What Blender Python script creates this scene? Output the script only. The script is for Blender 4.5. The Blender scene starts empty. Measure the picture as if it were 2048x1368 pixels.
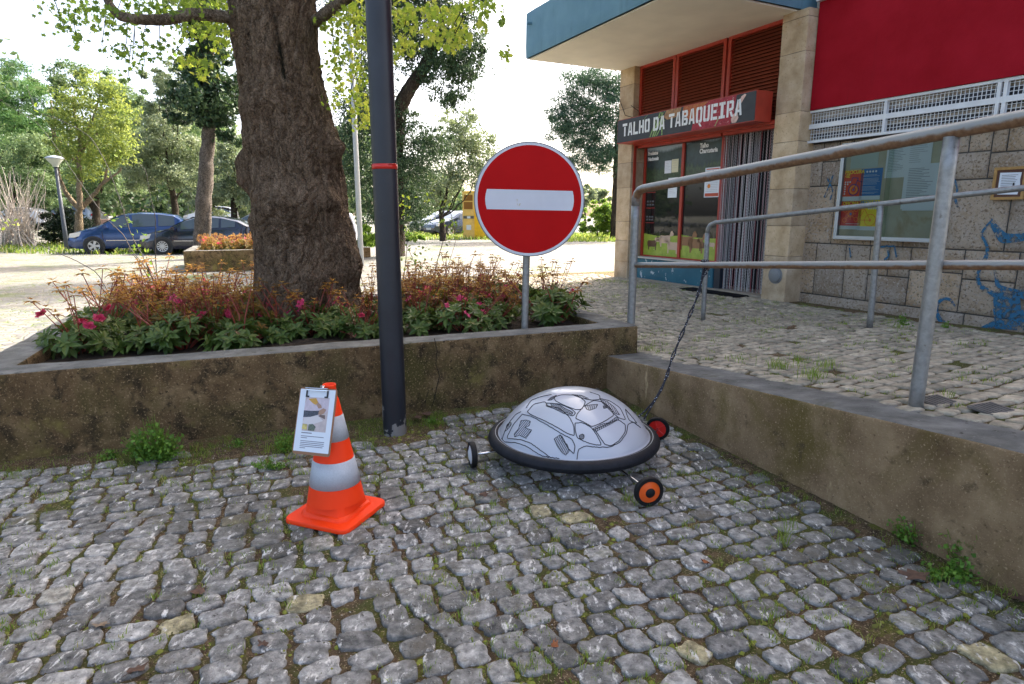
import bpy, math, random
import numpy as np
from mathutils import noise as mnoise, Vector, Matrix
rng = np.random.default_rng(7); random.seed(7)
sc = bpy.context.scene
col = sc.collection

# ------------------------------------------------------------------ camera, sky, sun, exposure
F, CX, CY, TH, H = 1251.6, 1024.0, 684.0, math.radians(11.48), 1.5
cam_d = bpy.data.cameras.new('camera'); cam = bpy.data.objects.new('camera', cam_d); col.objects.link(cam)
cam_d.sensor_width = 36; cam_d.lens = F/2048*36; cam_d.clip_end = 1500; cam_d.clip_start = .05
cam.location = (0, 0, H); cam.rotation_euler = (math.pi/2-TH, 0, 0)
sc.camera = cam
SUN_EL, SUN_AZ = math.radians(43), math.radians(42)      # azimuth to the right of the view direction (+Y)
w = bpy.data.worlds.new("World"); sc.world = w; w.use_nodes = True
nt = w.node_tree; nt.nodes.clear()
sky = nt.nodes.new('ShaderNodeTexSky'); sky.sky_type = 'NISHITA'; sky.sun_disc = False
sky.sun_elevation = SUN_EL; sky.sun_rotation = SUN_AZ; sky.dust_density = 5; sky.air_density = .6; sky.ozone_density = .8
bg = nt.nodes.new('ShaderNodeBackground'); bg.inputs[1].default_value = .14
wo = nt.nodes.new('ShaderNodeOutputWorld'); tint = nt.nodes.new('ShaderNodeMix'); tint.data_type = 'RGBA'; tint.blend_type = 'MULTIPLY'; tint.inputs[0].default_value = 1; tint.inputs[7].default_value = (1.05, 1., .90, 1); nt.links.new(sky.outputs[0], tint.inputs[6]); nt.links.new(tint.outputs[2], bg.inputs[0]); nt.links.new(bg.outputs[0], wo.inputs[0])
sd = bpy.data.lights.new('sun', 'SUN'); sd.energy = 2.1; sd.angle = math.radians(.5); sd.color = (1, .95, .87)
so = bpy.data.objects.new('sun', sd); col.objects.link(so); so.location = (10, 10, 30)
sdir = Vector((math.sin(SUN_AZ)*math.cos(SUN_EL), math.cos(SUN_AZ)*math.cos(SUN_EL), math.sin(SUN_EL)))
so.rotation_euler = sdir.to_track_quat('Z', 'Y').to_euler()
sc.view_settings.view_transform = 'Standard'; sc.view_settings.look = 'None'
sc.view_settings.exposure = 2.5; sc.view_settings.gamma = 1

# ------------------------------------------------------------------ measuring helpers (photo pixel -> point in the place)
ct, st = math.cos(TH), math.sin(TH)
def ray(px, py):
    x = (px-CX)/F; y = -(py-CY)/F
    return np.array([x, ct+y*st, -st+y*ct])
def onz(px, py, z=0.):
    r = ray(px, py); p = r*((z-H)/r[2]); p[2] += H; return p
def atY(px, py, Y):
    r = ray(px, py); p = r*(Y/r[1]); p[2] += H; return p
def onpl(px, py, P, n):
    r = ray(px, py); o = np.array([0, 0, H]); n = np.array(n, float)
    return o+r*(np.dot(np.array(P)-o, n)/np.dot(r, n))
def ss(x, a, b):
    t = np.clip((np.asarray(x, float)-a)/(b-a), 0, 1); return t*t*(3-2*t)

# ------------------------------------------------------------------ mesh helpers
class MB:
    def __init__(s): s.V = []; s.n = 0; s.F = []; s.R = []; s.MI = []; s.mi = 0
    def add(s, v, f, r=.5):
        v = np.asarray(v, float).reshape(-1, 3); s.V.append(v)
        s.R.append(np.full(len(v), r, np.float32) if np.isscalar(r) else np.asarray(r, np.float32))
        for q in f: s.F.append(np.asarray(q)+s.n) if not isinstance(f, np.ndarray) else None
        if isinstance(f, np.ndarray): s.F.append(f+s.n); s.MI.append(np.full(len(f), s.mi))
        else: s.MI.extend([np.array([s.mi])]*len(f))
        s.n += len(v); return s
    def box(s, x0, x1, y0, y1, z0, z1, r=.5, M=None):
        v = np.array([[x, y, z] for z in (z0, z1) for x, y in ((x0, y0), (x1, y0), (x1, y1), (x0, y1))], float)
        if M is not None: v = v@np.array(M.to_3x3()).T+np.array(M.translation)
        return s.add(v, np.array([[0, 3, 2, 1], [4, 5, 6, 7], [0, 1, 5, 4], [1, 2, 6, 5], [2, 3, 7, 6], [3, 0, 4, 7]]), r)
    def tube(s, pts, rad, n=8, cap=True, r=.5):
        pts = np.asarray(pts, float); m = len(pts); rad = np.broadcast_to(np.asarray(rad, float), (m,))
        d = np.gradient(pts, axis=0); d /= np.maximum(np.linalg.norm(d, axis=1, keepdims=True), 1e-9)
        up = np.array([0, 0, 1.]) if abs(d[0][2]) < .9 else np.array([1., 0, 0])
        a = np.cross(d[0], up); a /= np.linalg.norm(a); A = np.zeros_like(pts)
        for i in range(m):
            a = a-d[i]*np.dot(a, d[i]); a /= max(np.linalg.norm(a), 1e-9); A[i] = a
        B = np.cross(d, A); t = np.arange(n)/n*2*math.pi
        v = pts[:, None]+rad[:, None, None]*(A[:, None]*np.cos(t)[None, :, None]+B[:, None]*np.sin(t)[None, :, None])
        i, j = np.meshgrid(np.arange(m-1), np.arange(n), indexing='ij'); j2 = (j+1) % n
        f = np.stack([i*n+j, i*n+j2, (i+1)*n+j2, (i+1)*n+j], -1).reshape(-1, 4)
        base = s.n; s.add(v.reshape(-1, 3), f, r)
        if cap:
            s.F.append(np.arange(n)[::-1]+base); s.F.append(np.arange(n)+base+(m-1)*n); s.MI += [np.array([s.mi])]*2
        return s
    def lathe(s, prof, n=24, c=(0, 0, 0), r=.5, M=None):
        prof = np.asarray(prof, float); m = len(prof); t = np.arange(n)/n*2*math.pi
        v = np.stack([prof[:, 0, None]*np.cos(t), prof[:, 0, None]*np.sin(t), np.repeat(prof[:, 1, None], n, 1)], -1).reshape(-1, 3)
        if M is not None: v = v@np.array(M.to_3x3()).T+np.array(M.translation)
        v = v+np.array(c)
        i, j = np.meshgrid(np.arange(m-1), np.arange(n), indexing='ij'); j2 = (j+1) % n
        return s.add(v, np.stack([i*n+j, i*n+j2, (i+1)*n+j2, (i+1)*n+j], -1).reshape(-1, 4), r)
    def poly(s, pts, r=.5): return s.add(pts, [list(range(len(pts)))], r)
    def prism(s, pts2, fn, d0, d1, r=.5):      # outline in 2D extruded between depths, fn(a, b, d) -> point
        n = len(pts2); v = [fn(a, b, d0) for a, b in pts2]+[fn(a, b, d1) for a, b in pts2]
        f = [list(range(n))[::-1], list(range(n, 2*n))]+[[i, (i+1) % n, n+(i+1) % n, n+i] for i in range(n)]
        return s.add(v, f, r)
    def build(s, name, mats=None, parent=None, smooth=False, angle=None):
        me = bpy.data.meshes.new(name)
        if s.n:
            V = np.concatenate(s.V); idx = []; cnt = []
            for q in s.F:
                if q.ndim == 2: idx.append(q.ravel()); cnt.append(np.full(len(q), q.shape[1]))
                else: idx.append(q); cnt.append(np.array([len(q)]))
            idx = np.concatenate(idx).astype(np.int32); cnt = np.concatenate(cnt).astype(np.int32)
            me.vertices.add(len(V)); me.vertices.foreach_set('co', V.astype(np.float32).ravel())
            me.loops.add(len(idx)); me.loops.foreach_set('vertex_index', idx)
            me.polygons.add(len(cnt)); st_ = np.concatenate([[0], np.cumsum(cnt)[:-1]]).astype(np.int32)
            me.polygons.foreach_set('loop_start', st_); me.polygons.foreach_set('loop_total', cnt)
            me.polygons.foreach_set('material_index', np.concatenate(s.MI).astype(np.int32))
            me.polygons.foreach_set('use_smooth', np.full(len(cnt), bool(smooth)))
            me.update(calc_edges=True)
            a = me.attributes.new('rnd', 'FLOAT', 'POINT'); a.data.foreach_set('value', np.concatenate(s.R).astype(np.float32))
            me.validate()
            if angle: me.set_sharp_from_angle(angle=math.radians(angle))
        if mats is not None:
            for m in (mats if isinstance(mats, (list, tuple)) else [mats]): me.materials.append(m)
        o = bpy.data.objects.new(name, me); col.objects.link(o)
        if parent is not None: o.parent = parent
        return o
def tag(o, label=None, cat=None, group=None, kind=None):
    if label: o['label'] = label
    if cat: o['category'] = cat
    if group: o['group'] = group
    if kind: o['kind'] = kind
    return o
def empty(name, loc=(0, 0, 0), rz=0., label=None, cat=None, group=None):
    o = bpy.data.objects.new(name, None); col.objects.link(o); o.location = loc; o.rotation_euler = (0, 0, rz); o.empty_display_size = .2
    return tag(o, label, cat, group)
def kids(o): return [c for c in bpy.data.objects if c.parent == o]
def copy_tree(o, parent=None):
    c = o.copy(); col.objects.link(c); c.parent = parent
    for ch in kids(o): copy_tree(ch, c)
    return c
def fbm(p, sc_=1., o=4):
    return mnoise.fractal(Vector(p)*sc_, 1., 2., o)
def rough_box(mb, x0, x1, y0, y1, z0, z1, step=.05, rad=.02, amp=.006, top_mi=0, side_mi=0, zt=None, sd=0.):
    """a box of cast concrete with rounded, uneven arrises; zt(x, y) can slope its top"""
    lo = np.array([x0, y0, z0]); hi = np.array([x1, y1, z1])
    def ax(a, b):
        n = max(2, int((b-a)/step)); g = np.linspace(a, b, n+1)
        return np.unique(np.concatenate([[a, a+rad*.3, a+rad], g[(g > a+rad*1.3) & (g < b-rad*1.3)], [b-rad, b-rad*.3, b]]))
    X, Y, Z = ax(x0, x1), ax(y0, y1), ax(z0, z1)
    def face(A, B, fn, flip, mi):
        g = np.array([[fn(a, b) for b in B] for a in A]); na, nb = len(A), len(B); P = g.reshape(-1, 3)
        q = np.clip(P, lo+rad, hi-rad); d = P-q; L = np.linalg.norm(d, axis=1, keepdims=True); dn = d/np.maximum(L, 1e-9)
        P = q+dn*rad
        nz = np.array([fbm((p[0]+sd, p[1], p[2]), 3., 5)*.7+fbm((p[0], p[1]+sd, p[2]), 14., 3)*.3 for p in P])
        P = P+dn*nz[:, None]*amp
        if zt is not None: P[:, 2] = z0+(P[:, 2]-z0)*(zt(P[:, 0], P[:, 1])-z0)/(z1-z0)
        i, j = np.meshgrid(np.arange(na-1), np.arange(nb-1), indexing='ij')
        f = np.stack([i*nb+j, (i+1)*nb+j, (i+1)*nb+j+1, i*nb+j+1], -1).reshape(-1, 4)
        if flip: f = f[:, ::-1]
        mb.mi = mi; mb.add(P, f)
    face(X, Y, lambda a, b: (a, b, z1), False, top_mi)
    face(X, Z, lambda a, b: (a, y0, b), False, side_mi); face(X, Z, lambda a, b: (a, y1, b), True, side_mi)
    face(Y, Z, lambda a, b: (x0, a, b), True, side_mi); face(Y, Z, lambda a, b: (x1, a, b), False, side_mi)
    mb.mi = 0

# ------------------------------------------------------------------ materials
MATS = {}
def hexc(c): return (c[0], c[1], c[2], 1)
def _new(name):
    m = bpy.data.materials.new(name); m.use_nodes = True; n = m.node_tree; n.nodes.clear()
    o = n.nodes.new('ShaderNodeOutputMaterial'); return m, n, o
def plain(name, c, rough=.5, metal=0., coat=0., spec=.5, trans=0., emit=0., alpha=1., var=.0, vscale=8., bump=0., bscale=60.):
    if name in MATS: return MATS[name]
    m, n, o = _new(name); p = n.nodes.new('ShaderNodeBsdfPrincipled'); n.links.new(p.outputs[0], o.inputs[0])
    p.inputs['Base Color'].default_value = hexc(c); p.inputs['Roughness'].default_value = rough; p.inputs['Metallic'].default_value = metal
    p.inputs['Coat Weight'].default_value = coat; p.inputs['Specular IOR Level'].default_value = spec; p.inputs['Alpha'].default_value = alpha
    p.inputs['Coat Roughness'].default_value = .05
    if trans: p.inputs['Transmission Weight'].default_value = trans
    if var or bump:
        tc = n.nodes.new('ShaderNodeTexCoord')
        if var:
            nz = n.nodes.new('ShaderNodeTexNoise'); nz.inputs['Scale'].default_value = vscale; nz.inputs['Detail'].default_value = 6
            n.links.new(tc.outputs['Object'], nz.inputs['Vector'])
            r = ramp(n, [(.3, tuple(x*(1-var) for x in c)), (.7, tuple(min(1, x*(1+var)) for x in c))]); n.links.new(nz.outputs[0], r.inputs[0])
            n.links.new(r.outputs[0], p.inputs['Base Color'])
        if bump:
            nz = n.nodes.new('ShaderNodeTexNoise'); nz.inputs['Scale'].default_value = bscale; nz.inputs['Detail'].default_value = 5
            n.links.new(tc.outputs['Object'], nz.inputs['Vector']); b = n.nodes.new('ShaderNodeBump'); b.inputs['Strength'].default_value = bump; b.inputs['Distance'].default_value = .01
            n.links.new(nz.outputs[0], b.inputs['Height']); n.links.new(b.outputs[0], p.inputs['Normal'])
    MATS[name] = m; return m
def ramp(n, stops, interp='LINEAR'):
    r = n.nodes.new('ShaderNodeValToRGB'); r.color_ramp.interpolation = interp
    e = r.color_ramp.elements
    while len(e) < len(stops): e.new(.5)
    for i, (p, c) in enumerate(stops): e[i].position = p; e[i].color = hexc(c)
    return r
def noise_n(n, tc, scale, detail=6, rough=.6, vscale=None, coord='Object', dist=0.):
    nz = n.nodes.new('ShaderNodeTexNoise'); nz.inputs['Scale'].default_value = scale; nz.inputs['Detail'].default_value = detail
    nz.inputs['Roughness'].default_value = rough; nz.inputs['Distortion'].default_value = dist
    if vscale:
        mp = n.nodes.new('ShaderNodeMapping'); mp.inputs['Scale'].default_value = vscale; n.links.new(tc.outputs[coord], mp.inputs[0]); n.links.new(mp.outputs[0], nz.inputs['Vector'])
    else: n.links.new(tc.outputs[coord], nz.inputs['Vector'])
    return nz
def mix(n, fac, a, b, mode='MIX'):
    x = n.nodes.new('ShaderNodeMix'); x.data_type = 'RGBA'; x.blend_type = mode
    for s_, i in ((fac, 0), (a, 6), (b, 7)):
        if isinstance(s_, (int, float)): x.inputs[i].default_value = s_
        elif isinstance(s_, tuple): x.inputs[i].default_value = hexc(s_)
        else: n.links.new(s_, x.inputs[i])
    return x.outputs[2]
def layered(name, base, layers, rough=.85, bumps=((60, .4, .01),), spec=.3, attr=None, metal=0., coord='Object'):
    """base ramp over noise, then layers (scale, lo, hi, colour[, vscale]) laid on where their noise is high"""
    if name in MATS: return MATS[name]
    m, n, o = _new(name); p = n.nodes.new('ShaderNodeBsdfPrincipled'); n.links.new(p.outputs[0], o.inputs[0])
    p.inputs['Roughness'].default_value = rough; p.inputs['Specular IOR Level'].default_value = spec; p.inputs['Metallic'].default_value = metal
    tc = n.nodes.new('ShaderNodeTexCoord'); scale, stops = base
    nz = noise_n(n, tc, scale, coord=coord); r = ramp(n, stops); n.links.new(nz.outputs[0], r.inputs[0]); c = r.outputs[0]
    if attr:
        at = n.nodes.new('ShaderNodeAttribute'); at.attribute_name = 'rnd'; r2 = ramp(n, attr); n.links.new(at.outputs['Fac'], r2.inputs[0])
        c = mix(n, 1., c, r2.outputs[0], 'MULTIPLY')
    for i, L in enumerate(layers):
        nz = noise_n(n, tc, L[0], 8, .65, L[4] if len(L) > 4 else None, dist=.3, coord=coord)
        r = ramp(n, [(L[1], (0, 0, 0)), (L[2], (1, 1, 1))]); n.links.new(nz.outputs[0], r.inputs[0])
        c = mix(n, r.outputs[0], c, L[3])
    n.links.new(c, p.inputs['Base Color'])
    prev = None
    for (bs, bstr, bd) in bumps:
        nz = noise_n(n, tc, bs, 8, .7, coord=coord); b = n.nodes.new('ShaderNodeBump'); b.inputs['Strength'].default_value = bstr; b.inputs['Distance'].default_value = bd
        n.links.new(nz.outputs[0], b.inputs['Height'])
        if prev: n.links.new(prev, b.inputs['Normal'])
        prev = b.outputs[0]
    if prev: n.links.new(prev, p.inputs['Normal'])
    MATS[name] = m; return m
def leafmat(name, stops, trans=.45, rough=.5):
    if name in MATS: return MATS[name]
    m, n, o = _new(name); at = n.nodes.new('ShaderNodeAttribute'); at.attribute_name = 'rnd'
    r = ramp(n, stops); n.links.new(at.outputs['Fac'], r.inputs[0])
    p = n.nodes.new('ShaderNodeBsdfPrincipled'); p.inputs['Roughness'].default_value = rough; p.inputs['Specular IOR Level'].default_value = .35
    t = n.nodes.new('ShaderNodeBsdfTranslucent'); mx = n.nodes.new('ShaderNodeMixShader'); mx.inputs[0].default_value = trans
    tint = mix(n, 1., r.outputs[0], (1., 1., .55), 'MULTIPLY')
    g = n.nodes.new('ShaderNodeGamma'); g.inputs[1].default_value = .75; n.links.new(tint, g.inputs[0])
    n.links.new(r.outputs[0], p.inputs['Base Color']); n.links.new(g.outputs[0], t.inputs['Color'])
    n.links.new(p.outputs[0], mx.inputs[1]); n.links.new(t.outputs[0], mx.inputs[2]); n.links.new(mx.outputs[0], o.inputs[0])
    MATS[name] = m; return m

m_stone = layered('setts', (26, [(.28, (0.128, 0.126, 0.120)), (.45, (0.283, 0.276, 0.260)), (.58, (0.431, 0.416, 0.392)), (.75, (0.697, 0.671, 0.632))]),
    [(.9, .48, .66, (.115, .108, .088)), (5, .54, .68, (0.156, 0.139, 0.112)), (34, .57, .66, (0.769, 0.742, 0.699), (1, .45, 1)), (48, .60, .68, (0.083, 0.076, 0.068)), (2.2, .60, .72, (0.228, 0.224, 0.111)), (110, .66, .70, (0.828, 0.819, 0.792))],
    rough=.95, spec=.12, bumps=((22, .6, .018), (90, 1., .013)), attr=[(0, (.45, .45, .45)), (.5, (.92, .92, .92)), (.9, (1.25, 1.25, 1.25)), (.95, (1.25, 1.15, .85)), (1., (1.2, 1.08, .7))])
m_stone2 = layered('pale_setts', (20, [(.25, (0.172, 0.154, 0.117)), (.5, (0.358, 0.315, 0.238)), (.75, (0.557, 0.489, 0.369))]),
    [(5, .6, .72, (0.225, 0.186, 0.122)), (30, .62, .72, (0.133, 0.117, 0.091))], rough=.8, bumps=((14, .6, .02), (90, .5, .006)), attr=[(0, (.6, .6, .6)), (1, (1.25, 1.22, 1.2))])
m_soil = layered('joint_soil', (18, [(.3, (0.045, 0.030, 0.015)), (.5, (0.109, 0.070, 0.036)), (.7, (0.191, 0.130, 0.069))]),
    [(2.6, .47, .56, (0.085, 0.095, 0.018)), (11, .56, .62, (0.128, 0.125, 0.020)), (2.1, .56, .66, (0.140, 0.080, 0.038)), (120, .58, .62, (0.459, 0.351, 0.215)), (70, .62, .66, (0.032, 0.020, 0.011))],
    rough=.95, bumps=((40, .9, .03), (180, .9, .01)))
m_bed = layered('bed_soil', (14, [(.3, (0.029, 0.019, 0.013)), (.6, (0.078, 0.055, 0.036)), (.75, (0.130, 0.098, 0.065))]), [(120, .66, .7, (0.286, 0.221, 0.156))], rough=.95, bumps=((25, 1., .04), (120, .8, .01)))
m_conc = layered('stained_concrete', (5, [(.28, (0.101, 0.062, 0.027)), (.5, (0.213, 0.133, 0.063)), (.72, (0.370, 0.252, 0.127))]),
    [(1.6, .46, .62, (0.112, 0.091, 0.027)), (7, .50, .64, (0.052, 0.036, 0.017)), (75, .56, .64, (0.462, 0.317, 0.168)), (38, .58, .66, (0.056, 0.036, 0.017)), (2.3, .62, .72, (0.277, 0.220, 0.066)), (16, .68, .73, (0.609, 0.439, 0.217))],
    rough=.95, bumps=((24, .8, .03), (110, 1., .02)))
m_conct = layered('weathered_concrete_top', (6, [(.3, (.10, .098, .088)), (.5, (.17, .165, .15)), (.7, (.26, .25, .23))]),
    [(3, .58, .7, (.085, .085, .045)), (60, .62, .7, (.30, .29, .27)), (18, .63, .7, (.06, .055, .045))], rough=.9, bumps=((40, .5, .015), (160, .6, .008)))
m_wallc = layered('stained_ramp_wall', (4.5, [(.28, (0.177, 0.110, 0.055)), (.5, (0.307, 0.204, 0.111)), (.72, (0.457, 0.319, 0.179))]),
    [(1.7, .50, .66, (0.167, 0.118, 0.036)), (7, .58, .7, (0.096, 0.066, 0.031)), (90, .57, .66, (0.528, 0.374, 0.222)), (40, .62, .68, (0.124, 0.077, 0.036)), (6, .64, .70, (0.633, 0.468, 0.258), (1, 1, .35))],
    rough=.95, bumps=((24, .6, .02), (120, .9, .015)))
m_mason = layered('granite_ashlar', (3.2, [(.3, (0.464, 0.327, 0.206)), (.5, (0.620, 0.497, 0.379)), (.7, (0.712, 0.608, 0.511))]),
    [(30, .52, .62, (0.651, 0.559, 0.477)), (36, .54, .62, (0.264, 0.186, 0.123)), (2.2, .62, .74, (0.557, 0.342, 0.165)), (60, .66, .7, (0.108, 0.085, 0.075)), (1.7, .68, .76, (0.698, 0.685, 0.692), (1.5, 1, .35))],
    rough=.9, bumps=((24, 1., .06), (80, 1., .02)), attr=[(0, (.72, .72, .74)), (.5, (1, 1, 1)), (1, (1.14, 1.05, .92))])
m_pillar = layered('granite_pillar', (3.5, [(.3, (0.364, 0.263, 0.159)), (.5, (0.509, 0.395, 0.268)), (.7, (0.630, 0.514, 0.378))]),
    [(40, .58, .66, (0.291, 0.198, 0.122)), (2.2, .64, .76, (0.364, 0.227, 0.110)), (70, .66, .7, (0.121, 0.096, 0.073))],
    rough=.9, bumps=((30, .5, .02), (110, .6, .008)), attr=[(0, (.8, .8, .82)), (1, (1.12, 1.08, 1))])
m_mortar = plain('mortar', (.075, .068, .06), .95, var=.3)
m_plaza = None
def make_plaza():
    m, n, o = _new('plaza_setts'); p = n.nodes.new('ShaderNodeBsdfPrincipled'); n.links.new(p.outputs[0], o.inputs[0]); p.inputs['Roughness'].default_value = .85
    tc = n.nodes.new('ShaderNodeTexCoord'); v = n.nodes.new('ShaderNodeTexVoronoi'); v.inputs['Scale'].default_value = 8; v.inputs['Randomness'].default_value = .75; n.links.new(tc.outputs['Object'], v.inputs['Vector'])
    e = n.nodes.new('ShaderNodeTexVoronoi'); e.feature = 'DISTANCE_TO_EDGE'; e.inputs['Scale'].default_value = 8; e.inputs['Randomness'].default_value = .75; n.links.new(tc.outputs['Object'], e.inputs['Vector'])
    r = ramp(n, [(0, (.10, .10, .10)), (1, (.23, .22, .215))]); n.links.new(v.outputs['Color'], r.inputs[0])
    nz = noise_n(n, tc, 1.2); gr = ramp(n, [(.48, (.20, .18, .12)), (.6, (.10, .14, .03))]); n.links.new(nz.outputs[0], gr.inputs[0])
    er = ramp(n, [(.03, (1, 1, 1)), (.09, (0, 0, 0))]); n.links.new(e.outputs['Distance'], er.inputs[0])
    c = mix(n, er.outputs[0], r.outputs[0], gr.outputs[0])
    g2 = noise_n(n, tc, .55, 8, .7); gr2 = ramp(n, [(.54, (0, 0, 0)), (.64, (1, 1, 1))]); n.links.new(g2.outputs[0], gr2.inputs[0])
    c = mix(n, gr2.outputs[0], c, (.10, .13, .035)); n.links.new(c, p.inputs['Base Color'])
    b = n.nodes.new('ShaderNodeBump'); b.inputs['Strength'].default_value = .6; b.inputs['Distance'].default_value = .02; er2 = ramp(n, [(0, (0, 0, 0)), (.12, (1, 1, 1))]); n.links.new(e.outputs['Distance'], er2.inputs[0]); n.links.new(er2.outputs[0], b.inputs['Height']); n.links.new(b.outputs[0], p.inputs['Normal'])
    return m
m_plaza = make_plaza()
m_galv = layered('galvanised_rail', (30, [(.3, (.21, .21, .205)), (.7, (.33, .33, .32))]), [(12, .66, .72, (.12, .10, .09))], rough=.45, bumps=((200, .1, .003),), spec=.5, metal=.55)
def make_rust():
    m, n, o = _new('rusty_rail'); p = n.nodes.new('ShaderNodeBsdfPrincipled'); n.links.new(p.outputs[0], o.inputs[0])
    tc = n.nodes.new('ShaderNodeTexCoord'); at = n.nodes.new('ShaderNodeAttribute'); at.attribute_name = 'rnd'   # 1 at the underside of the tube
    nz = noise_n(n, tc, 9, 8, .7); ad = n.nodes.new('ShaderNodeMath'); ad.operation = 'MULTIPLY_ADD'; ad.inputs[1].default_value = .9; n.links.new(nz.outputs[0], ad.inputs[0]); n.links.new(at.outputs['Fac'], ad.inputs[2])
    r = ramp(n, [(.66, (0, 0, 0)), (.86, (1, 1, 1))]); n.links.new(ad.outputs[0], r.inputs[0])
    n2 = noise_n(n, tc, 40); rc = ramp(n, [(.3, (.12, .055, .025)), (.7, (.26, .15, .08))]); n.links.new(n2.outputs[0], rc.inputs[0])
    n.links.new(mix(n, r.outputs[0], (.29, .29, .285), rc.outputs[0]), p.inputs['Base Color']); p.inputs['Roughness'].default_value = .5
    inv = n.nodes.new('ShaderNodeMath'); inv.operation = 'MULTIPLY_ADD'; inv.inputs[1].default_value = -.5; inv.inputs[2].default_value = .5; n.links.new(r.outputs[0], inv.inputs[0]); n.links.new(inv.outputs[0], p.inputs['Metallic'])
    return m
m_rust = make_rust()
def make_bark(name, cols, zs=.35, sc_=14, moss=True, bd=.05):
    m, n, o = _new(name); p = n.nodes.new('ShaderNodeBsdfPrincipled'); n.links.new(p.outputs[0], o.inputs[0]); p.inputs['Roughness'].default_value = .9; p.inputs['Specular IOR Level'].default_value = .2
    tc = n.nodes.new('ShaderNodeTexCoord'); nz = noise_n(n, tc, sc_, 8, .7, (1, 1, zs), dist=.6); r = ramp(n, cols); n.links.new(nz.outputs[0], r.inputs[0]); c = r.outputs[0]
    if moss:
        at = n.nodes.new('ShaderNodeAttribute'); at.attribute_name = 'rnd'
        nm = noise_n(n, tc, 5, 8, .75, (1, 1, .6)); ad = n.nodes.new('ShaderNodeMath'); ad.operation = 'ADD'; n.links.new(nm.outputs[0], ad.inputs[0]); n.links.new(at.outputs['Fac'], ad.inputs[1])
        rm = ramp(n, [(.98, (0, 0, 0)), (1., (1, 1, 1))]); rm.color_ramp.elements[0].position = .9; n.links.new(ad.outputs[0], rm.inputs[0])
        c = mix(n, rm.outputs[0], c, (.022, .020, .009))
        n4 = noise_n(n, tc, 42, 4, .6, (1, 1, .8)); r4 = ramp(n, [(.66, (0, 0, 0)), (.7, (1, 1, 1))]); n.links.new(n4.outputs[0], r4.inputs[0]); c = mix(n, r4.outputs[0], c, (.23, .20, .16))
    v = n.nodes.new('ShaderNodeTexVoronoi'); v.feature = 'DISTANCE_TO_EDGE'; v.inputs['Scale'].default_value = sc_*2.2
    mp = n.nodes.new('ShaderNodeMapping'); mp.inputs['Scale'].default_value = (1, 1, zs); n.links.new(tc.outputs['Object'], mp.inputs[0]); n2 = noise_n(n, tc, 8)
    ma = n.nodes.new('ShaderNodeMixRGB'); ma.blend_type = 'ADD'; ma.inputs[0].default_value = .25; n.links.new(mp.outputs[0], ma.inputs[1]); n.links.new(n2.outputs['Color'], ma.inputs[2]); n.links.new(ma.outputs[0], v.inputs['Vector'])
    rk = ramp(n, [(.0, (.22, .2, .18)), (.10, (1, 1, 1))]); n.links.new(v.outputs['Distance'], rk.inputs[0]); c = mix(n, 1., c, rk.outputs[0], 'MULTIPLY'); n.links.new(c, p.inputs['Base Color'])
    b = n.nodes.new('ShaderNodeBump'); b.inputs['Strength'].default_value = 1.; b.inputs['Distance'].default_value = bd*1.6; n.links.new(v.outputs['Distance'], b.inputs['Height'])
    b2 = n.nodes.new('ShaderNodeBump'); b2.inputs['Strength'].default_value = .8; b2.inputs['Distance'].default_value = bd*.4; n3 = noise_n(n, tc, sc_*4, 8, .7, (1, 1, .5)); n.links.new(n3.outputs[0], b2.inputs['Height']); n.links.new(b.outputs[0], b2.inputs['Normal']); n.links.new(b2.outputs[0], p.inputs['Normal'])
    return m
m_bark = make_bark('plane_bark', [(.3, (.075, .046, .028)), (.45, (.22, .148, .094)), (.7, (.44, .32, .22))])
m_barkp = make_bark('pale_bark', [(.3, (.16, .12, .075)), (.5, (.30, .23, .15)), (.7, (.42, .35, .25))], sc_=6, moss=False)
m_barkg = make_bark('grey_bark', [(.3, (.10, .085, .07)), (.7, (.26, .22, .19))], sc_=6, moss=False)
m_barkd = make_bark('dark_bark', [(.3, (.03, .024, .018)), (.7, (.10, .08, .06))], sc_=6, moss=False)
m_red = plain('red_paint', (.36, .035, .018), .45, var=.12)
m_redwall = layered('crimson_render', (2.2, [(.3, (.27, .003, .010)), (.7, (.34, .007, .018))]), [(4, .6, .8, (.20, .006, .012), (1, 1, .12)), (30, .70, .76, (.33, .03, .04))], rough=.8, bumps=((8, .25, .02), (60, .3, .006)), spec=.15)
m_slat = plain('louvre_rust_red', (.25, .05, .022), .5, var=.15)
m_blue = layered('blue_painted_concrete', (2.5, [(.3, (.10, .21, .29)), (.7, (.14, .27, .36))]), [(5, .55, .75, (.085, .17, .22), (1, 1, .12)), (30, .70, .74, (.03, .05, .06))], rough=.6, bumps=((60, .15, .01),))
m_bluep = layered('peeling_blue_paint', (2.5, [(.3, (.018, .095, .14)), (.7, (.03, .13, .185))]), [(11, .62, .64, (.42, .47, .50), (1, 1, .6))], rough=.55, bumps=((60, .15, .01),))
m_soffit = plain('soffit_render', (.70, .66, .58), .9, var=.08, vscale=2)
m_white = plain('white_metal_paint', (.68, .69, .71), .4, var=.08)
m_black = plain('black_rubber', (.008, .008, .009), .6, spec=.25)
m_dark = plain('dark_interior', (.010, .010, .011), .8)
m_paper = plain('white_paper', (.66, .70, .76), .7)
m_ink = plain('ink', (.03, .03, .035), .7)
m_steel = plain('polished_steel', (.62, .62, .64), .2, metal=1.)
m_glass = plain('shop_glass', (.012, .013, .014), .03, spec=.6)

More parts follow.
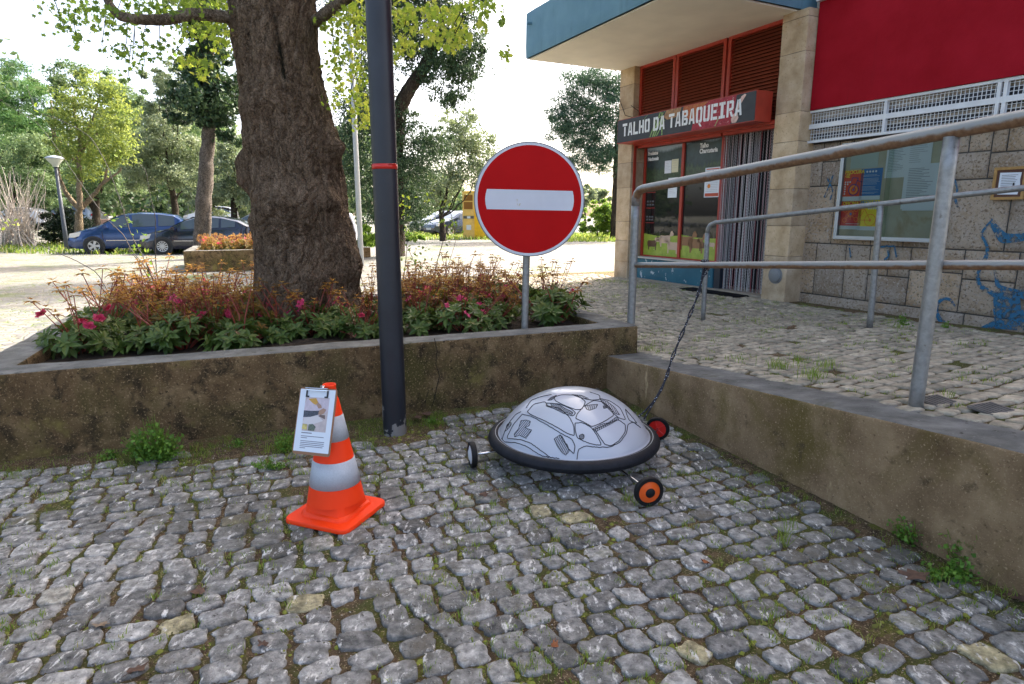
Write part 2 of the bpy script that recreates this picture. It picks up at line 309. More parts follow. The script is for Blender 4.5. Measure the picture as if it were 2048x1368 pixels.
# ------------------------------------------------------------------ local frames
A22 = math.radians(22.0)
C0 = np.array([.814, 5.20]); U = np.array([math.cos(A22), math.sin(A22)]); Vv = np.array([-U[1], U[0]])
def loc2w(x, y, z=0.): q = C0+U*x+Vv*y; return np.array([q[0], q[1], z])
def w2loc(p): q = np.array(p[:2])-C0; return np.array([q@U, q@Vv])
D0 = np.array([3.671, 9.02]); FD = np.array([.4446, -.8957]); FA = math.atan2(FD[1], FD[0]); INTO = np.array([-FD[1], FD[0]])
def fac(px, py, off=-.3):       # photo pixel -> facade coordinates (x along the wall, z) on the plane at distance off in front of the pillars
    n = np.array([-INTO[0], -INTO[1], 0]); P = np.array([D0[0], D0[1], 0])+n*off
    p = onpl(px, py, P, n); return float((p[:2]-D0)@FD), float(p[2])
FACROT = (D0[0], D0[1], 0)
def facroot(name, label, cat, x=0, y=0, z=0, group=None):
    q = D0+FD*x+INTO*y
    return empty(name, (q[0], q[1], z), FA, label, cat, group)

# ------------------------------------------------------------------ ground
TOPP = .567
def zr(x, y):       # height of the upper paving in the planter frame
    x = np.asarray(x, float); y = np.asarray(y, float)
    r = np.maximum(.30, .322+.087*(-y)+.035*(x-.3)); b = ss(x, 2.78, 2.95); r = r*(1-b)+(.30+.012*np.maximum(-y, 0))*b
    return r
def hg(X, Y):
    lx = (X-C0[0])*U[0]+(Y-C0[1])*U[1]; ly = (X-C0[0])*Vv[0]+(Y-C0[1])*Vv[1]
    h = .285*ss(lx, -3, .3)*ss(ly, 1., 3.)
    far = .3*ss(Y, 26, 38)+.35*ss(Y, 40, 47)*(X < -6)
    return np.maximum(h, far)
def ground_h(x, y): return float(hg(np.array(x, float), np.array(y, float)))
gx = np.concatenate([np.linspace(-300, -40, 14), np.linspace(-38, 38, 153), np.linspace(40, 300, 14)])
gy = np.concatenate([np.linspace(-60, 0, 8), np.linspace(.5, 60, 140), np.linspace(64, 700, 24)])
GX, GY = np.meshgrid(gx, gy, indexing='ij'); GZ = hg(GX, GY)-.03*((GX > -6) & (GX < 3) & (GY < 5.5))
mb = MB(); i, j = np.meshgrid(np.arange(len(gx)-1), np.arange(len(gy)-1), indexing='ij'); nb = len(gy)
mb.add(np.stack([GX, GY, GZ], -1).reshape(-1, 3), np.stack([i*nb+j, (i+1)*nb+j, (i+1)*nb+j+1, i*nb+j+1], -1).reshape(-1, 4))
tag(mb.build('ground', m_plaza, smooth=True), kind='structure')

def stones(region, pitch, origin_fn, zfn, ring=14, rough=.14, hvar=.006, gap=.10, seed=1, hi=True):
    """setts laid in uneven courses; region = (x0, x1, y0, y1) in the planter frame"""
    R = np.random.default_rng(seed); mb = MB(); x0, x1, y0, y1 = region; a = np.arange(ring)/ring*2*math.pi
    y = y0; row = 0
    while y < y1:
        ph = pitch*R.uniform(.85, 1.18); x = x0-R.uniform(0, pitch)
        while x < x1:
            pw = pitch*R.uniform(.8, 1.35); cx, cy = x+pw/2, y+ph/2; x += pw
            if not origin_fn(cx, cy): continue
            if R.random() < .012: continue
            wx = .05*mnoise.noise(Vector((cx*.9, cy*.9, 3.)))*1.6; wy = .11*mnoise.noise(Vector((cx*.7, cy*.5, 9.)))*1.4
            hw, hh = pw/2*(1-gap*R.uniform(.7, 2.)), ph/2*(1-gap*R.uniform(.7, 2.))
            e = R.uniform(4.5, 12)     # squareness
            rr = (np.abs(np.cos(a))**e+np.abs(np.sin(a))**e)**(-1/e)
            rr = rr*(1+rough*(R.random(ring)-.5))
            ox = hw*rr*np.cos(a); oy = hh*rr*np.sin(a)
            sk = R.uniform(-.2, .2, 2); ox, oy = ox+oy*sk[0], oy+ox*sk[1]; th = R.normal(0, .085); c_, s_ = math.cos(th), math.sin(th); ox, oy = ox*c_-oy*s_, ox*s_+oy*c_
            tilt = R.normal(0, .02, 2); top = R.normal(0, hvar*.5)+.006
            vs = []
            prof = ((1.02, -.03), (1.0, -.006), (.965, -.001), (.85, .0008), (.45, .0012)) if hi else ((1., -.025), (.97, -.004), (.75, .001))
            for k, (s1, dz) in enumerate(prof):
                X = cx+wx+ox*s1; Y = cy+wy+oy*s1
                nz_ = R.normal(0, .0017, ring) if k > 0 else 0
                Z = dz+top+tilt[0]*ox*s1+tilt[1]*oy*s1+nz_
                vs.append(np.stack([X, Y, Z], -1))
            vs.append(np.array([[cx+wx, cy+wy, top+.0013+R.normal(0, .002)]]))
            v = np.concatenate(vs); m = len(prof)
            W = np.empty_like(v); W[:, :2] = C0+v[:, :1]*U+v[:, 1:2]*Vv; W[:, 2] = v[:, 2]+zfn(v[:, 0], v[:, 1])
            ii, jj = np.meshgrid(np.arange(m-1), np.arange(ring), indexing='ij'); j2 = (jj+1) % ring
            f = np.stack([ii*ring+jj, ii*ring+j2, (ii+1)*ring+j2, (ii+1)*ring+jj], -1).reshape(-1, 4)
            rv = float(np.clip(R.normal(.45, .2), 0, .92)) if R.random() > .022 else 1.
            b0 = mb.n; mb.add(W, f, rv); c0 = (m-1)*ring
            t3 = np.stack([c0+np.arange(ring), c0+(np.arange(ring)+1) % ring, np.full(ring, m*ring)], -1)+b0
            mb.F.append(t3); mb.MI.append(np.zeros(ring, int))
        y += ph; row += 1
    return mb
def in_view(x, y, z=0., mar=120):
    p = loc2w(x, y, z); d = p[1]*ct-(p[2]-H)*st
    if d < .3: return False
    u = p[1]*st+(p[2]-H)*ct; px = CX+F*p[0]/d; py = CY-F*u/d
    return -mar-200 < px < 2048+mar+200 and py < 1368+mar+150
def bare(x, y):     # where the setts have gone and earth shows, at the foot of the planter
    q = loc2w(x, y); d = mnoise.noise(Vector((x*1.3, y*1.3, 0)))
    return y > -.16-.10*d or (-3.2 < x < -1.5 and y > -.42+.25*d) or x > -.07
fg = stones((-6.2, 0, -5.0, .0), .128, lambda x, y: in_view(x, y) and not bare(x, y), lambda x, y: 0*x, seed=3, rough=.19, ring=20, gap=.10)
tag(fg.build('cobbled_pavement', m_stone, smooth=True), kind='structure')
gx_ = np.linspace(-6.4, .1, 326); gy_ = np.linspace(-5.2, .05, 264)
def sheet(name, xs, ys, zf, mat_, amp=.006):
    mb = MB(); X, Y = np.meshgrid(xs, ys, indexing='ij'); Z = zf(X, Y)
    nzv = np.array([mnoise.noise(Vector((a*9, b*9, 1.)))*.6+mnoise.noise(Vector((a*31, b*31, 5.)))*.5 for a, b in zip(X.ravel(), Y.ravel())]).reshape(X.shape)
    Z = Z+nzv*amp; W = np.stack([C0[0]+X*U[0]+Y*Vv[0], C0[1]+X*U[1]+Y*Vv[1], Z], -1).reshape(-1, 3); nb = len(ys)
    i, j = np.meshgrid(np.arange(len(xs)-1), np.arange(len(ys)-1), indexing='ij')
    mb.add(W, np.stack([i*nb+j, (i+1)*nb+j, (i+1)*nb+j+1, i*nb+j+1], -1).reshape(-1, 4)); o = mb.build(name, mat_, smooth=True); return tag(o, kind='structure')
sheet('joint_earth', gx_, gy_, lambda X, Y: -.005+.022*ss(Y, -.22, 0)*np.ones_like(X)+.02*ss(X, -.12, 0), m_soil, .007)
# upper paving: the ramp and the shop front
up = stones((.33, 6.4, -4.3, 7.2), .125, lambda x, y: in_view(x, y, .3, 60) and float((loc2w(x, y)[:2]-D0)@INTO) < .02 and float((loc2w(x, y)[:2]-D0)@FD) > -4.4+.0*x, zr, ring=8, rough=.12, hvar=.004, gap=.095, seed=11, hi=False)
tag(up.build('ramp_pavement', m_stone2, smooth=True), kind='structure')
sheet('ramp_joint_earth', np.linspace(.30, 7.2, 200), np.linspace(-5, 7.4, 240), lambda X, Y: zr(X, Y)-.007, m_soil, .004)

# ------------------------------------------------------------------ planters and ramp wall
def planter(name, label, x0, x1, y0, y1, root_loc, crack=False, seed=0., step=.045):
    r = empty(name, root_loc, A22, label, 'planter'); t = .245
    for (a, b, c, d, sdd) in ((x0, x1, y0, y0+t, 1), (x0, x1, y1-t, y1, 2), (x0, x0+t, y0+t-.02, y1-t+.02, 3), (x1-t, x1, y0+t-.02, y1-t+.02, 4)):
        mb = MB(); rough_box(mb, a, b, c, d, -.1 if sdd < 3 else -.1, TOPP-(.002 if sdd > 2 else 0), step, .018, .007, 1, 0, sd=seed+sdd*5.)
        w_ = mb.build('planter_wall', [m_conc, m_conct], r, smooth=True)
    mb = MB(); xs = np.linspace(x0+t-.01, x1-t+.01, 90); ys = np.linspace(y0+t-.01, y1-t+.01, 60); X, Y = np.meshgrid(xs, ys, indexing='ij')
    Z = np.array([.475+.03*mnoise.noise(Vector((a*2, b*2, seed)))+.018*mnoise.noise(Vector((a*9, b*9, seed))) for a, b in zip(X.ravel(), Y.ravel())])
    i, j = np.meshgrid(np.arange(89), np.arange(59), indexing='ij'); mb.add(np.stack([X.ravel(), Y.ravel(), Z], -1), np.stack([i*60+j, (i+1)*60+j, (i+1)*60+j+1, i*60+j+1], -1).reshape(-1, 4))
    mb.build('soil', m_bed, r, smooth=True)
    return r
pl = planter('concrete_planter', 'long weathered concrete planter with a cracked front, holding the big tree and pink flowers', -4.42, .30, 0, 3.1, (C0[0], C0[1], 0))
# crack down the front of the planter
def pf(px, py): p = onpl(px, py, [C0[0], C0[1], 0], [-Vv[0], -Vv[1], 0]); l = w2loc(p); return l[0], p[2]
for pts, wd in (([(868, 676), (874, 700), (871, 726), (879, 752), (873, 775), (868, 800), (862, 815)], .0045), ([(857, 780), (851, 800), (849, 815)], .003)):
    mb = MB(); P = [pf(*q) for q in pts]
    for (a, b), (c, d) in zip(P[:-1], P[1:]):
        for k in range(3):
            t0, t1 = k/3, (k+1)/3; j0, j1 = rng.normal(0, .002, 2)
            mb.add([(a+(c-a)*t0-wd/2, -.0065, b+(d-b)*t0), (a+(c-a)*t0+wd/2, -.0065, b+(d-b)*t0), (a+(c-a)*t1+wd/2+j1, -.0065, b+(d-b)*t1), (a+(c-a)*t1-wd/2+j0, -.0065, b+(d-b)*t1)], [[0, 1, 2, 3]])
    mb.build('crack', plain('crack_shadow', (.01, .008, .006), .9), pl)
bp_l = np.array([-8.69, 16.67])
planter('concrete_planter', 'distant mossy concrete planter behind the big tree trunk, full of orange-leaved plants', 0, 4.9, 0, 3.1, (bp_l[0], bp_l[1], 0), seed=40., step=.12)
mb = MB(); rough_box(mb, 0, .335, -5.2, .02, -.1, .6, .045, .016, .006, 1, 0, zt=lambda x, y: .322+.087*(-y)+.002, sd=9.)
rw = empty('ramp_wall', (C0[0], C0[1], 0), A22, 'low concrete retaining wall with tan stains, rising along the ramp at right', 'wall')
mb.build('wall', [m_wallc, m_conct], rw, smooth=True)

# ------------------------------------------------------------------ railings
def tube_rust(mb, pts, rad, n=14):
    pts = np.asarray(pts, float); b0 = mb.n; mb.tube(pts, rad, n)
    V_ = mb.V[-1].reshape(len(pts), n, 3); rel = (V_[:, :, 2]-pts[:, None, 2])/rad
    mb.R[-1] = np.clip(.25-.55*rel, 0, 1).astype(np.float32).ravel()
def seg(a, b, n=12): a, b = np.array(a, float), np.array(b, float); return [a+(b-a)*t for t in np.linspace(0, 1, n)]
fr = empty('handrail', (1.063, 5.514, .35), 0, 'near rusty steel handrail running up the ramp, thick top rail and lower rail', 'railing')
o3 = np.array([1.063, 5.514, .35])
pA, pB = np.array([1.063, 5.514, 1.709]), np.array([2.067, 3.074, 1.886]); dr = (pB-pA); dr /= np.linalg.norm(dr)
mA, mB = np.array([1.075, 5.514, 1.069]), np.array([2.11, 3.074, 1.26])
pC = pA+dr*5.3; bend = [pA+np.array([0, 0, -.13]), pA+np.array([0, 0, -.07])+dr*.005, pA+np.array([0, 0, -.03])+dr*.025, pA+np.array([0, 0, -.008])+dr*.06, pA+dr*.12+np.array([0, 0, .0])]
mb = MB(); tube_rust(mb, np.array(bend+seg(pA+dr*.2, pC, 30))-o3, .036); mb.build('top_rail', m_rust, fr, smooth=True)
md = (mB-mA)/np.linalg.norm(mB-mA); mb = MB(); tube_rust(mb, np.array(seg(mA, mA+md*5.3, 30))-o3, .024); mb.build('lower_rail', m_rust, fr, smooth=True)
mb = MB(); mb.tube(np.array(seg([1.063, 5.514, .35], [1.063, 5.514, 1.59], 10))-o3, .035, 14); mb.build('post', m_galv, fr, smooth=True)
mb = MB(); mb.tube(np.array(seg([2.066, 3.074, .48], [2.067, 3.074, 1.86], 10))-o3, .035, 16); mb.build('post', m_galv, fr, smooth=True)
pD = pA+dr*5.2; mb = MB(); mb.tube(np.array(seg([pD[0], pD[1], .7], pD, 6))-o3, .035, 14); mb.build('post', m_galv, fr, smooth=True)
rr = empty('handrail', (2.22, 7.197, .28), 0, 'thinner grey handrail behind the ramp, standing close to the shop and the notice board', 'railing')
o4 = np.array([2.22, 7.197, .28]); qA, qB = np.array([2.215, 7.197, 1.405]), np.array([3.42, 5.944, 1.599]); dq = (qB-qA)/np.linalg.norm(qB-qA)
bend = [qA+np.array([0, 0, -.12]), qA+np.array([0, 0, -.06])+dq*.006, qA+np.array([0, 0, -.02])+dq*.03, qA+dq*.09+np.array([0, 0, 0])]
mb = MB(); mb.tube(np.array(bend+seg(qA+dq*.15, qA+dq*4.6, 20))-o4, .0255, 12); mb.build('top_rail', m_galv, rr, smooth=True)
for a, b in (([2.225, 7.197, .26], [2.215, 7.197, 1.30]), ([3.45, 5.944, .38], [3.42, 5.944, 1.585])):
    mb = MB(); mb.tube(np.array(seg(a, b, 8))-o4, .0285, 12); mb.build('post', m_galv, rr, smooth=True)

# ------------------------------------------------------------------ building
bd = facroot('shop_building', 'shop building with blue canopy, rusty red louvres, granite pillars and a crimson wall', 'building')
def ashlar(mb, rects, yf, depth=.05, amp=.006, step=.06):
    for (a, b, c, d) in rects:
        nx = max(3, int((b-a)/step)); nz = max(3, int((d-c)/step)); xs = np.concatenate([[a, a+.006], np.linspace(a, b, nx+1)[1:-1], [b-.006, b]]); zs = np.concatenate([[c, c+.006], np.linspace(c, d, nz+1)[1:-1], [d-.006, d]]); nx, nz = len(xs)-1, len(zs)-1
        X, Z = np.meshgrid(xs, zs, indexing='ij'); e = np.minimum(np.minimum(X-a, b-X), np.minimum(Z-c, d-Z)); E_ = ss(e, 0, .009)
        nzv = np.array([fbm((p+a*3, q, a), 5., 4) for p, q in zip(X.ravel(), Z.ravel())]).reshape(X.shape)
        Y = yf+depth*(1-E_)-amp*nzv*E_; n2 = nz+1; i, j = np.meshgrid(np.arange(nx), np.arange(nz), indexing='ij')
        mb.add(np.stack([X, Y, Z], -1).reshape(-1, 3), np.stack([i*n2+j, (i+1)*n2+j, (i+1)*n2+j+1, i*n2+j+1], -1).reshape(-1, 4), float(rng.random()))
# right hand wall of mixed ashlar
R2 = np.random.default_rng(5); rects = []
courses = [(.42, .80), (.80, 1.12), (1.12, 1.55), (1.55, 1.88), (1.88, 2.16), (2.16, 2.44)]
for k in range(0, 6, 2):
    x = .30-R2.uniform(0, .3)
    z0_, zm, z1_ = courses[k][0], courses[k][1], courses[k+1][1]
    while x < 6.6:
        t = R2.random(); wd = R2.uniform(.32, .62); g = .0055; xa, xb = max(x, .12), x+wd
        if xb > .2:
            if t < .3: rects.append((xa+g, xb-g, z0_+g, z1_-g))
            elif t < .65: rects += [(xa+g, xb-g, z0_+g, zm-g), (xa+g, xb-g, zm+g, z1_-g)]
            else:
                zz = zm+R2.uniform(-.08, .08); xm = xa+(xb-xa)*R2.uniform(.35, .65); rects += [(xa+g, xb-g, z0_+g, zz-g), (xa+g, xm-g, zz+g, z1_-g), (xm+g, xb-g, zz+g, z1_-g)]
        x = xb
rects += [(.3+i_*1.1, .3+(i_+1)*1.1-.012, .2, .414) for i_ in range(6)]
mb = MB(); mb.mi = 0; ashlar(mb, [(q[0], q[1], q[2], q[3]) for q in rects], .30, .022, .009); mb.build('stone_wall', m_mason, bd, smooth=True)
mb = MB(); mb.box(-.0, 6.8, .318, 8, .1, 2.90); mb.build('wall_core', m_mortar, bd)
mb = MB(); mb.box(.345, 7.4, .165, 8.02, 2.865, 11.98); o = mb.build('red_wall', m_redwall, bd)
# pillars
def pillar(x0, x1, y0, y1, z0, z1, hs, seed):
    mb = MB(); z = z0; R3 = np.random.default_rng(seed); k = 0
    while z < z1-.05:
        h = min(hs[k % len(hs)], z1-z); k += 1; b0 = mb.n; rough_box(mb, x0, x1, y0, y1, z+.001, z+h-.001, .09, .007, .005, sd=seed+z*7.)
        rv = R3.random()
        for q in range(len(mb.R)-5, len(mb.R)): mb.R[q][:] = rv
        z += h
    mb.build('pillar', m_pillar, bd, smooth=True)
    mb = MB(); mb.box(x0+.015, x1-.015, y0+.015, y1-.015, z0, z1); mb.build('pillar_core', m_mortar, bd)
pillar(-3.73, -3.31, 0, .62, .15, 4.12, [.47, .40, .36, .62, .45, .5], 3)
pillar(-.08, .33, 0, .5, .18, 4.12, [.75, .42, .5, .62, .38], 8)
# upper body of the building (unseen, made tall so its shadow covers the foreground), canopy
mb = MB(); mb.box(-3.72, 6.8, .33, 8, 4.10, 12.0); mb.build('upper_wall', plain('cream_render', (.55, .5, .42), .9, var=.1), bd)
mb = MB(); mb.box(-3.70, 6.7, 1.6, 7.9, .1, 4.1); mb.build('back_wall', m_dark, bd)
mb = MB(); mb.box(-3.72, -3.62, .60, 8, .1, 4.1); mb.build('side_wall', m_pillar, bd)
mb = MB(); rough_box(mb, -3.80, .17, -1.95, .5, 4.135, 4.86, .15, .012, .006); mb.build('canopy', m_blue, bd, smooth=True, angle=40)
mb = MB(); mb.box(-3.76, .13, -1.90, .33, 4.118, 4.14); mb.build('soffit', m_soffit, bd)
mb = MB(); mb.tube([(-3.60, -1.90, 4.66), (-3.60, -2.03, 4.65)], .028, 10); mb.build('drain_spout', m_blue, bd)
mb = MB(); mb.box(.34, .75, .10, .3, 4.19, 4.30); mb.build('white_trim', m_white, bd)
# louvres over the shop window
for k, (a, b) in enumerate(((-3.27, -2.38), (-2.30, -1.24), (-1.14, -.12))):
    fb = MB(); w_ = .05
    for (x0, x1, z0, z1) in ((a-.03, a+.03, 2.7, 4.12), (b-.03, b+.03, 2.7, 4.12), (a+.03, b-.03, 4.07, 4.12), (a+.03, b-.03, 2.7, 2.76)): fb.box(x0, x1, .12, .2, z0, z1)
    f_ = fb.build('louvre_frame', m_red, bd); lb = MB(); z = 2.79
    while z < 4.05:
        v = np.array([[x, y, z_] for x in (a+.03, b-.03) for (y, z_) in ((.13, z), (.14, z+.004), (.19, z+.045), (.18, z+.05))]); n_ = 4
        lb.add(v, np.array([[0, 1, 5, 4], [1, 2, 6, 5], [2, 3, 7, 6], [3, 0, 4, 7]])); z += .048
    lb.build('slats', m_slat, f_)
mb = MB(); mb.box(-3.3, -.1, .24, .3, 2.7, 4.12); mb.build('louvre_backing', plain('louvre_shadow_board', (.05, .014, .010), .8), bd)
# shop window
GL, GR, GB, GT, GM = -3.23, -1.33, .76, 2.74, -2.22
wf = MB()
for (x0, x1, z0, z1) in ((GL-.05, GL, GB-.05, GT+.05), (GR, GR+.06, .3, GT+.05), (GM-.03, GM+.03, GB, GT), (GL, GR, GT, GT+.05), (GL, GR, GB-.05, GB)): wf.box(x0, x1, .27, .34, z0, z1)
win = wf.build('window_frame', m_red, bd)
for a, b in ((GL, GM-.03), (GM+.03, GR)):
    mb = MB(); mb.box(a, b, .305, .312, GB, GT); mb.build('window_glass', m_glass, win)
mb = MB(); mb.box(-3.31, -3.285, .05, .10, .80, 2.75); mb.box(-3.31, -.1, .04, .30, 2.745, 2.80); mb.build('red_trim', m_red, bd)
mb = MB(); rough_box(mb, -3.31, -1.20, .12, .3, .30, .705, .1, .008, .003); mb.build('painted_panel', m_bluep, bd, smooth=True, angle=40)
mb = MB(); rough_box(mb, -3.31, -1.18, .09, .31, .706, .735, .1, .006, .002); mb.build('window_sill', plain('sill_stone', (.45, .43, .40), .8, var=.1), bd, smooth=True, angle=40)
mb = MB(); mb.box(-1.19, -1.06, .14, .29, .31, .70); mb.build('dark_box', plain('dark_blue_panel', (.012, .018, .03), .5), bd)
mb = MB(); rough_box(mb, -3.31, -.08, .02, .6, .20, .335, .12, .012, .004); mb.build('threshold', plain('step_stone', (.26, .22, .17), .9, var=.2, bump=.3), bd, smooth=True, angle=40)
mb = MB(); mb.box(GR+.06, -.08, .31, .34, .3, .335); mb.box(-3.3, -.08, .9, .92, .3, 4.1); mb.build('shop_interior', m_dark, bd)
# films printed on the glass
g_sky = plain('film_sky', (.30, .38, .48), .35, coat=.3); g_for = plain('film_forest', (.018, .035, .042), .35, coat=.3, var=.4, vscale=12); g_for2 = plain('film_forest_near', (.028, .05, .022), .35, coat=.3, var=.6, vscale=20)
g_grass = layered('film_grass', (5, [(.3, (.16, .26, .02)), (.7, (.34, .42, .06))]), [(25, .6, .7, (.42, .48, .14))], rough=.35, bumps=(), spec=.5); cowm = [plain('film_cow_brown', (.23, .11, .05), .35), plain('film_cow_pale', (.50, .36, .27), .35), plain('film_cow_dark', (.09, .045, .025), .35)]
def blob_cow(mb, x, z, s, fl=1, y=.300):
    body = [(-.5, .3), (-.52, .55), (-.4, .68), (0, .66), (.3, .70), (.45, .66), (.5, .45), (.46, .3), (.46, 0), (.36, 0), (.36, .25), (.28, .22), (-.28, .22), (-.3, 0), (-.4, 0), (-.42, .25)]
    head = [(.38, .62), (.5, .9), (.62, .98), (.78, .8), (.74, .68), (.6, .66)]
    for P in (body, head): mb.prism([(x+fl*a*s, z+b*s) for a, b in P][::fl], lambda a, b, d: (a, d, b), y-.002, y)
for a, b, ks in ((GL, GM-.03, 0), (GM+.03, GR, 1)):
    mb = MB(); mb.prism([(a, GB), (b, GB), (b, 1.14-.02*ks), (a+.4, 1.12), (a, 1.16)], lambda p, q, d: (p, d, q), .301, .304); mb.build('grass_film', g_grass, win)
    top = [(a, 2.73), (a, 2.50)]; x = a; R4 = np.random.default_rng(4+ks); ridge = lambda x_: 2.645-.035*math.sin((x_-GL)*2.4+.4)+.012*math.sin((x_-GL)*9)
    mb = MB(); mb.prism([(a, 2.3), (b, 2.3), (b, 2.738), (a, 2.738)], lambda p, q, d: (p, d, q), .3025, .3045); mb.build('sky_film', g_sky, win)
    pts = []; x = a
    while x < b-.001:
        h = ridge(x) if ks == 0 else 2.69+.02*math.sin(x*9); pts += [(x, h-.02), (min(x+.012, b), min(h+.022+R4.uniform(0, .02), 2.737))]; x += .024
    mb = MB(); mb.prism([(a, 2.22), (b, 2.22), (b, pts[-1][1])]+pts[::-1], lambda p, q, d: (p, d, q), .3005, .302); mb.build('forest_film', g_for, win)
    pts = []; x = a
    while x < b-.001:
        h = 2.33+.05*math.sin(x*5+ks)+R4.uniform(-.02, .06); pts += [(x, h-.04), (min(x+.018, b), h+.03)]; x += .036
    mb = MB(); mb.prism([(a, 2.08), (b, 2.08), (b, 2.28)]+pts[::-1], lambda p, q, d: (p, d, q), .2985, .300); mb.build('tree_film', g_for2, win)
    pts = []; x = a
    while x < b-.001:
        h = 1.22+.10*math.sin(x*7+2*ks)+R4.uniform(-.03, .12); pts += [(x, h-.04), (min(x+.02, b), h+.02)]; x += .04
    mb = MB(); mb.prism([(a, 1.12), (b, 1.12), (b, 1.2)]+pts[::-1], lambda p, q, d: (p, d, q), .305, .3055) ; mb.build('hedge_film', g_for2, win)
cows = [(-2.98, .86, .26, 1, 2), (-2.62, .93, .30, 1, 1), (-2.40, .82, .30, -1, 1), (-2.06, .90, .34, 1, 0), (-1.82, .86, .36, 1, 0), (-1.62, .90, .22, -1, 2), (-2.82, .98, .16, 1, 1), (-1.45, .95, .15, -1, 1)]
for (x, z, s_, fl, mi) in cows:
    mb = MB(); blob_cow(mb, x, z, s_, fl); mb.build('cow_print', cowm[mi], win)
def text_mesh(body, size, mat_, name, parent, loc, xs=1., depth=.002, off=.0, align='LEFT', rot=(math.pi/2, 0, 0)):
    c = bpy.data.curves.new(name, 'FONT'); c.body = body; c.size = size; c.extrude = depth/2; c.offset = off; c.align_x = align; c.resolution_u = 3
    o = bpy.data.objects.new(name+'_tmp', c); col.objects.link(o); dg = bpy.context.evaluated_depsgraph_get(); me = bpy.data.meshes.new_from_object(o.evaluated_get(dg))
    bpy.data.objects.remove(o); me.materials.clear(); me.materials.append(mat_)
    o = bpy.data.objects.new(name, me); col.objects.link(o); o.parent = parent; o.location = loc; o.rotation_euler = rot; o.scale = (xs, 1, 1); return o
m_letter = plain('white_vinyl', (.72, .74, .76), .5)
for t, px, py, sz in (('Produtos', 1296, 311, .088), ('Nacionais', 1296, 322, .088), ('Talho', 1400, 296, .10), ('Charcutaria', 1399, 307, .10)):
    x, z = fac(px, py, -.2975); text_mesh(t, sz, m_letter, 'window_lettering', win, (x, .2975, z), .86, .002, .004)
# goods dimly seen inside the left pane: red edged shelves
for z in (1.35, 1.62, 1.9): mb = MB(); mb.box(-3.2, -2.95, .3, .304, z, z+.012); mb.build('shelf_edge', plain('shelf_red', (.28, .02, .015), .5), win)
m_goods = plain('shelf_goods_grey', (.10, .10, .11), .5)
for z in (1.4, 1.45, 1.67, 1.73, 1.95):
    for k in range(3): mb = MB(); mb.box(-3.18+k*.075, -3.13+k*.075, .3, .304, z, z+.03); mb.build('shelf_item', m_goods, win)
# round service plate, threshold things
mb = MB(); mt = Matrix.Translation((.15, 0, .66))@Matrix.Rotation(math.pi/2, 4, 'X'); mb.lathe([(0, .03), (.085, .03), (.095, .024), (.097, .010), (.118, .010), (.12, -.02)], 28, M=mt); mb.build('service_plate', plain('grey_cast_plate', (.17, .18, .19), .55, var=.15), bd, smooth=True, angle=40)
mb = MB(); mb.tube([(-3.35, -.02, 3.45), (-3.15, .0, 3.33), (-3.1, .1, 3.1)], .006, 6); mb.tube([(-3.70, -.02, 3.6), (-3.5, -.03, 3.3), (-3.3, -.02, 3.24), (-3.12, .06, 3.2)], .006, 6); mb.build('cable', m_black, bd)
# white wire grille band
gr = MB(); Z0, Z1 = 2.445, 2.86; fy = .19
for (x0, x1, z0, z1) in [(.22, 6.6, Z1-.03, Z1), (.22, 6.6, Z0, Z0+.03), (.22, 6.6, 2.625, 2.685)]: gr.box(x0, x1, fy, fy+.03, z0, z1)
for x in (.22, 1.36, 2.56, 2.62, 3.8, 5.0): gr.box(x, x+.035, fy-.003, fy+.028, Z0, Z1)
gf = gr.build('grille_frame', m_white, bd); mb = MB()
for x in np.arange(.26, 6.6, .042): mb.box(x, x+.006, fy+.030, fy+.036, Z0, Z1)
for z in np.arange(Z0+.03, Z1-.02, .042): mb.box(.22, 6.6, fy+.036, fy+.042, z, z+.006)
mb.build('wire_mesh', m_white, gf)
mb = MB(); mb.box(.2, 6.6, .285, .297, Z0, Z1); mb.build('grille_void', plain('vent_dark', (.03, .032, .045), .5), bd)
mb = MB(); mb.box(.3, 6.6, .272, .284, 2.46, 2.50); mb.box(.3, 6.6, .272, .284, 2.56, 2.60); mb.box(.3, 2.0, .272, .284, 2.75, 2.86); mb.box(2., 6.6, .272, .284, 2.79, 2.86); mb.build('vent_slats', plain('vent_cream', (.36, .31, .25), .7, var=.2), bd)
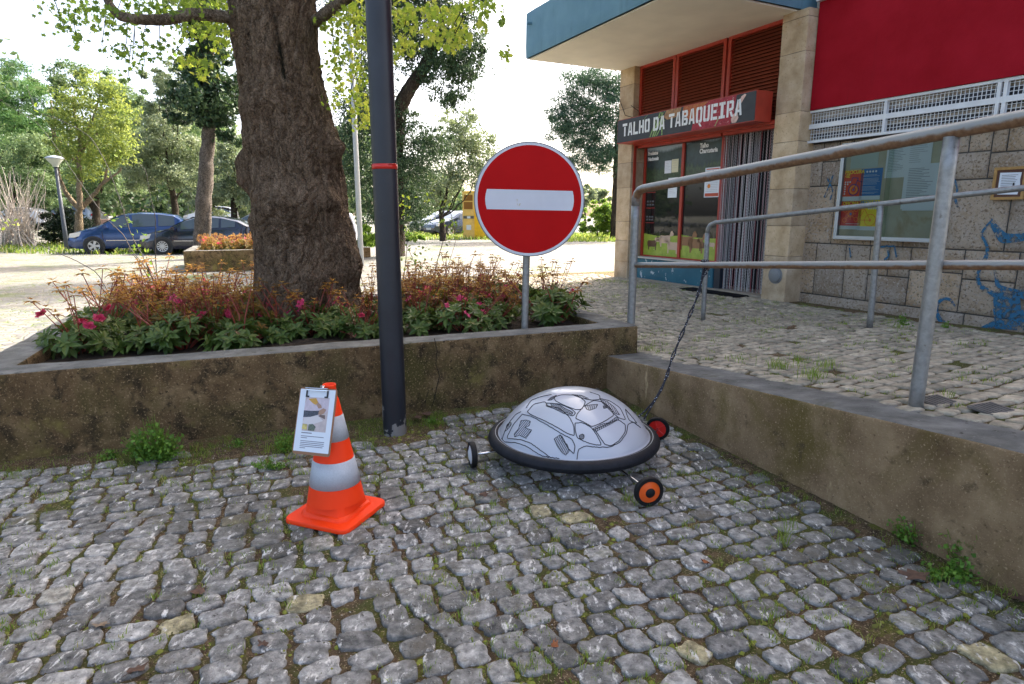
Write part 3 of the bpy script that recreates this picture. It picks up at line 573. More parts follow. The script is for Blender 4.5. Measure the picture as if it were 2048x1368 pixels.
# blue graffiti painted on the stones
def make_paint():
    m, n, o = _new('blue_spray_paint'); p = n.nodes.new('ShaderNodeBsdfPrincipled'); p.inputs['Base Color'].default_value = (.022, .12, .22, 1); p.inputs['Roughness'].default_value = .8
    tc = n.nodes.new('ShaderNodeTexCoord'); nz = noise_n(n, tc, 26, 6, .7); r = ramp(n, [(.47, (0, 0, 0)), (.60, (1, 1, 1))]); n.links.new(nz.outputs[0], r.inputs[0])
    t = n.nodes.new('ShaderNodeBsdfTransparent'); mx = n.nodes.new('ShaderNodeMixShader'); n.links.new(r.outputs[0], mx.inputs[0]); n.links.new(p.outputs[0], mx.inputs[1]); n.links.new(t.outputs[0], mx.inputs[2]); n.links.new(mx.outputs[0], o.inputs[0]); return m
m_spray = make_paint()
def ribbon(mb, P, wds, y):
    P = np.array(P, float); n = 5*(len(P)-1)+1; t = np.linspace(0, len(P)-1, n); ks = np.arange(len(P)); q = np.stack([np.interp(t, ks, P[:, 0]), np.interp(t, ks, P[:, 1])], -1)
    for _ in range(2): q[1:-1] = (q[:-2]+2*q[1:-1]+q[2:])/4
    wv = np.interp(t, ks, np.broadcast_to(wds, (len(P),))); d = np.gradient(q, axis=0); d /= np.maximum(np.linalg.norm(d, axis=1, keepdims=True), 1e-9); nn = np.stack([-d[:, 1], d[:, 0]], -1)
    a = q+nn*wv[:, None]/2; b = q-nn*wv[:, None]/2; v = np.concatenate([np.stack([a[:, 0], np.full(n, y), a[:, 1]], -1), np.stack([b[:, 0], np.full(n, y), b[:, 1]], -1)])
    i = np.arange(n-1); mb.add(v, np.stack([i, i+1, n+i+1, n+i], -1))
def c8(x, y): return fac(1840+x/4.558, 380+y/4.558)
gk = 0
for P, wd in (([(325, 75), (332, 110), (350, 155)], [.025, .03, .02]), ([(650, 265), (680, 330), (740, 410), (770, 440), (850, 440), (950, 430), (1100, 380)], [.03, .06, .09, .11, .09, .08, .05]),
              ([(650, 285), (600, 345), (560, 400), (590, 450), (622, 520), (615, 600), (560, 690), (530, 780), (545, 870), (640, 930), (720, 970)], [.02, .025, .03, .025, .03, .04, .04, .04, .05, .05, .06]),
              ([(680, 700), (700, 790), (715, 880), (800, 905), (950, 930)], [.02, .03, .05, .04, .03]), ([(325, 1060), (290, 1000), (220, 985), (165, 1030), (150, 1110), (190, 1190), (260, 1230)], [.02, .03, .04, .04, .05, .05, .03]),
              ([(730, 900), (720, 1000), (735, 1120), (700, 1250)], [.06, .1, .1, .04]), ([(800, 930), (800, 1100), (790, 1270)], [.22, .26, .20]), ([(560, 1260), (640, 1235), (720, 1220)], [.02, .06, .1]), ([(900, 1130), (980, 1180), (1100, 1230)], [.12, .2, .3]), ([(900, 930), (1000, 950), (1100, 930)], [.1, .13, .12])):
    gk += 1; mb = MB(); ribbon(mb, [c8(*q) for q in P], wd, .288-.0004*gk); mb.build('graffiti', m_spray, bd)
for P, wd in (([(1655, 355), (1668, 380), (1662, 400)], .02), ([(1668, 350), (1660, 372), (1650, 395)], .02), ([(1700, 490), (1703, 515)], .02), ([(1775, 490), (1780, 512), (1770, 520)], .025), ([(1790, 490), (1795, 515)], .02), ([(1760, 494), (1790, 492)], .02), ([(1905, 340), (1918, 380), (1908, 400)], .02)):
    gk += 1; mb = MB(); ribbon(mb, [fac(*q) for q in P], wd, .288-.0004*gk); mb.build('graffiti', m_spray, bd)

# ------------------------------------------------------------------ shop sign
sg = facroot('shop_sign', 'long box sign reading TALHO DA TABAQUEIRA over the shop window', 'sign', -3.35, -.30, 2.765)
mb = MB(); mb.box(0, 3.20, 0, .30, 0, .405); mb.build('sign_box', m_red, sg)
m_sbk = plain('sign_black_print', (.018, .018, .024), .4, var=.3)
mb = MB(); mb.box(.012, 3.19, -.006, -.0005, .012, .395); mb.build('printed_face', m_sbk, sg)
def shape(mb, P, y, r=.5): mb.add([(a, y, b) for a, b in P], [list(range(len(P)))], r)
m_meat = layered('printed_meat', (12, [(.3, (.22, .008, .02)), (.7, (.42, .035, .055))]), [(16, .6, .64, (.62, .40, .38), (1, 1, 2)), (30, .64, .68, (.10, .004, .008))], rough=.4, bumps=())
m_spice = layered('printed_spice', (60, [(.3, (.30, .05, .015)), (.7, (.5, .16, .05))]), [(80, .6, .65, (.45, .33, .08))], rough=.4, bumps=())
mb = MB(); mb.add([(1.95, -.008, .013), (2.75, -.008, .013), (2.80, -.008, .10), (2.84, -.008, .394), (2.3, -.008, .394), (2.10, -.008, .30), (1.98, -.008, .14)], [list(range(7))]); mb.build('meat_print', m_meat, sg)
mb = MB(); shape(mb, [(1.85, .20), (1.98, .14), (2.10, .30), (2.3, .394), (1.75, .394), (1.72, .30)], -.0075); mb.build('spice_print', m_spice, sg)
mb = MB(); shape(mb, [(1.28, .30), (1.34, .394), (1.70, .394), (1.66, .28), (1.5, .25), (1.36, .25)], -.0077); mb.build('onion_print', plain('onion_print', (.32, .16, .06), .4, var=.5, vscale=20), sg)
m_leek = plain('printed_leek', (.22, .34, .10), .4, var=.5, vscale=25)
lk = 0
for (a, b, c, d, wd) in ((1.00, .02, 1.18, .39, .035), (1.05, .02, 1.25, .36, .03), (.93, .02, 1.10, .30, .03), (1.10, .02, 1.30, .25, .025), (.72, .30, .86, .39, .012), (1.24, .02, 1.22, .38, .03), (2.44, .02, 2.52, .14, .02), (1.16, .30, 1.3, .39, .02)):
    lk += 1; mb = MB(); shape(mb, [(a, b), (a+wd, b), (c+wd*.7, d), (c, d)], -.0079-.0001*lk); mb.build('leek_print', m_leek, sg)
m_garlic = plain('printed_garlic', (.62, .42, .36), .4, var=.3, vscale=18)
mb = MB(); shape(mb, [(2.86, .13), (2.90, .22), (2.96, .30), (3.02, .37), (2.99, .385), (2.93, .36), (2.88, .28), (2.83, .20)], -.0083); shape(mb, [(2.78, .02), (2.86, .02), (2.90, .08), (2.87, .17), (2.80, .14), (2.76, .08)], -.0085); mb.build('garlic_print', m_garlic, sg)
# stencil capitals as rectangles and slanted bars in a unit box
GLY = {'T': [[(0, .80), (1, .80), (1, 1), (0, 1)], [(.36, 0), (.66, 0), (.66, .75), (.36, .75)]],
 'A': [[(0, 0), (.28, 0), (.46, .96), (.30, 1)], [(.72, 0), (1, 0), (.74, 1), (.52, 1), (.52, .85)], [(.34, .2), (.68, .2), (.65, .36), (.37, .36)]],
 'L': [[(0, 0), (.3, 0), (.3, 1), (0, 1)], [(.35, 0), (1, 0), (1, .2), (.35, .2)]],
 'H': [[(0, 0), (.3, 0), (.3, 1), (0, 1)], [(.7, 0), (1, 0), (1, 1), (.7, 1)], [(.35, .42), (.65, .42), (.65, .6), (.35, .6)]],
 'O': [[(.12, 0), (.46, 0), (.46, .17), (.3, .2), (.3, .8), (.46, .83), (.46, 1), (.12, 1), (0, .88), (0, .12)], [(.54, 0), (.88, 0), (1, .12), (1, .88), (.88, 1), (.54, 1), (.54, .83), (.7, .8), (.7, .2), (.54, .17)]],
 'D': [[(0, 0), (.3, 0), (.3, 1), (0, 1)], [(.36, 0), (.8, 0), (1, .15), (1, .85), (.8, 1), (.36, 1), (.36, .82), (.62, .82), (.7, .75), (.7, .25), (.62, .18), (.36, .18)]],
 'B': [[(0, 0), (.3, 0), (.3, 1), (0, 1)], [(.36, .53), (.88, .56), (.98, .66), (.98, .9), (.86, 1), (.36, 1), (.36, .84), (.66, .84), (.68, .8), (.68, .72), (.64, .68), (.36, .68)], [(.36, 0), (.86, 0), (1, .1), (1, .38), (.88, .49), (.36, .49), (.36, .34), (.66, .34), (.7, .3), (.7, .2), (.66, .16), (.36, .16)]],
 'Q': [[(.12, 0), (.44, 0), (.44, .17), (.3, .2), (.3, .8), (.46, .83), (.46, 1), (.12, 1), (0, .88), (0, .12)], [(.54, 0), (.88, 0), (1, .12), (1, .88), (.88, 1), (.54, 1), (.54, .83), (.7, .8), (.7, .2), (.54, .17)], [(.42, -.04), (.72, -.04), (1.0, -.26), (.72, -.26)]],
 'U': [[(.12, 0), (.46, 0), (.46, .18), (.3, .22), (.3, 1), (0, 1), (0, .12)], [(.54, 0), (.88, 0), (1, .12), (1, 1), (.7, 1), (.7, .22), (.54, .18)]],
 'E': [[(0, 0), (.3, 0), (.3, 1), (0, 1)], [(.36, 0), (1, 0), (1, .19), (.36, .19)], [(.36, .41), (.85, .41), (.85, .6), (.36, .6)], [(.36, .81), (1, .81), (1, 1), (.36, 1)]],
 'I': [[(.3, 0), (.7, 0), (.7, 1), (.3, 1)], [(.05, 0), (.26, 0), (.26, .18), (.05, .18)], [(.74, 0), (.95, 0), (.95, .18), (.74, .18)], [(.05, .82), (.26, .82), (.26, 1), (.05, 1)], [(.74, .82), (.95, .82), (.95, 1), (.74, 1)]],
 'R': [[(0, 0), (.3, 0), (.3, 1), (0, 1)], [(.36, .36), (.84, .40), (1, .5), (1, .9), (.86, 1), (.36, 1), (.36, .83), (.66, .83), (.7, .78), (.7, .6), (.64, .54), (.36, .54)], [(.42, .32), (.74, .34), (1, 0), (.70, 0)]]}
from mathutils.geometry import tessellate_polygon
def glyphs(parent, s_, x0, z0, h, wd, gapw, name, mat_, y=-.010, hs=None):
    x = x0
    for k, ch in enumerate(s_):
        if ch == ' ': x += wd*.55; continue
        hh = h*(hs[k] if hs else 1); mb = MB()
        for P in GLY[ch]:
            P3 = [Vector((x+a*wd, 0, z0+b*hh)) for a, b in P]; tri = tessellate_polygon([P3])
            mb.add([(p.x, y, p.z) for p in P3]+[(p.x, y+.0015, p.z) for p in P3], [list(t) for t in tri]+[[i, (i+1) % len(P3), len(P3)+(i+1) % len(P3), len(P3)+i] for i in range(len(P3))])
        mb.build(name, mat_, parent); x += wd+gapw
glyphs(sg, 'TALHO DA TABAQUEIRA', .17, .110, .215, .1305, .0265, 'sign_letter', m_letter, hs=[1]*9+[1.0, 1.02, 1.04, 1.06, 1.06, 1.06, 1.06, 1.05, 1.04, 1.02])

# bead curtain in the doorway
bc = facroot('chain_curtain', 'silver and red chain curtain hanging in the shop doorway', 'curtain', -1.27, .22, .33)
m_al = plain('curtain_silver', (.68, .65, .64), .5, metal=.15); m_alr = plain('curtain_wine', (.34, .06, .08), .4, metal=.2); m_ald = plain('curtain_charcoal', (.14, .14, .16), .4, metal=.3)
proto = {}
for kk, mm in enumerate((m_al, m_alr, m_ald)):
    mb = MB(); L_ = 2.38; n = 110; zz = np.linspace(0, L_, n); t_ = np.array([[1, 0, 0], [0, 1, 0], [-1, 0, 0], [0, -1, 0]])*.0055
    for i_, z in enumerate(zz):
        c_ = np.array([.0025*(-1)**i_, 0, z]); v = np.concatenate([c_+t_, [c_+[0, 0, .0125], c_-[0, 0, .0125]]])
        mb.add(v, np.array([[0, 1, 4], [1, 2, 4], [2, 3, 4], [3, 0, 4], [1, 0, 5], [2, 1, 5], [3, 2, 5], [0, 3, 5]]))
    proto[kk] = mb
R5 = np.random.default_rng(2); meshes = {}; ns = 80
for s_ in range(ns):
    x = .02+s_*1.14/(ns-1)
    if .82 < x < .87: continue
    kk = int(R5.choice([0, 0, 0, 0, 0, 1, 2])) if s_ % 13 else 1
    if kk not in meshes:
        o = proto[kk].build('strand', (m_al, m_alr, m_ald)[kk], bc); meshes[kk] = o.data
    else:
        o = bpy.data.objects.new('strand', meshes[kk]); col.objects.link(o); o.parent = bc
    o.location = (x+R5.normal(0, .003), R5.uniform(-.015, .03), R5.uniform(-.03, .06)*(1 if R5.random() < .3 else .2)); o.rotation_euler = (R5.normal(0, .002), R5.normal(0, .006), 0)
mb = MB(); mb.box(0, 1.17, -.01, .03, 2.385, 2.41); mb.build('curtain_rail', m_red, bc)
mt_ = facroot('door_mat', 'dark ribbed rubber mat lying before the chain curtain', 'mat', -1.5, -.30, .31)
mb = MB(); mb.box(0, 1.2, 0, .30, -.006, .006)
for k in range(26): mb.box(.02+k*.046, .04+k*.046, .01, .29, .006, .016)
mb.build('mat', m_black, mt_)

# papers in the window
def paper(parent_name, label, px0, py0, px1, py1, off, mat_, cat='poster', lines=0):
    a, z1 = fac(px0, py0, off); b, z0 = fac(px1, py1, off); r = facroot(parent_name, label, cat, a, -off, z0); w_, h_ = abs(b-a), abs(z1-z0)
    mb = MB(); mb.box(0, w_, 0, .002, 0, h_); mb.build('sheet', mat_, r)
    if lines:
        mb = MB()
        for k in range(lines):
            z = h_*(.9-.75*k/lines); mb.box(w_*.12, w_*(.5+.36*rng.random()), -.0015, -.0003, z, z+h_*.012)
        mb.build('writing', plain('faint_ink', (.25, .26, .29), .7), r)
    return r, w_, h_
paper('notice', 'narrow white notice on the left pane, upper left of a pair, taped inside', 1330, 322, 1342, 346, -.292, m_paper, lines=6)
paper('notice', 'pale yellowish notice on the left pane beside its white twin', 1344, 319, 1356, 344, -.292, plain('cream_paper', (.62, .60, .42), .7), lines=4)
paper('notice', 'tall white notice on the left pane below the pair', 1337, 356, 1353, 395, -.292, m_paper, lines=9)
r_, w_, h_ = paper('poster', 'white poster with orange pictures and a red strip on the right window pane', 1411, 336, 1438, 394, -.290, m_paper, lines=0)
mb = MB(); mb.box(w_*.06, w_*.94, -.0012, -.0002, h_*.03, h_*.14); mb.box(w_*.08, w_*.92, -.0012, -.0002, h_*.93, h_*.965); mb.build('red_strip', plain('print_red', (.45, .07, .03), .6), r_)
mb = MB(); mb.lathe([(0, 0), (.035, 0), (.035, .001)], 14, M=Matrix.Translation((w_*.3, -.0015, h_*.38))@Matrix.Rotation(math.pi/2, 4, 'X')); mb.build('orange_picture', plain('print_orange', (.6, .2, .02), .6), r_)
mb = MB(); shape(mb, [(w_*.45, h_*.72), (w_*.62, h_*.72), (w_*.58, h_*.88), (w_*.5, h_*.92)], -.0012); mb.build('blue_picture', plain('print_blue', (.02, .12, .3), .6), r_)
mb = MB()
for k in range(9): mb.box(w_*.1, w_*.85, -.0012, -.0003, h_*(.2+.055*k), h_*(.208+.055*k))
mb.build('writing', MATS['faint_ink'], r_)

# notice board
x0, z0 = .83, 1.19; x1, z1 = 2.13, 2.395
nbd = facroot('notice_board', 'glazed aluminium notice board on the stone wall with posters and papers inside', 'notice board', x0, .22, z0)
W_, H_ = x1-x0, z1-z0
mb = MB()
for (a, b, c, d) in ((0, W_, 0, .045), (0, W_, H_-.045, H_), (0, .045, .045, H_-.045), (W_-.045, W_, .045, H_-.045)): mb.box(a, b, 0, .07, c, d); 
for (a, b, c, d) in ((.012, W_-.012, .016, .022), (.016, .022, .02, H_-.02)): mb.box(a, b, -.004, 0, c, d)
mb.build('frame', plain('aluminium', (.42, .45, .47), .4, metal=.4), nbd)
mb = MB(); mb.box(.045, W_-.045, .05, .06, .045, H_-.045); mb.build('backing', layered('felt_backing', (3, [(.3, (.40, .36, .26)), (.7, (.50, .47, .38))]), [(2, .6, .7, (.36, .29, .18))], rough=.8, bumps=()), nbd)
def pane_mat():
    m, n, o = _new('clear_pane'); g = n.nodes.new('ShaderNodeBsdfGlossy'); g.inputs['Roughness'].default_value = .02; t = n.nodes.new('ShaderNodeBsdfTransparent'); t.inputs[0].default_value = (.93, .97, .95, 1); fr_ = n.nodes.new('ShaderNodeFresnel'); fr_.inputs[0].default_value = 1.5
    g.inputs[0].default_value = (.08, .08, .08, 1); mx = n.nodes.new('ShaderNodeMixShader'); n.links.new(fr_.outputs[0], mx.inputs[0]); n.links.new(t.outputs[0], mx.inputs[1]); n.links.new(g.outputs[0], mx.inputs[2]); n.links.new(mx.outputs[0], o.inputs[0]); return m
m_pane = pane_mat()
for a, b, yy in ((.045, W_*.53, .012), (W_*.48, W_-.045, .020)):
    mb = MB(); mb.box(a, b, yy, yy+.004, .045, H_-.045); mb.build('sliding_pane', m_pane, nbd)
def board_paper(name, label, px0, py0, px1, py1, mat_, yy=.045, lines=0):
    r, w_, h_ = paper(name, label, px0, py0, px1, py1, -(.22+yy), mat_, lines=lines); return r, w_, h_
p_or = plain('poster_red', (.72, .06, .02), .6); p_bl = plain('poster_blue', (.015, .15, .42), .6); p_ye = plain('poster_yellow', (.9, .68, .03), .6); p_o2 = plain('poster_orange', (.9, .26, .03), .6); p_pu = plain('poster_purple', (.07, .03, .2), .6)
def ring(mb, cx_, cz_, r0, r1, y, n=24, a0=0, a1=2*math.pi):
    t = np.linspace(a0, a1, n); v = np.concatenate([np.stack([cx_+r*np.cos(t), np.full(n, y), cz_+r*np.sin(t)], -1) for r in (r0, r1)]); i = np.arange(n-1); mb.add(v, np.stack([i, i+1, n+i+1, n+i], -1))
def bar(mb, a, b, wd, y):
    a, b = np.array(a, float), np.array(b, float); d = b-a; d /= np.linalg.norm(d); nn = np.array([-d[1], d[0]])*wd/2; mb.add([(q[0], y, q[1]) for q in (a+nn, a-nn, b-nn, b+nn)], [[0, 1, 2, 3]])
r, w_, h_ = board_paper('poster', 'red PROCURA-SE poster with a purple bicycle wheel, upper left on the notice board', 1690, 342, 1722, 401, p_or)
mb = MB(); mb.box(0, w_, -.002, -.0004, 0, h_*.14); mb.build('footer', m_paper, r)
mb = MB(); ring(mb, w_*.56, h_*.36, .062, .074, -.0030, 30); [bar(mb, a, b, .012, -.0032-.0002*k) for k, (a, b) in enumerate([((w_*.56, h_*.36), (w_*.75, h_*.74)), ((w_*.75, h_*.74), (w_*.45, h_*.76)), ((w_*.45, h_*.76), (w_*.42, h_*.64)), ((w_*.72, h_*.66), (w_*.99, h_*.6))])]; mb.build('bicycle_print', p_pu, r)
mb = MB(); ring(mb, w_*.56, h_*.36, .034, .056, -.0026, 26); mb.build('wheel_print', p_o2, r); mb = MB(); ring(mb, w_*.56, h_*.36, .0, .014, -.0034, 14); mb.build('hub_print', p_bl, r)
mb = MB(); [ring(mb, w_*a, h_*b, 0, .011, -.0024, 10) for a, b in ((.1, .62), (.22, .62), (.34, .62), (.1, .55), (.22, .55), (.1, .47), (.1, .39), (.1, .31), (.1, .23))]; mb.build('badge_print', m_paper, r)
text_mesh('PROCURA', .062, p_ye, 'poster_lettering', r, (w_*.04, -.003, h_*.89), .92, .001, .0015); text_mesh('-SE', .062, p_ye, 'poster_lettering', r, (w_*.04, -.003, h_*.77), .92, .001, .0015)
r, w_, h_ = board_paper('poster', 'blue poster with four white circles and fine white text on the notice board', 1724, 338, 1759, 399, p_bl)
mb = MB(); mb.box(0, w_, -.002, -.0004, 0, h_*.13); [ring(mb, w_*a, h_*.9, 0, .013, -.0024, 12) for a in (.28, .42, .56, .70)]
for k in range(17):
    if k not in (2, 9, 14): mb.box(w_*.1, w_*(.7+.22*rng.random()), -.002, -.0004, h_*(.79-.037*k), h_*(.797-.037*k))
mb.build('white_print', m_paper, r)
r, w_, h_ = board_paper('poster', 'dark red OFICINA poster with orange bicycle chain pattern, lower left on the notice board', 1684, 403, 1719, 459, plain('poster_crimson', (.62, .03, .03), .6))
mb = MB(); mb.box(0, w_, -.002, -.0004, 0, h_*.13); mb.box(w_*.3, w_*.95, -.002, -.0004, h_*.19, h_*.205); mb.build('footer', m_paper, r)
mb = MB()
for a, b, q in ((.22, .33, .030), (.78, .36, .030), (.22, .68, .028), (.75, .7, .028), (.5, .55, .042)): ring(mb, w_*a, h_*b, q-.007, q, -.0025-.0001*a, 18)
for k in range(8): t = k*math.pi/4; bar(mb, (w_*.5+.02*math.cos(t), h_*.55+.02*math.sin(t)), (w_*.5+.075*math.cos(t), h_*.55+.075*math.sin(t)), .006, -.0022-.00005*k)
mb.build('chain_print', p_o2, r); mb = MB(); ring(mb, w_*.5, h_*.55, 0, .016, -.003, 14); mb.build('hub_print', p_bl, r)
text_mesh('OFICINA', .060, p_ye, 'poster_lettering', r, (w_*.06, -.003, h_*.87), .95, .001, .0015)
r, w_, h_ = board_paper('poster', 'yellow PROCURA poster with an orange bicycle wheel, lower right of the four on the board', 1720, 401, 1753, 461, p_ye)
mb = MB(); mb.box(0, w_, -.002, -.0004, 0, h_*.13); [ring(mb, w_*a, h_*.73, 0, .011, -.0024, 10) for a in (.5, .62, .74, .86)]; mb.build('footer', m_paper, r)
mb = MB(); ring(mb, w_*.62, h_*.34, .068, .076, -.0028, 30); ring(mb, w_*.62, h_*.34, 0, .018, -.0030, 14); [bar(mb, a, b, .008, -.0032-.0001*k) for k, (a, b) in enumerate([((w_*.05, h_*.34), (w_*.62, h_*.34)), ((w_*.62, h_*.34), (w_*.3, h_*.72)), ((w_*.3, h_*.72), (w_*.05, h_*.34)), ((w_*.02, h_*.7), (w_*.32, h_*.7))])]; mb.build('bicycle_print', p_o2, r)
text_mesh('PROCURA', .056, p_bl, 'poster_lettering', r, (w_*.05, -.003, h_*.88), .92, .001, .001)
m_gp = plain('greenish_paper', (.40, .47, .44), .7)
board_paper('notice', 'faded greenish sheet at the upper left inside the notice board', 1705, 292, 1755, 334, m_gp, lines=0)
board_paper('notice', 'bluish typed letter in the middle of the notice board', 1776, 290, 1813, 354, m_paper, lines=16)
board_paper('notice', 'white typed letter right of centre, topmost on the notice board', 1817, 284, 1860, 335, m_paper, .043, lines=10)
board_paper('notice', 'long white two-page list hanging lowest on the notice board', 1811, 330, 1870, 418, m_paper, .041, lines=20)
board_paper('notice', 'lower white page under the long list on the notice board', 1809, 376, 1866, 421, m_paper, .0445, lines=8)
# framed note
a, z1_ = fac(1992, 332, -.27); b, z0_ = fac(2052, 400, -.27); z0_ = 1.655; z1_ = 1.985
pf_ = facroot('picture_frame', 'small gilt wooden frame with a torn handwritten note hung on the stone wall', 'picture frame', a, .25, z0_); w_, h_ = .30, z1_-z0_
m_wood = plain('gilt_wood', (.36, .20, .06), .45, var=.2, vscale=30)
mb = MB()
for (p, q, c, d) in ((0, w_, 0, .028), (0, w_, h_-.028, h_), (0, .028, .028, h_-.028), (w_-.028, w_, .028, h_-.028)): mb.box(p, q, 0, .03, c, d)
mb.build('frame', m_wood, pf_)
mb = MB(); mb.box(.028, w_-.028, .012, .03, .028, h_-.028); mb.build('mount', plain('brown_mount', (.10, .045, .03), .8), pf_)
mb = MB(); mb.add([(.055, .0105, .055), (w_-.06, .0105, .05), (w_-.05, .0105, .15), (w_-.056, .0105, .2), (w_-.05, .0105, h_-.06), (.055, .0105, h_-.055)], [list(range(6))]); nn_ = mb.build('note', m_paper, pf_)
mb = MB()
for k in range(11): mb.box(.075, w_-.075-.03*rng.random(), .0090, .0100, h_-.085-.0165*k, h_-.081-.0165*k)
mb.box(w_-.115, w_-.10, .0085, .0095, .14, .17); mb.build('handwriting', m_ink, nn_)

# drain covers on the ramp
for k, (px, py, lb) in enumerate(((1875, 792, 'small dark iron cover in the ramp paving just right of the near rail post'), (1985, 808, 'larger dark iron cover in the ramp paving by the right edge'))):
    p = onz(px, py, .58 if k == 0 else .6); l = w2loc(p); z = float(zr(l[0], l[1]))
    r = empty('drain_cover', (p[0], p[1], z+.012), A22, lb, 'drain cover'); mb = MB(); mb.box(-.09, .09, -.06, .06, -.006, .004)
    for q in range(6): mb.box(-.08+q*.028, -.066+q*.028, -.05, .05, .004, .008)
    o = mb.build('cover', plain('old_iron', (.11, .10, .09), .7, var=.3), r); r.rotation_euler = (math.atan(.087), 0, A22)

# ------------------------------------------------------------------ black lamp pole
pb = onz(788, 868)
pole = empty('lamp_post', (pb[0], pb[1]+.04, 0), 0, 'tall black pole with a strip of red tape, standing before the planter', 'pole')
mb = MB(); zs = np.concatenate([[-.05], np.linspace(0, 6.2, 60)]); mb.lathe([(.0815-.0008*z, z) for z in zs], 40)
def pole_mat():
    m = layered('chipped_black_paint', (5, [(.3, (.009, .011, .017)), (.7, (.016, .019, .028))]), [(30, .735, .74, (.22, .24, .26)), (2, .6, .8, (.022, .024, .032), (1, 1, .15))], rough=.42, bumps=((150, .12, .003),), spec=.5)
    n = m.node_tree; p = [x for x in n.nodes if x.type == 'BSDF_PRINCIPLED'][0]; c = p.inputs['Base Color'].links[0].from_socket
    tc = n.nodes.new('ShaderNodeTexCoord'); nz = noise_n(n, tc, 10, 6, .6); sp = n.nodes.new('ShaderNodeSeparateXYZ'); n.links.new(tc.outputs['Object'], sp.inputs[0])
    mr = n.nodes.new('ShaderNodeMapRange'); mr.inputs[1].default_value = 0; mr.inputs[2].default_value = .35; mr.inputs[3].default_value = .19; mr.inputs[4].default_value = -.04; n.links.new(sp.outputs[2], mr.inputs[0])
    ad = n.nodes.new('ShaderNodeMath'); ad.operation = 'ADD'; n.links.new(nz.outputs[0], ad.inputs[0]); n.links.new(mr.outputs[0], ad.inputs[1]); r = ramp(n, [(.66, (0, 0, 0)), (.675, (1, 1, 1))]); n.links.new(ad.outputs[0], r.inputs[0])
    n.links.new(mix(n, r.outputs[0], c, (.20, .19, .18)), p.inputs['Base Color']); return m
mb.build('pole', pole_mat(), pole, smooth=True)
zt_ = atY(767, 333, pb[1]+.0)[2]; mb = MB(); mb.lathe([(.0806, zt_-.016), (.0822, zt_-.016), (.0824, zt_), (.0822, zt_+.016), (.0806, zt_+.016)], 40); mb.tube([(.04, -.074, zt_+.012), (.078, -.04, zt_+.015)], .004, 5); mb.build('red_tape', plain('red_tape', (.55, .02, .012), .35), pole, smooth=True)

# ------------------------------------------------------------------ no entry sign
sb = onz(1047, 653, .50)
ns_ = empty('no_entry_sign', (.12, 5.27, .47), 0, 'round red no entry sign with a white bar on a grey post in the planter', 'sign')
dc = atY(1060, 400, 5.20)-np.array([.12, 5.27, .47]); tilt = math.radians(9)
mb = MB(); mb.tube(seg((-.015, .02, -.1), (dc[0]-.01, .055, dc[2]+.2), 8), .030, 14); mb.build('post', m_galv, ns_, smooth=True)
MS = Matrix.Translation(dc)@Matrix.Rotation(tilt, 4, 'Z')@Matrix.Rotation(math.radians(1.0), 4, 'Y')@Matrix.Rotation(math.pi/2, 4, 'X')
mb = MB(); mb.lathe([(0, -.028), (.452, -.028), (.455, -.02), (.455, .002), (.449, .004), (.449, -.001), (0, -.001)], 72, M=MS); mb.build('rim', plain('grey_rim', (.19, .20, .215), .45, metal=.5), ns_, smooth=True, angle=35)
mb = MB(); mb.lathe([(.428, .0005), (.4485, .0005)], 72, M=MS); mb.build('white_border', plain('sign_white', (.60, .61, .66), .4), ns_)
mb = MB(); mb.lathe([(0.0001, .0002), (.428, .0006)], 72, M=MS); mb.build('red_disc', layered('sign_red', (4, [(.3, (.42, .002, .003)), (.7, (.48, .003, .004))]), [(50, .75, .76, (.6, .5, .5))], rough=.5, bumps=(), spec=.12), ns_)
bw, bh, cr = .352, .079, .012; pts = [(-bw, -bh), (bw, -bh), (bw+.010, -bh*.5), (bw+.014, 0), (bw+.010, bh*.5), (bw, bh), (-bw, bh), (-bw-.010, bh*.5), (-bw-.014, 0), (-bw-.010, -bh*.5)]
mb = MB(); mb.add([tuple(MS@Vector((a, b, .0016))) for a, b in pts], [list(range(10))]); mb.build('white_bar', layered('sign_white_worn', (6, [(.3, (.56, .57, .62)), (.7, (.62, .63, .68))]), [(14, .67, .7, (.50, .44, .34), (1, 1, .6))], rough=.4, bumps=(), spec=.5), ns_)

# ------------------------------------------------------------------ cone
cn = empty('traffic_cone', (-.896, 2.965, .008), math.radians(-20.8), 'orange traffic cone with two silver reflective bands and a clipboard hung on it', 'cone')
m_or = layered('cone_orange', (4, [(.3, (.86, .042, .002)), (.7, (.92, .05, .003))]), [(30, .68, .74, (.50, .05, .02)), (9, .66, .8, (.70, .07, .02))], rough=.5, bumps=((60, .06, .005),), spec=.3)
def rr_(hw, r, n=6):
    P = []
    for cxs, cys, a0 in ((1, 1, 0), (-1, 1, 90), (-1, -1, 180), (1, -1, 270)):
        for k in range(n+1): t = math.radians(a0+90*k/n); P.append((cxs*(hw-r)+r*math.cos(t), cys*(hw-r)+r*math.sin(t)))
    return np.array(P)
mb = MB(); rings_ = []; O = rr_(.187, .045); n = len(O); tv = np.arctan2(O[:, 1], O[:, 0])
for (s_, z) in ((1., 0), (1.003, .004), (1.0, .016), (.985, .021)): rings_.append(np.stack([O[:, 0]*s_, O[:, 1]*s_, np.full(n, z)], -1))
for (rd, z) in ((.172, .024), (.168, .034), (.160, .040), (.150, .043), (.145, .060), (.1405, .085)):
    rings_.append(np.stack([rd*np.cos(tv), rd*np.sin(tv), np.full(n, z)], -1))
i, j = np.meshgrid(np.arange(len(rings_)-1), np.arange(n), indexing='ij'); j2 = (j+1) % n
mb.add(np.concatenate(rings_), np.stack([i*n+j, i*n+j2, (i+1)*n+j2, (i+1)*n+j], -1).reshape(-1, 4)); mb.build('base', m_or, cn, smooth=True, angle=50)
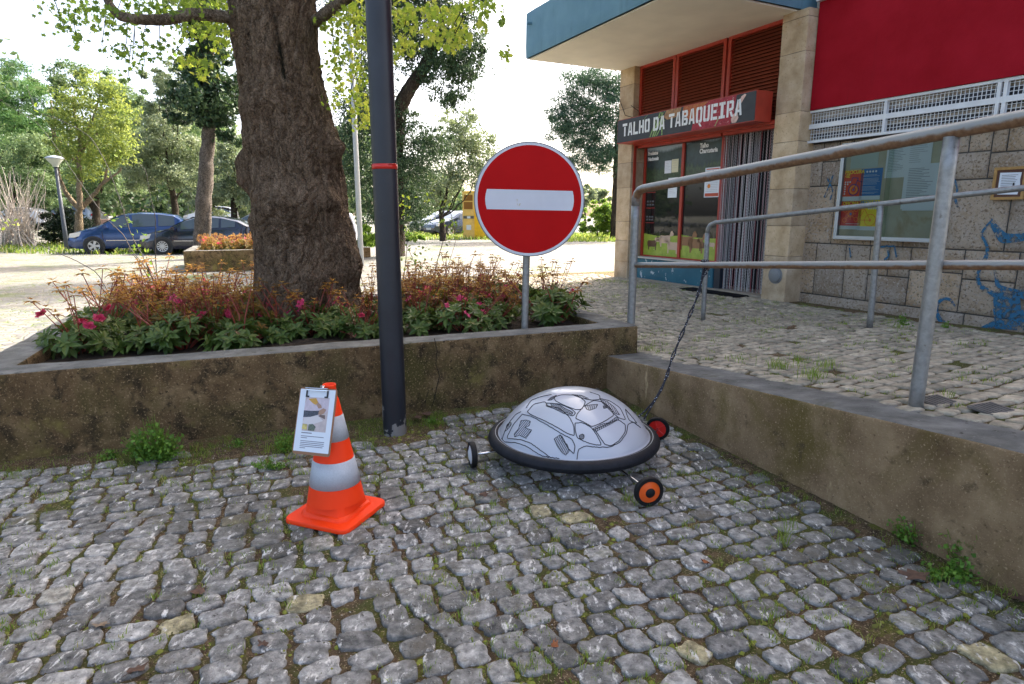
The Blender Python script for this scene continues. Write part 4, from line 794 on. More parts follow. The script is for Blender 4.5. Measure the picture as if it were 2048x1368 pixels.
crad = lambda z: np.interp(z, [.085, .60, .62, .675], [.1405, .042, .034, .030])
mb = MB(); mb.lathe([(crad(z), z) for z in (.083, .12, .16, .2, .25, .3, .35, .4, .45, .5, .55, .6)]+[(.036, .615), (.033, .64), (.031, .668), (.033, .676), (.030, .680), (.026, .676), (.024, .60)], 44); mb.build('body', m_or, cn, smooth=True)
m_refl = layered('reflective_sleeve', (150, [(.3, (.36, .39, .43)), (.7, (.44, .47, .52))]), [], rough=.4, bumps=((300, .15, .002),), spec=.6)
for a, b in ((.172, .302), (.405, .527)):
    mb = MB(); mb.lathe([(crad(a)+.0005, a), (crad(a)+.002, a), (crad((a+b)/2)+.002, (a+b)/2), (crad(b)+.002, b), (crad(b)+.0005, b)], 44); mb.build('reflective_band', m_refl, cn, smooth=True)
# clipboard hanging on the cone
ang = math.radians(40); nrm = np.array([-math.sin(ang), -math.cos(ang), .0]); nrm = nrm*math.cos(math.radians(9))+np.array([0, 0, math.sin(math.radians(9))])
pc = np.array([-.896, 2.965, .50])+np.array([-math.sin(ang), -math.cos(ang), 0])*.112
d_ = ray(629, 843); d_ = d_/np.linalg.norm(d_); r_0 = np.cross(d_, [0, 0, 1.]); r_0 /= np.linalg.norm(r_0); u_0 = np.cross(r_0, d_); ra = math.radians(10.5); rb = math.radians(42)
ey = math.cos(ra)*u_0+math.sin(ra)*r_0; ex0 = math.cos(ra)*r_0-math.sin(ra)*u_0; ex = math.cos(rb)*ex0-math.sin(rb)*d_; ez = np.cross(ex, ey)
ctr = onpl(629, 843, pc, nrm); dep_ = np.linalg.norm(ctr-np.array([0, 0, H]))*np.dot(d_, np.array([0, ct, -st])); cw, chh = 67.5*dep_/F/math.cos(rb)/np.dot(d_, np.array([0, ct, -st])), 126*dep_/F/np.dot(d_, np.array([0, ct, -st])); org = ctr-ex*cw/2-ey*chh/2
MC = Matrix(((ex[0], ey[0], ez[0], org[0]), (ex[1], ey[1], ez[1], org[1]), (ex[2], ey[2], ez[2], org[2]), (0, 0, 0, 1)))
cb = empty('clipboard', (0, 0, 0), 0, 'brown clipboard with a printed sheet and photograph, hanging on the traffic cone', 'clipboard'); cb.matrix_world = MC
def rrect(x0, y0, x1, y1, r, n=4):
    P = []
    for cx_, cy_, a0 in ((x1-r, y1-r, 0), (x0+r, y1-r, 90), (x0+r, y0+r, 180), (x1-r, y0+r, 270)):
        for k in range(n+1): t = math.radians(a0+90*k/n); P.append((cx_+r*math.cos(t), cy_+r*math.sin(t)))
    return P
zf = lambda a, b, d: (a, b, d)
mb = MB(); mb.prism(rrect(0, 0, cw, chh, .014), zf, -.004, 0); mb.build('board', plain('hardboard_brown', (.25, .12, .06), .6), cb)
mb = MB(); mb.prism(rrect(.006, .014, cw-.008, chh-.006, .002), zf, .0004, .0012); sh = mb.build('paper', m_paper, cb)
px0_, px1_, py0_, py1_ = cw*.19, cw*.83, chh*.35, chh*.86
def cpoly(name, P, mat_, z):
    mb = MB(); P = [(px0_+(px1_-px0_)*a, py0_+(py1_-py0_)*b) for a, b in P]; mb.prism(P, zf, z, z+.00025); return mb.build(name, mat_, ph)
mb = MB(); mb.prism([(px0_, py0_), (px1_, py0_), (px1_, py1_), (px0_, py1_)], zf, .0014, .0018); ph = mb.build('photograph', plain('photo_table', (.46, .38, .37), .35, var=.12, vscale=40), sh)
cpoly('photo_paper', [(0, .35), (.55, .42), (1, .6), (1, .98), (.1, .98), (0, .8)], plain('photo_lilac', (.50, .42, .47), .35, var=.1, vscale=60), .0019)
cpoly('photo_sheet', [(0, .22), (.35, .18), (.85, .33), (.6, .48), (.05, .38)], plain('photo_pale', (.58, .53, .53), .35), .0022)
cpoly('photo_sleeve', [(.12, .95), (.45, .98), (.56, .86), (.46, .78), (.34, .82)], plain('photo_yellow', (.50, .26, .02), .35), .0026)
cpoly('photo_hand', [(.48, .8), (.56, .86), (.70, .78), (.74, .70), (.6, .68)], plain('photo_skin', (.34, .19, .12), .35), .0029)
cpoly('photo_cuff', [(0, .40), (.3, .42), (.62, .5), (.64, .62), (.35, .60), (0, .60)], plain('photo_checked', (.03, .035, .055), .35, var=.9, vscale=160), .0026)
cpoly('photo_hand', [(.62, .5), (.64, .62), (.8, .70), (.93, .66), (.86, .55), (.74, .5)], MATS['photo_skin'], .0029)
cpoly('photo_dark_card', [(.62, .46), (.92, .38), (.9, .5), (.7, .5)], plain('photo_brown', (.13, .08, .07), .35), .0024)
cpoly('photo_green_box', [(.26, .02), (.52, .02), (.58, .14), (.44, .22), (.28, .2)], plain('photo_olive', (.07, .09, .06), .35, var=.7, vscale=90), .0026)
cpoly('photo_yellow_note', [(0, .06), (.22, .03), (.2, .2), (.02, .2)], plain('photo_note', (.52, .42, .12), .35, var=.3, vscale=60), .0026)
mb = MB()
for k, (a, b) in enumerate(((.19, .47), (.19, .80), (.19, .36), (.19, .83), (.19, .82), (.19, .83), (.19, .80), (.19, .34))):
    y = chh*(.315-.026*k-(.02 if k > 0 else 0)-(.02 if k > 2 else 0)); mb.box(cw*a, cw*b, y, y+.0032 if k else y+.0045, .0013, .0016)
mb.build('printed_text', plain('grey_print', (.16, .16, .2), .7), sh)
mb = MB(); mb.box(cw*.22, cw*.78, chh-.012, chh+.002, .002, .012); mb.tube([(cw*.2, chh-.003, .012), (cw*.8, chh-.003, .012)], .005, 8); mb.build('clip', m_steel, cb, smooth=True, angle=40)
for s_ in (0, 1):
    mb = MB(); x = cw*(.20 if s_ == 0 else .76); mb.box(x, x+.007, chh-.045, chh-.012, .002, .006); mb.box(x if s_ == 0 else x-.012, x+.019 if s_ == 0 else x+.007, chh-.045, chh-.038, .0022, .0062); mb.build('clip_foot', m_ink, cb)

mb = MB()
for k in range(5): t = k*1.2; mb.lathe([(.004, -.0015), (.006, 0), (.004, .0015)], 8, M=Matrix.Translation((cw*.55+.007*k, chh+.008+.004*math.sin(k*2), -.002+.003*k))@Matrix.Rotation(t, 4, 'X'))
mb.build('key_chain', m_steel, cb)

# ------------------------------------------------------------------ turtle shell cart
DC = np.array([.383, 3.72]); DR, DZ, DH = .462, .172, .272
sh_ = empty('turtle_shell_cart', (DC[0], DC[1], 0), 0, 'white domed turtle-shell cart with drawn shell lines, tyre rim and small coloured wheels', 'sculpture')
def dome_z(r): return DZ+DH*(1-np.clip(r/DR, 0, 1)**2.25)**.82
rs = np.concatenate([np.linspace(0.0001, .40, 26), np.linspace(.41, DR, 18)])
def dome_mat():
    m, n, o = _new('translucent_acrylic'); p = n.nodes.new('ShaderNodeBsdfPrincipled'); p.inputs['Base Color'].default_value = (.56, .59, .66, 1); p.inputs['Roughness'].default_value = .28; p.inputs['Coat Weight'].default_value = .4; p.inputs['Coat Roughness'].default_value = .04
    t = n.nodes.new('ShaderNodeBsdfTranslucent'); t.inputs[0].default_value = (.62, .64, .72, 1); mx = n.nodes.new('ShaderNodeMixShader'); mx.inputs[0].default_value = .25
    n.links.new(p.outputs[0], mx.inputs[1]); n.links.new(t.outputs[0], mx.inputs[2]); n.links.new(mx.outputs[0], o.inputs[0]); return m
TILT = Matrix.Rotation(math.radians(-2.5), 4, 'Y')@Matrix.Rotation(math.radians(1.0), 4, 'X')
mb = MB(); mb.lathe([(r, dome_z(r)) for r in rs]+[(DR+.018, DZ-.002), (DR+.02, DZ-.006)], 96); dm = mb.build('shell', dome_mat(), sh_, smooth=True)
mb = MB(); TRr = .034; mb.lathe([(DR+.030+TRr*1.15*math.cos(t), DZ-.030+TRr*1.05*math.sin(t)) for t in np.linspace(0, 2*math.pi, 17)], 96); mb.build('tyre', layered('tyre_rubber', (20, [(.3, (.008, .009, .012)), (.7, (.017, .019, .025))]), [], rough=.6, bumps=((60, .25, .004),), spec=.2), sh_, smooth=True)
mb = MB(); mb.lathe([(DR+.0255+.004*math.cos(t), DZ+.0015+.004*math.sin(t)) for t in np.linspace(0, 2*math.pi, 9)], 96); mb.build('rim_strip', plain('rim_grey', (.30, .31, .33), .4), sh_, smooth=True)
def on_dome(px, py):       # photo point on the drawn shell -> point on the shell surface
    o = np.array([0, 0, H]); d = ray(px, py); lo, hi = 2.2/d[1], None
    t = 2.6/d[1]
    while t < 6:
        p = o+d*t; r = math.hypot(p[0]-DC[0], p[1]-DC[1])
        if r < DR and p[2] <= dome_z(r)+.0: break
        if p[2] < DZ-.02: return None
        t += .002
    r = math.hypot(p[0]-DC[0], p[1]-DC[1]); e = .0012; g = (dome_z(r+1e-3)-dome_z(r-1e-3))/2e-3 if r > .002 else 0; dx, dy = (p[0]-DC[0])/max(r, 1e-6), (p[1]-DC[1])/max(r, 1e-6); nn = np.array([-g*dx, -g*dy, 1]); nn /= np.linalg.norm(nn)
    return np.array([p[0]-DC[0], p[1]-DC[1], float(dome_z(r))])+nn*e
def k5(x, y): return 900+x/3.938, 740+y/3.938
def dome_line(mb, P, rad=.0025, close=False, sm=True):
    P = np.array(P+([P[0]] if close else []), float); n = max(3, int(np.sum(np.linalg.norm(np.diff(P, axis=0), axis=1))/9)); t = np.linspace(0, len(P)-1, n); ks = np.arange(len(P)); Q = np.stack([np.interp(t, ks, P[:, 0]), np.interp(t, ks, P[:, 1])], -1)
    if sm:
        for _ in range(3): Q[1:-1] = (Q[:-2]+2*Q[1:-1]+Q[2:])/4
    pts = [on_dome(*k5(*q)) for q in Q]; pts = [p for p in pts if p is not None]
    if len(pts) > 2: mb.tube(pts, rad, 5)
LN = MB()
for P, c_ in (([(610, 330), (660, 270), (750, 250), (770, 285), (860, 300), (940, 370), (975, 440), (980, 520), (920, 500), (820, 440), (720, 390), (630, 350)], True),
              ([(570, 350), (500, 430), (445, 540), (560, 550), (640, 580), (720, 640), (800, 700), (860, 720)], False), ([(570, 350), (640, 365), (760, 430), (880, 505), (960, 545), (985, 600), (975, 665), (930, 620), (880, 520)], False),
              ([(410, 565), (520, 575), (600, 600), (690, 660), (780, 712)], False), ([(820, 215), (880, 195), (1000, 200), (1070, 250), (1040, 310), (990, 315), (900, 280), (830, 245)], True),
              ([(765, 262), (860, 268), (960, 310), (990, 340), (970, 365), (900, 345), (820, 305), (755, 285)], True), ([(1050, 290), (1130, 240), (1210, 255), (1270, 310), (1290, 360), (1210, 410), (1120, 450), (1040, 405), (990, 385), (1000, 350)], True),
              ([(985, 420), (1040, 415), (1110, 450), (1160, 520), (1195, 595), (1130, 590), (1060, 565), (1000, 535), (985, 470)], True), ([(1140, 470), (1230, 430), (1320, 390), (1380, 430), (1380, 490), (1330, 560), (1270, 600), (1220, 590), (1180, 530)], True),
              ([(1000, 705), (1010, 630), (1060, 600), (1150, 610), (1260, 610), (1340, 570), (1390, 500), (1400, 430), (1440, 410), (1500, 455)], False), ([(1180, 225), (1260, 245), (1340, 300), (1385, 395), (1330, 380), (1270, 330), (1200, 260)], True),
              ([(1380, 310), (1440, 380), (1475, 425), (1410, 400), (1390, 350)], True), ([(560, 330), (520, 350), (470, 410), (430, 490), (395, 600)], False), ([(1100, 175), (1180, 200), (1180, 235), (1110, 240), (1060, 225)], False), ([(600, 300), (640, 240), (720, 210), (800, 195)], False)):
    dome_line(LN, P, close=c_)
def patch(P, hs, ang_=75):
    dome_line(LN, P, .0017, True, False); P_ = np.array(P, float); mn, mx_ = P_.min(0), P_.max(0)
    from mathutils.geometry import intersect_line_line_2d
    d = np.array([math.cos(math.radians(ang_)), -math.sin(math.radians(ang_))]); nn = np.array([-d[1], d[0]]); cs = P_@nn
    for c_ in np.arange(cs.min()+hs*.5, cs.max(), hs):
        xs = []
        for k in range(len(P_)):
            a, b = P_[k], P_[(k+1) % len(P_)]; ca, cb_ = a@nn-c_, b@nn-c_
            if ca*cb_ < 0: q = a+(b-a)*ca/(ca-cb_); xs.append(q@d)
        xs.sort()
        for a, b in zip(xs[::2], xs[1::2]):
            if b-a > 4: dome_line(LN, [tuple(nn*c_+d*a), tuple(nn*c_+d*(a+b)/2), tuple(nn*c_+d*b)], .0019, sm=False)
patch([(560, 400), (600, 395), (635, 405), (625, 440), (590, 455), (645, 475), (600, 540), (545, 515), (510, 530), (505, 505), (540, 465), (550, 430)], 13, 50)
patch([(820, 545), (870, 510), (890, 560), (925, 590), (940, 640), (910, 675), (880, 650), (850, 610)], 13, 65); patch([(1060, 285), (1110, 275), (1165, 272), (1150, 300), (1100, 320), (1075, 310)], 14, 75)
patch([(1125, 465), (1190, 430), (1250, 415), (1310, 370), (1330, 390), (1260, 430), (1200, 460), (1150, 488)], 14, 75); patch([(1018, 520), (1040, 505), (1058, 515), (1055, 540), (1035, 548), (1020, 538)], 9, 85)
patch([(1180, 232), (1240, 250), (1300, 300), (1335, 355), (1300, 345), (1240, 290)], 14, 70); patch([(960, 195), (1030, 200), (1090, 225), (1080, 235), (1010, 215)], 12, 60); patch([(790, 262), (860, 275), (900, 300), (970, 335), (960, 352), (880, 325), (800, 285)], 10, 40)
patch([(435, 485), (450, 430), (480, 410), (485, 430), (465, 460)], 10, 70); patch([(1205, 285), (1230, 285), (1232, 300), (1210, 305)], 7, 60); patch([(770, 240), (800, 215), (840, 200), (830, 215), (800, 238)], 8, 60)
LN.build('drawn_lines', plain('marker_black', (.010, .009, .014), .6), sh_)
def wheel(c, axis, rad, wd, face, face2=None, name='wheel', hub=None):
    a = np.array(axis, float); a /= np.linalg.norm(a); Mw = Matrix.Translation(np.array([c[0]-DC[0], c[1]-DC[1], rad+.006]))@Vector(a).to_track_quat('Z', 'Y').to_matrix().to_4x4()
    mb = MB(); mb.lathe([(rad*.74, -wd/2), (rad*.96, -wd/2), (rad, -wd/4), (rad, wd/4), (rad*.96, wd/2), (rad*.74, wd/2), (rad*.74, -wd/2)], 36, M=Mw); t = mb.build(name, m_black, sh_, smooth=True, angle=40)
    mb = MB(); mb.lathe([(0.0001, wd*.75), (rad*.33, wd*.72), (rad*.60, wd*.42), (rad*.72, wd*.38), (rad*.76, wd*.2), (rad*.76, -wd*.3), (rad*.70, -wd*.35), (.0001, -wd*.30)], 36, M=Mw); mb.build('rim', face, t, smooth=True, angle=50)
    if hub: mb = MB(); mb.lathe([(.0001, wd*1.05), (rad*.2, wd*1.0), (rad*.33, wd*.74)], 28, M=Mw); mb.build('hub_cap', hub, t, smooth=True)
    return Mw, t
w_or = plain('wheel_orange', (.75, .10, .01), .3, coat=.3); w_re = plain('wheel_red', (.62, .012, .008), .4); w_wh = plain('wheel_white', (.55, .58, .62), .35)
wpos = [((.713, 3.045), (.22, -1, 0), .080, .030, w_or, m_black), ((-.238, 3.56), (-1, -.28, 0), .079, .032, w_wh, None), ((.985, 4.03), (.42, .9, 0), .079, .030, w_re, None), ((.12, 4.02), (-.5, .86, 0), .079, .030, w_re, None)]
for c, ax_, rad, wd, fm, hb in wpos:
    Mw, t = wheel(c, ax_, rad, wd, fm, hub=hb); c3 = np.array(Mw.translation); inner = np.array([(c[0]-DC[0])*.25, (c[1]-DC[1])*.25, .12])
    a_ = np.array(ax_, float); a_ /= np.linalg.norm(a_); mb = MB(); mb.tube([c3+a_*.01, c3-a_*.06, c3-a_*.06+(inner-c3)*.35, inner], .0075, 8); mb.build('axle', m_steel, sh_, smooth=True)
    if fm is w_re:
        mb = MB(); Mi = Mw
        for k in range(5):
            t0 = k*2*math.pi/5; q = [(.012*math.cos(t0+1.57), .012*math.sin(t0+1.57)), (.006*math.cos(t0+1.57)+.055*math.cos(t0), .006*math.sin(t0+1.57)+.055*math.sin(t0))]; mb.tube([tuple(Mi@Vector((0, 0, -.011))), tuple(Mi@Vector((.055*math.cos(t0), .055*math.sin(t0), -.012)))], .0035, 5)
        mb.build('rib', w_re, t)
mb = MB(); mb.box(-.30, .30, -.02, .02, .09, .12); mb.box(-.02, .02, -.30, .30, .085, .115); mb.build('chassis', plain('chassis_brown', (.06, .045, .04), .6), sh_)

# rope
def rope_mat():
    m, n, o = _new('speckled_rope'); p = n.nodes.new('ShaderNodeBsdfPrincipled'); p.inputs['Roughness'].default_value = .8; n.links.new(p.outputs[0], o.inputs[0])
    tc = n.nodes.new('ShaderNodeTexCoord'); v = n.nodes.new('ShaderNodeTexVoronoi'); v.inputs['Scale'].default_value = 62; v.inputs['Randomness'].default_value = .4; n.links.new(tc.outputs['Object'], v.inputs['Vector'])
    r = ramp(n, [(.20, (.50, .52, .58)), (.25, (.010, .011, .018))]); n.links.new(v.outputs['Distance'], r.inputs[0]); n.links.new(r.outputs[0], p.inputs['Base Color']); return m
m_rope = rope_mat()
tk = (1408-1272)/(1880-1272.); rk = mA+(mB-mA)*.0; best = None
for t in np.linspace(0, 1, 400):
    p = mA+(mB-mA)*t; d = p[1]*ct-(p[2]-H)*st; px = CX+F*p[0]/d
    if best is None or abs(px-1408) < best[0]: best = (abs(px-1408), p)
kp = best[1]; ends = [on_dome(1283, 838), on_dome(1293, 843)]
rope = empty('rope', tuple(kp), 0, 'dark speckled rope tied to the lower rail and running down to the shell cart', 'rope')
def rp(px, py, t): # point along the hanging rope: distance blends from the rail knot to the cart
    Yk = kp[1]+(4.02-kp[1])*t; return atY(px, py, Yk)-kp
mid = [((1404, 560), .06), ((1396, 590), .14), ((1383, 622), .26), ((1368, 658), .4), ((1354, 692), .53), ((1342, 722), .65), ((1334, 752), .75), ((1322, 780), .85), ((1308, 803), .92)]
for e_, (q1, q2) in zip((((1279, 832)), ((1289, 838))), (((1293, 819)), ((1298, 822))),) if False else ((((1277, 833)), ((1292, 820), .96)), (((1288, 838)), ((1300, 818), .96))):
    off = np.array([.004 if e_[0] > 1280 else -.004, 0, 0])
    P = [np.array([0, 0, -.02])+off]+[rp(*q, t)+off for q, t in mid]+[rp(*q1, q2), rp(*e_, 1.02)]; P = np.array(P)
    tt = np.linspace(0, len(P)-1, 90); Q = np.stack([np.interp(tt, np.arange(len(P)), P[:, k]) for k in range(3)], -1)
    for _ in range(6): Q[1:-1] = (Q[:-2]+2*Q[1:-1]+Q[2:])/4
    ph_ = tt*5+(math.pi if e_[0] > 1280 else 0); am = np.clip(np.minimum(tt, 8.5-tt)*.3, 0, 1)*.006; Q[:, 0] += np.cos(ph_)*am; Q[:, 1] += np.sin(ph_)*am
    mb = MB(); mb.tube(Q, .0058, 7); mb.build('strand', m_rope, rope, smooth=True)
mb = MB(); t = np.linspace(0, 6*math.pi, 80); mb.tube(np.stack([.006*t/6+md[0]*(t/19-.5)*.05, md[1]*(t/19-.5)*.05+.034*np.cos(t), .034*np.sin(t)], -1), .0075, 7); mb.tube([(0, 0, -.03), (.01, -.03, -.06), (-.01, -.02, -.09), (.0, .0, -.04), (.02, 0, -.07)], .008, 7); mb.build('knot', m_rope, rope, smooth=True)

# ------------------------------------------------------------------ big plane tree
TC_Y = 5.95
tr = empty('plane_tree', (-1.95, TC_Y, .47), 0, 'massive burled plane tree with dark cracked bark growing in the near planter', 'tree')
edge = [(-330, 430, 622), (-200, 442, 628), (-100, 455, 632), (0, 466, 638), (60, 470, 641), (100, 474, 643), (150, 480, 648), (200, 485, 658), (240, 487, 668), (265, 487, 676), (300, 489, 682), (340, 491, 686), (400, 500, 697), (450, 504, 706), (500, 506, 714), (550, 507, 721), (600, 503, 728), (640, 494, 738), (675, 480, 752)]
ez_, ec_, er_ = [], [], []
for (y, l, r) in edge:
    a, b = atY(l, y, TC_Y), atY(r, y, TC_Y); ez_.append(a[2]); ec_.append((a[0]+b[0])/2); er_.append((b[0]-a[0])/2*.945)
ez_, ec_, er_ = map(np.array, (ez_, ec_, er_)); o_ = np.argsort(ez_); ez_, ec_, er_ = ez_[o_], ec_[o_], er_[o_]
def trunk_c(z): return np.array([np.interp(z, ez_, ec_), TC_Y-.02*(z-.5)])
BURL = []
for (px, py, sg_, amp_) in ((690, 285, .09, .05), (683, 292, .06, .04), (478, 315, .07, .07), (484, 350, .07, .06), (488, 368, .05, .04), (520, 215, .09, .055), (560, 200, .10, .05), (640, 400, .11, .07), (600, 405, .09, .05), (670, 405, .07, .05), (555, 400, .1, .03), (722, 545, .09, .035), (700, 520, .12, .05), (498, 445, .05, .035), (530, 290, .1, .03), (650, 560, .12, .03), (580, 520, .16, -.02), (560, 300, .15, -.025)):
    z = atY(px, py, TC_Y-.3)[2]; cx_ = np.interp(z, ez_, ec_); R_ = np.interp(z, ez_, er_); xx = np.clip((atY(px, py, TC_Y-.15)[0]-cx_)/R_, -.98, .98); BURL.append((math.asin(xx), z, sg_, amp_))
nA, nZ = 300, 420; zz = np.linspace(.36, ez_[-1], nZ); th = np.arange(nA)/nA*2*math.pi      # th = 0 faces the camera, + to the right
V_ = np.zeros((nZ, nA, 3)); RM = np.zeros((nZ, nA), np.float32)
for i_, z in enumerate(zz):
    c_ = trunk_c(z); R_ = float(np.interp(z, ez_, er_)); dirx, diry = np.sin(th), -np.cos(th)
    flare = ss(.95-z, 0, .6)
    d = R_*(1+.03*np.sin(3*th+1+z)+.02*np.sin(5*th+2*z)+flare*.05*np.sin(6*th+.5))
    for (ba, bz, s_, am) in BURL:
        da = (th-ba+math.pi) % (2*math.pi)-math.pi; g = np.exp(-((da*R_)**2+(z-bz)**2)/(2*s_*s_)); d += am*1.2*g
    for k in range(nA):
        p = Vector((dirx[k]*R_, diry[k]*R_, z))
        n1 = mnoise.fractal(p*3.2+Vector((0, 0, 5)), 1., 2., 3)
        wv = Vector((p.x, p.y, p.z*.32))*13+Vector((n1, n1, n1))*1.6; rd = 1-abs(mnoise.noise(wv))*2; r2 = 1-abs(mnoise.noise(Vector((p.x, p.y, p.z*.5))*34))*2
        d[k] += .016*n1+.010*mnoise.fractal(p*11, 1., 2., 3)-.020*max(rd, 0)**4-.007*max(r2, 0)**3
        ms = math.exp(-((th[k]+6.283 if th[k] < -3 else th[k])-(.32+.08*math.sin(z*3)))**2/.012)*ss(z, 1.2, 1.8)+.9*math.exp(-((th[k]-.62)**2)/.05)*ss(2.0-z, 0, 1.0)
        RM[i_, k] = min(.42, .42*ms)
    V_[i_, :, 0] = c_[0]+dirx*d; V_[i_, :, 1] = c_[1]+diry*d; V_[i_, :, 2] = z
i, j = np.meshgrid(np.arange(nZ-1), np.arange(nA), indexing='ij'); j2 = (j+1) % nA
mb = MB(); off_ = np.array([-1.95, TC_Y, .47]); mb.add((V_-off_).reshape(-1, 3), np.stack([i*nA+j, i*nA+j2, (i+1)*nA+j2, (i+1)*nA+j], -1).reshape(-1, 4), RM.ravel()); mb.build('trunk', m_bark, tr, smooth=True)
def limb(pts, r0, r1, name='branch', mat_=None, parent=None, wob=.03, n=10, origin=None, sm=3):
    P = np.array(pts, float); m = max(6, len(P)*8); tt = np.linspace(0, len(P)-1, m); Q = np.stack([np.interp(tt, np.arange(len(P)), P[:, k]) for k in range(3)], -1)
    for _ in range(sm): Q[1:-1] = (Q[:-2]+2*Q[1:-1]+Q[2:])/4
    Q += np.array([[mnoise.noise(Vector(q)*2.5)*wob, mnoise.noise(Vector(q)*2.5+Vector((9, 0, 0)))*wob, mnoise.noise(Vector(q)*2.5+Vector((0, 9, 0)))*wob] for q in Q]); Q[0] = P[0]
    rad = np.linspace(r0, r1, m)*(1+.04*np.sin(np.arange(m)*1.7)); mb = MB(); mb.tube(Q-(origin if origin is not None else 0), rad, n); return mb.build(name, mat_, parent, smooth=True)
m_limb = make_bark('limb_bark', [(.3, (.08, .06, .04)), (.5, (.20, .15, .105)), (.7, (.32, .26, .19))], sc_=10, moss=False, bd=.02)
a3 = lambda px, py, Y: atY(px, py, Y)
limb([a3(520, 30, 5.85), a3(470, 34, 5.75), a3(430, 30, 5.6), a3(380, 28, 5.5), a3(330, 38, 5.4), a3(280, 42, 5.3), a3(245, 35, 5.3), a3(222, 12, 5.3), a3(205, -30, 5.35), a3(150, -110, 5.5), a3(60, -200, 5.6)], .055, .022, mat_=m_limb, parent=tr, origin=off_)
limb([a3(500, 90, 5.9), a3(478, 70, 6.2), a3(465, 45, 6.4), a3(455, 40, 6.6)], .045, .03, mat_=m_barkp, parent=tr, origin=off_)
limb([a3(610, 50, 5.9), a3(650, 22, 5.7), a3(672, 14, 5.6), a3(720, -20, 5.4), a3(850, -120, 5.2), a3(1000, -230, 5.6)], .055, .03, mat_=m_limb, parent=tr, origin=off_)
top = np.array([trunk_c(zz[-1])[0], trunk_c(zz[-1])[1], zz[-1]-.1]); tips = []
for k, (dx, dy, dz, r0) in enumerate(((-2.6, .5, 2.4, .2), (2.2, .6, 2.6, .2), (-.5, 2.6, 2.6, .18), (.5, -2.2, 2.8, .16), (-2.2, -2.0, 2.6, .14), (1.8, 2.6, 2.2, .14))):
    limb([top, top+np.array([dx, dy, dz])*.35+[0, 0, .3], top+np.array([dx, dy, dz])], r0, .05, mat_=m_limb, parent=tr, origin=off_, wob=.2)

def leaf_quads(N, pos, size, rv, fold=0., upb=.3, R=None, asp=.55, droop=0.):
    R = R or rng; d = R.normal(size=(N, 3)); d[:, 2] -= droop; d /= np.linalg.norm(d, axis=1, keepdims=True)
    n = R.normal(size=(N, 3)); n[:, 2] += upb; n -= d*np.sum(n*d, 1, keepdims=True); n /= np.linalg.norm(n, axis=1, keepdims=True); s = np.cross(d, n)
    L = (size if np.ndim(size) else np.full(N, size))[:, None]; v = np.stack([pos-d*L/2, pos+s*L*asp/2+n*L*.05, pos+d*L/2, pos-s*L*asp/2+n*L*.05], 1).reshape(-1, 3)
    f = np.arange(4*N).reshape(N, 4); return v, f, np.repeat(rv, 4)
def plane_leaves(N, pos, size, rv):
    """five-lobed leaves"""
    t = np.radians([-90, -60, -35, -12, 15, 40, 66, 90, 114, 140, 165, 192, 215, 240]); rd = np.array([.35, .55, .42, .95, .5, .95, .55, 1.1, .55, .95, .5, .95, .42, .55]); k = len(t)
    x = rd*np.cos(t); y = rd*np.sin(t)
    d = rng.normal(size=(N, 3)); d[:, 2] -= .9; d /= np.linalg.norm(d, axis=1, keepdims=True); n = rng.normal(size=(N, 3)); n -= d*np.sum(n*d, 1, keepdims=True); n /= np.linalg.norm(n, axis=1, keepdims=True); s = np.cross(d, n)
    v = pos[:, None]+(s[:, None]*x[None, :, None]+d[:, None]*y[None, :, None]+n[:, None]*(.18*np.abs(x))[None, :, None])*size[:, None, None]/2
    c = pos[:, None]; V = np.concatenate([v, c], 1).reshape(-1, 3); b = (np.arange(N)*(k+1))[:, None]; i = np.arange(k)
    f = np.stack([np.broadcast_to(b+k, (N, k)), b+i, b+(i+1) % k], -1).reshape(-1, 3); return V, f, np.repeat(rv, k+1)
m_plf = leafmat('plane_leaf', [(0, (.045, .10, .018)), (.45, (.12, .20, .025)), (.8, (.26, .38, .04)), (1, (.40, .44, .06))], .6)
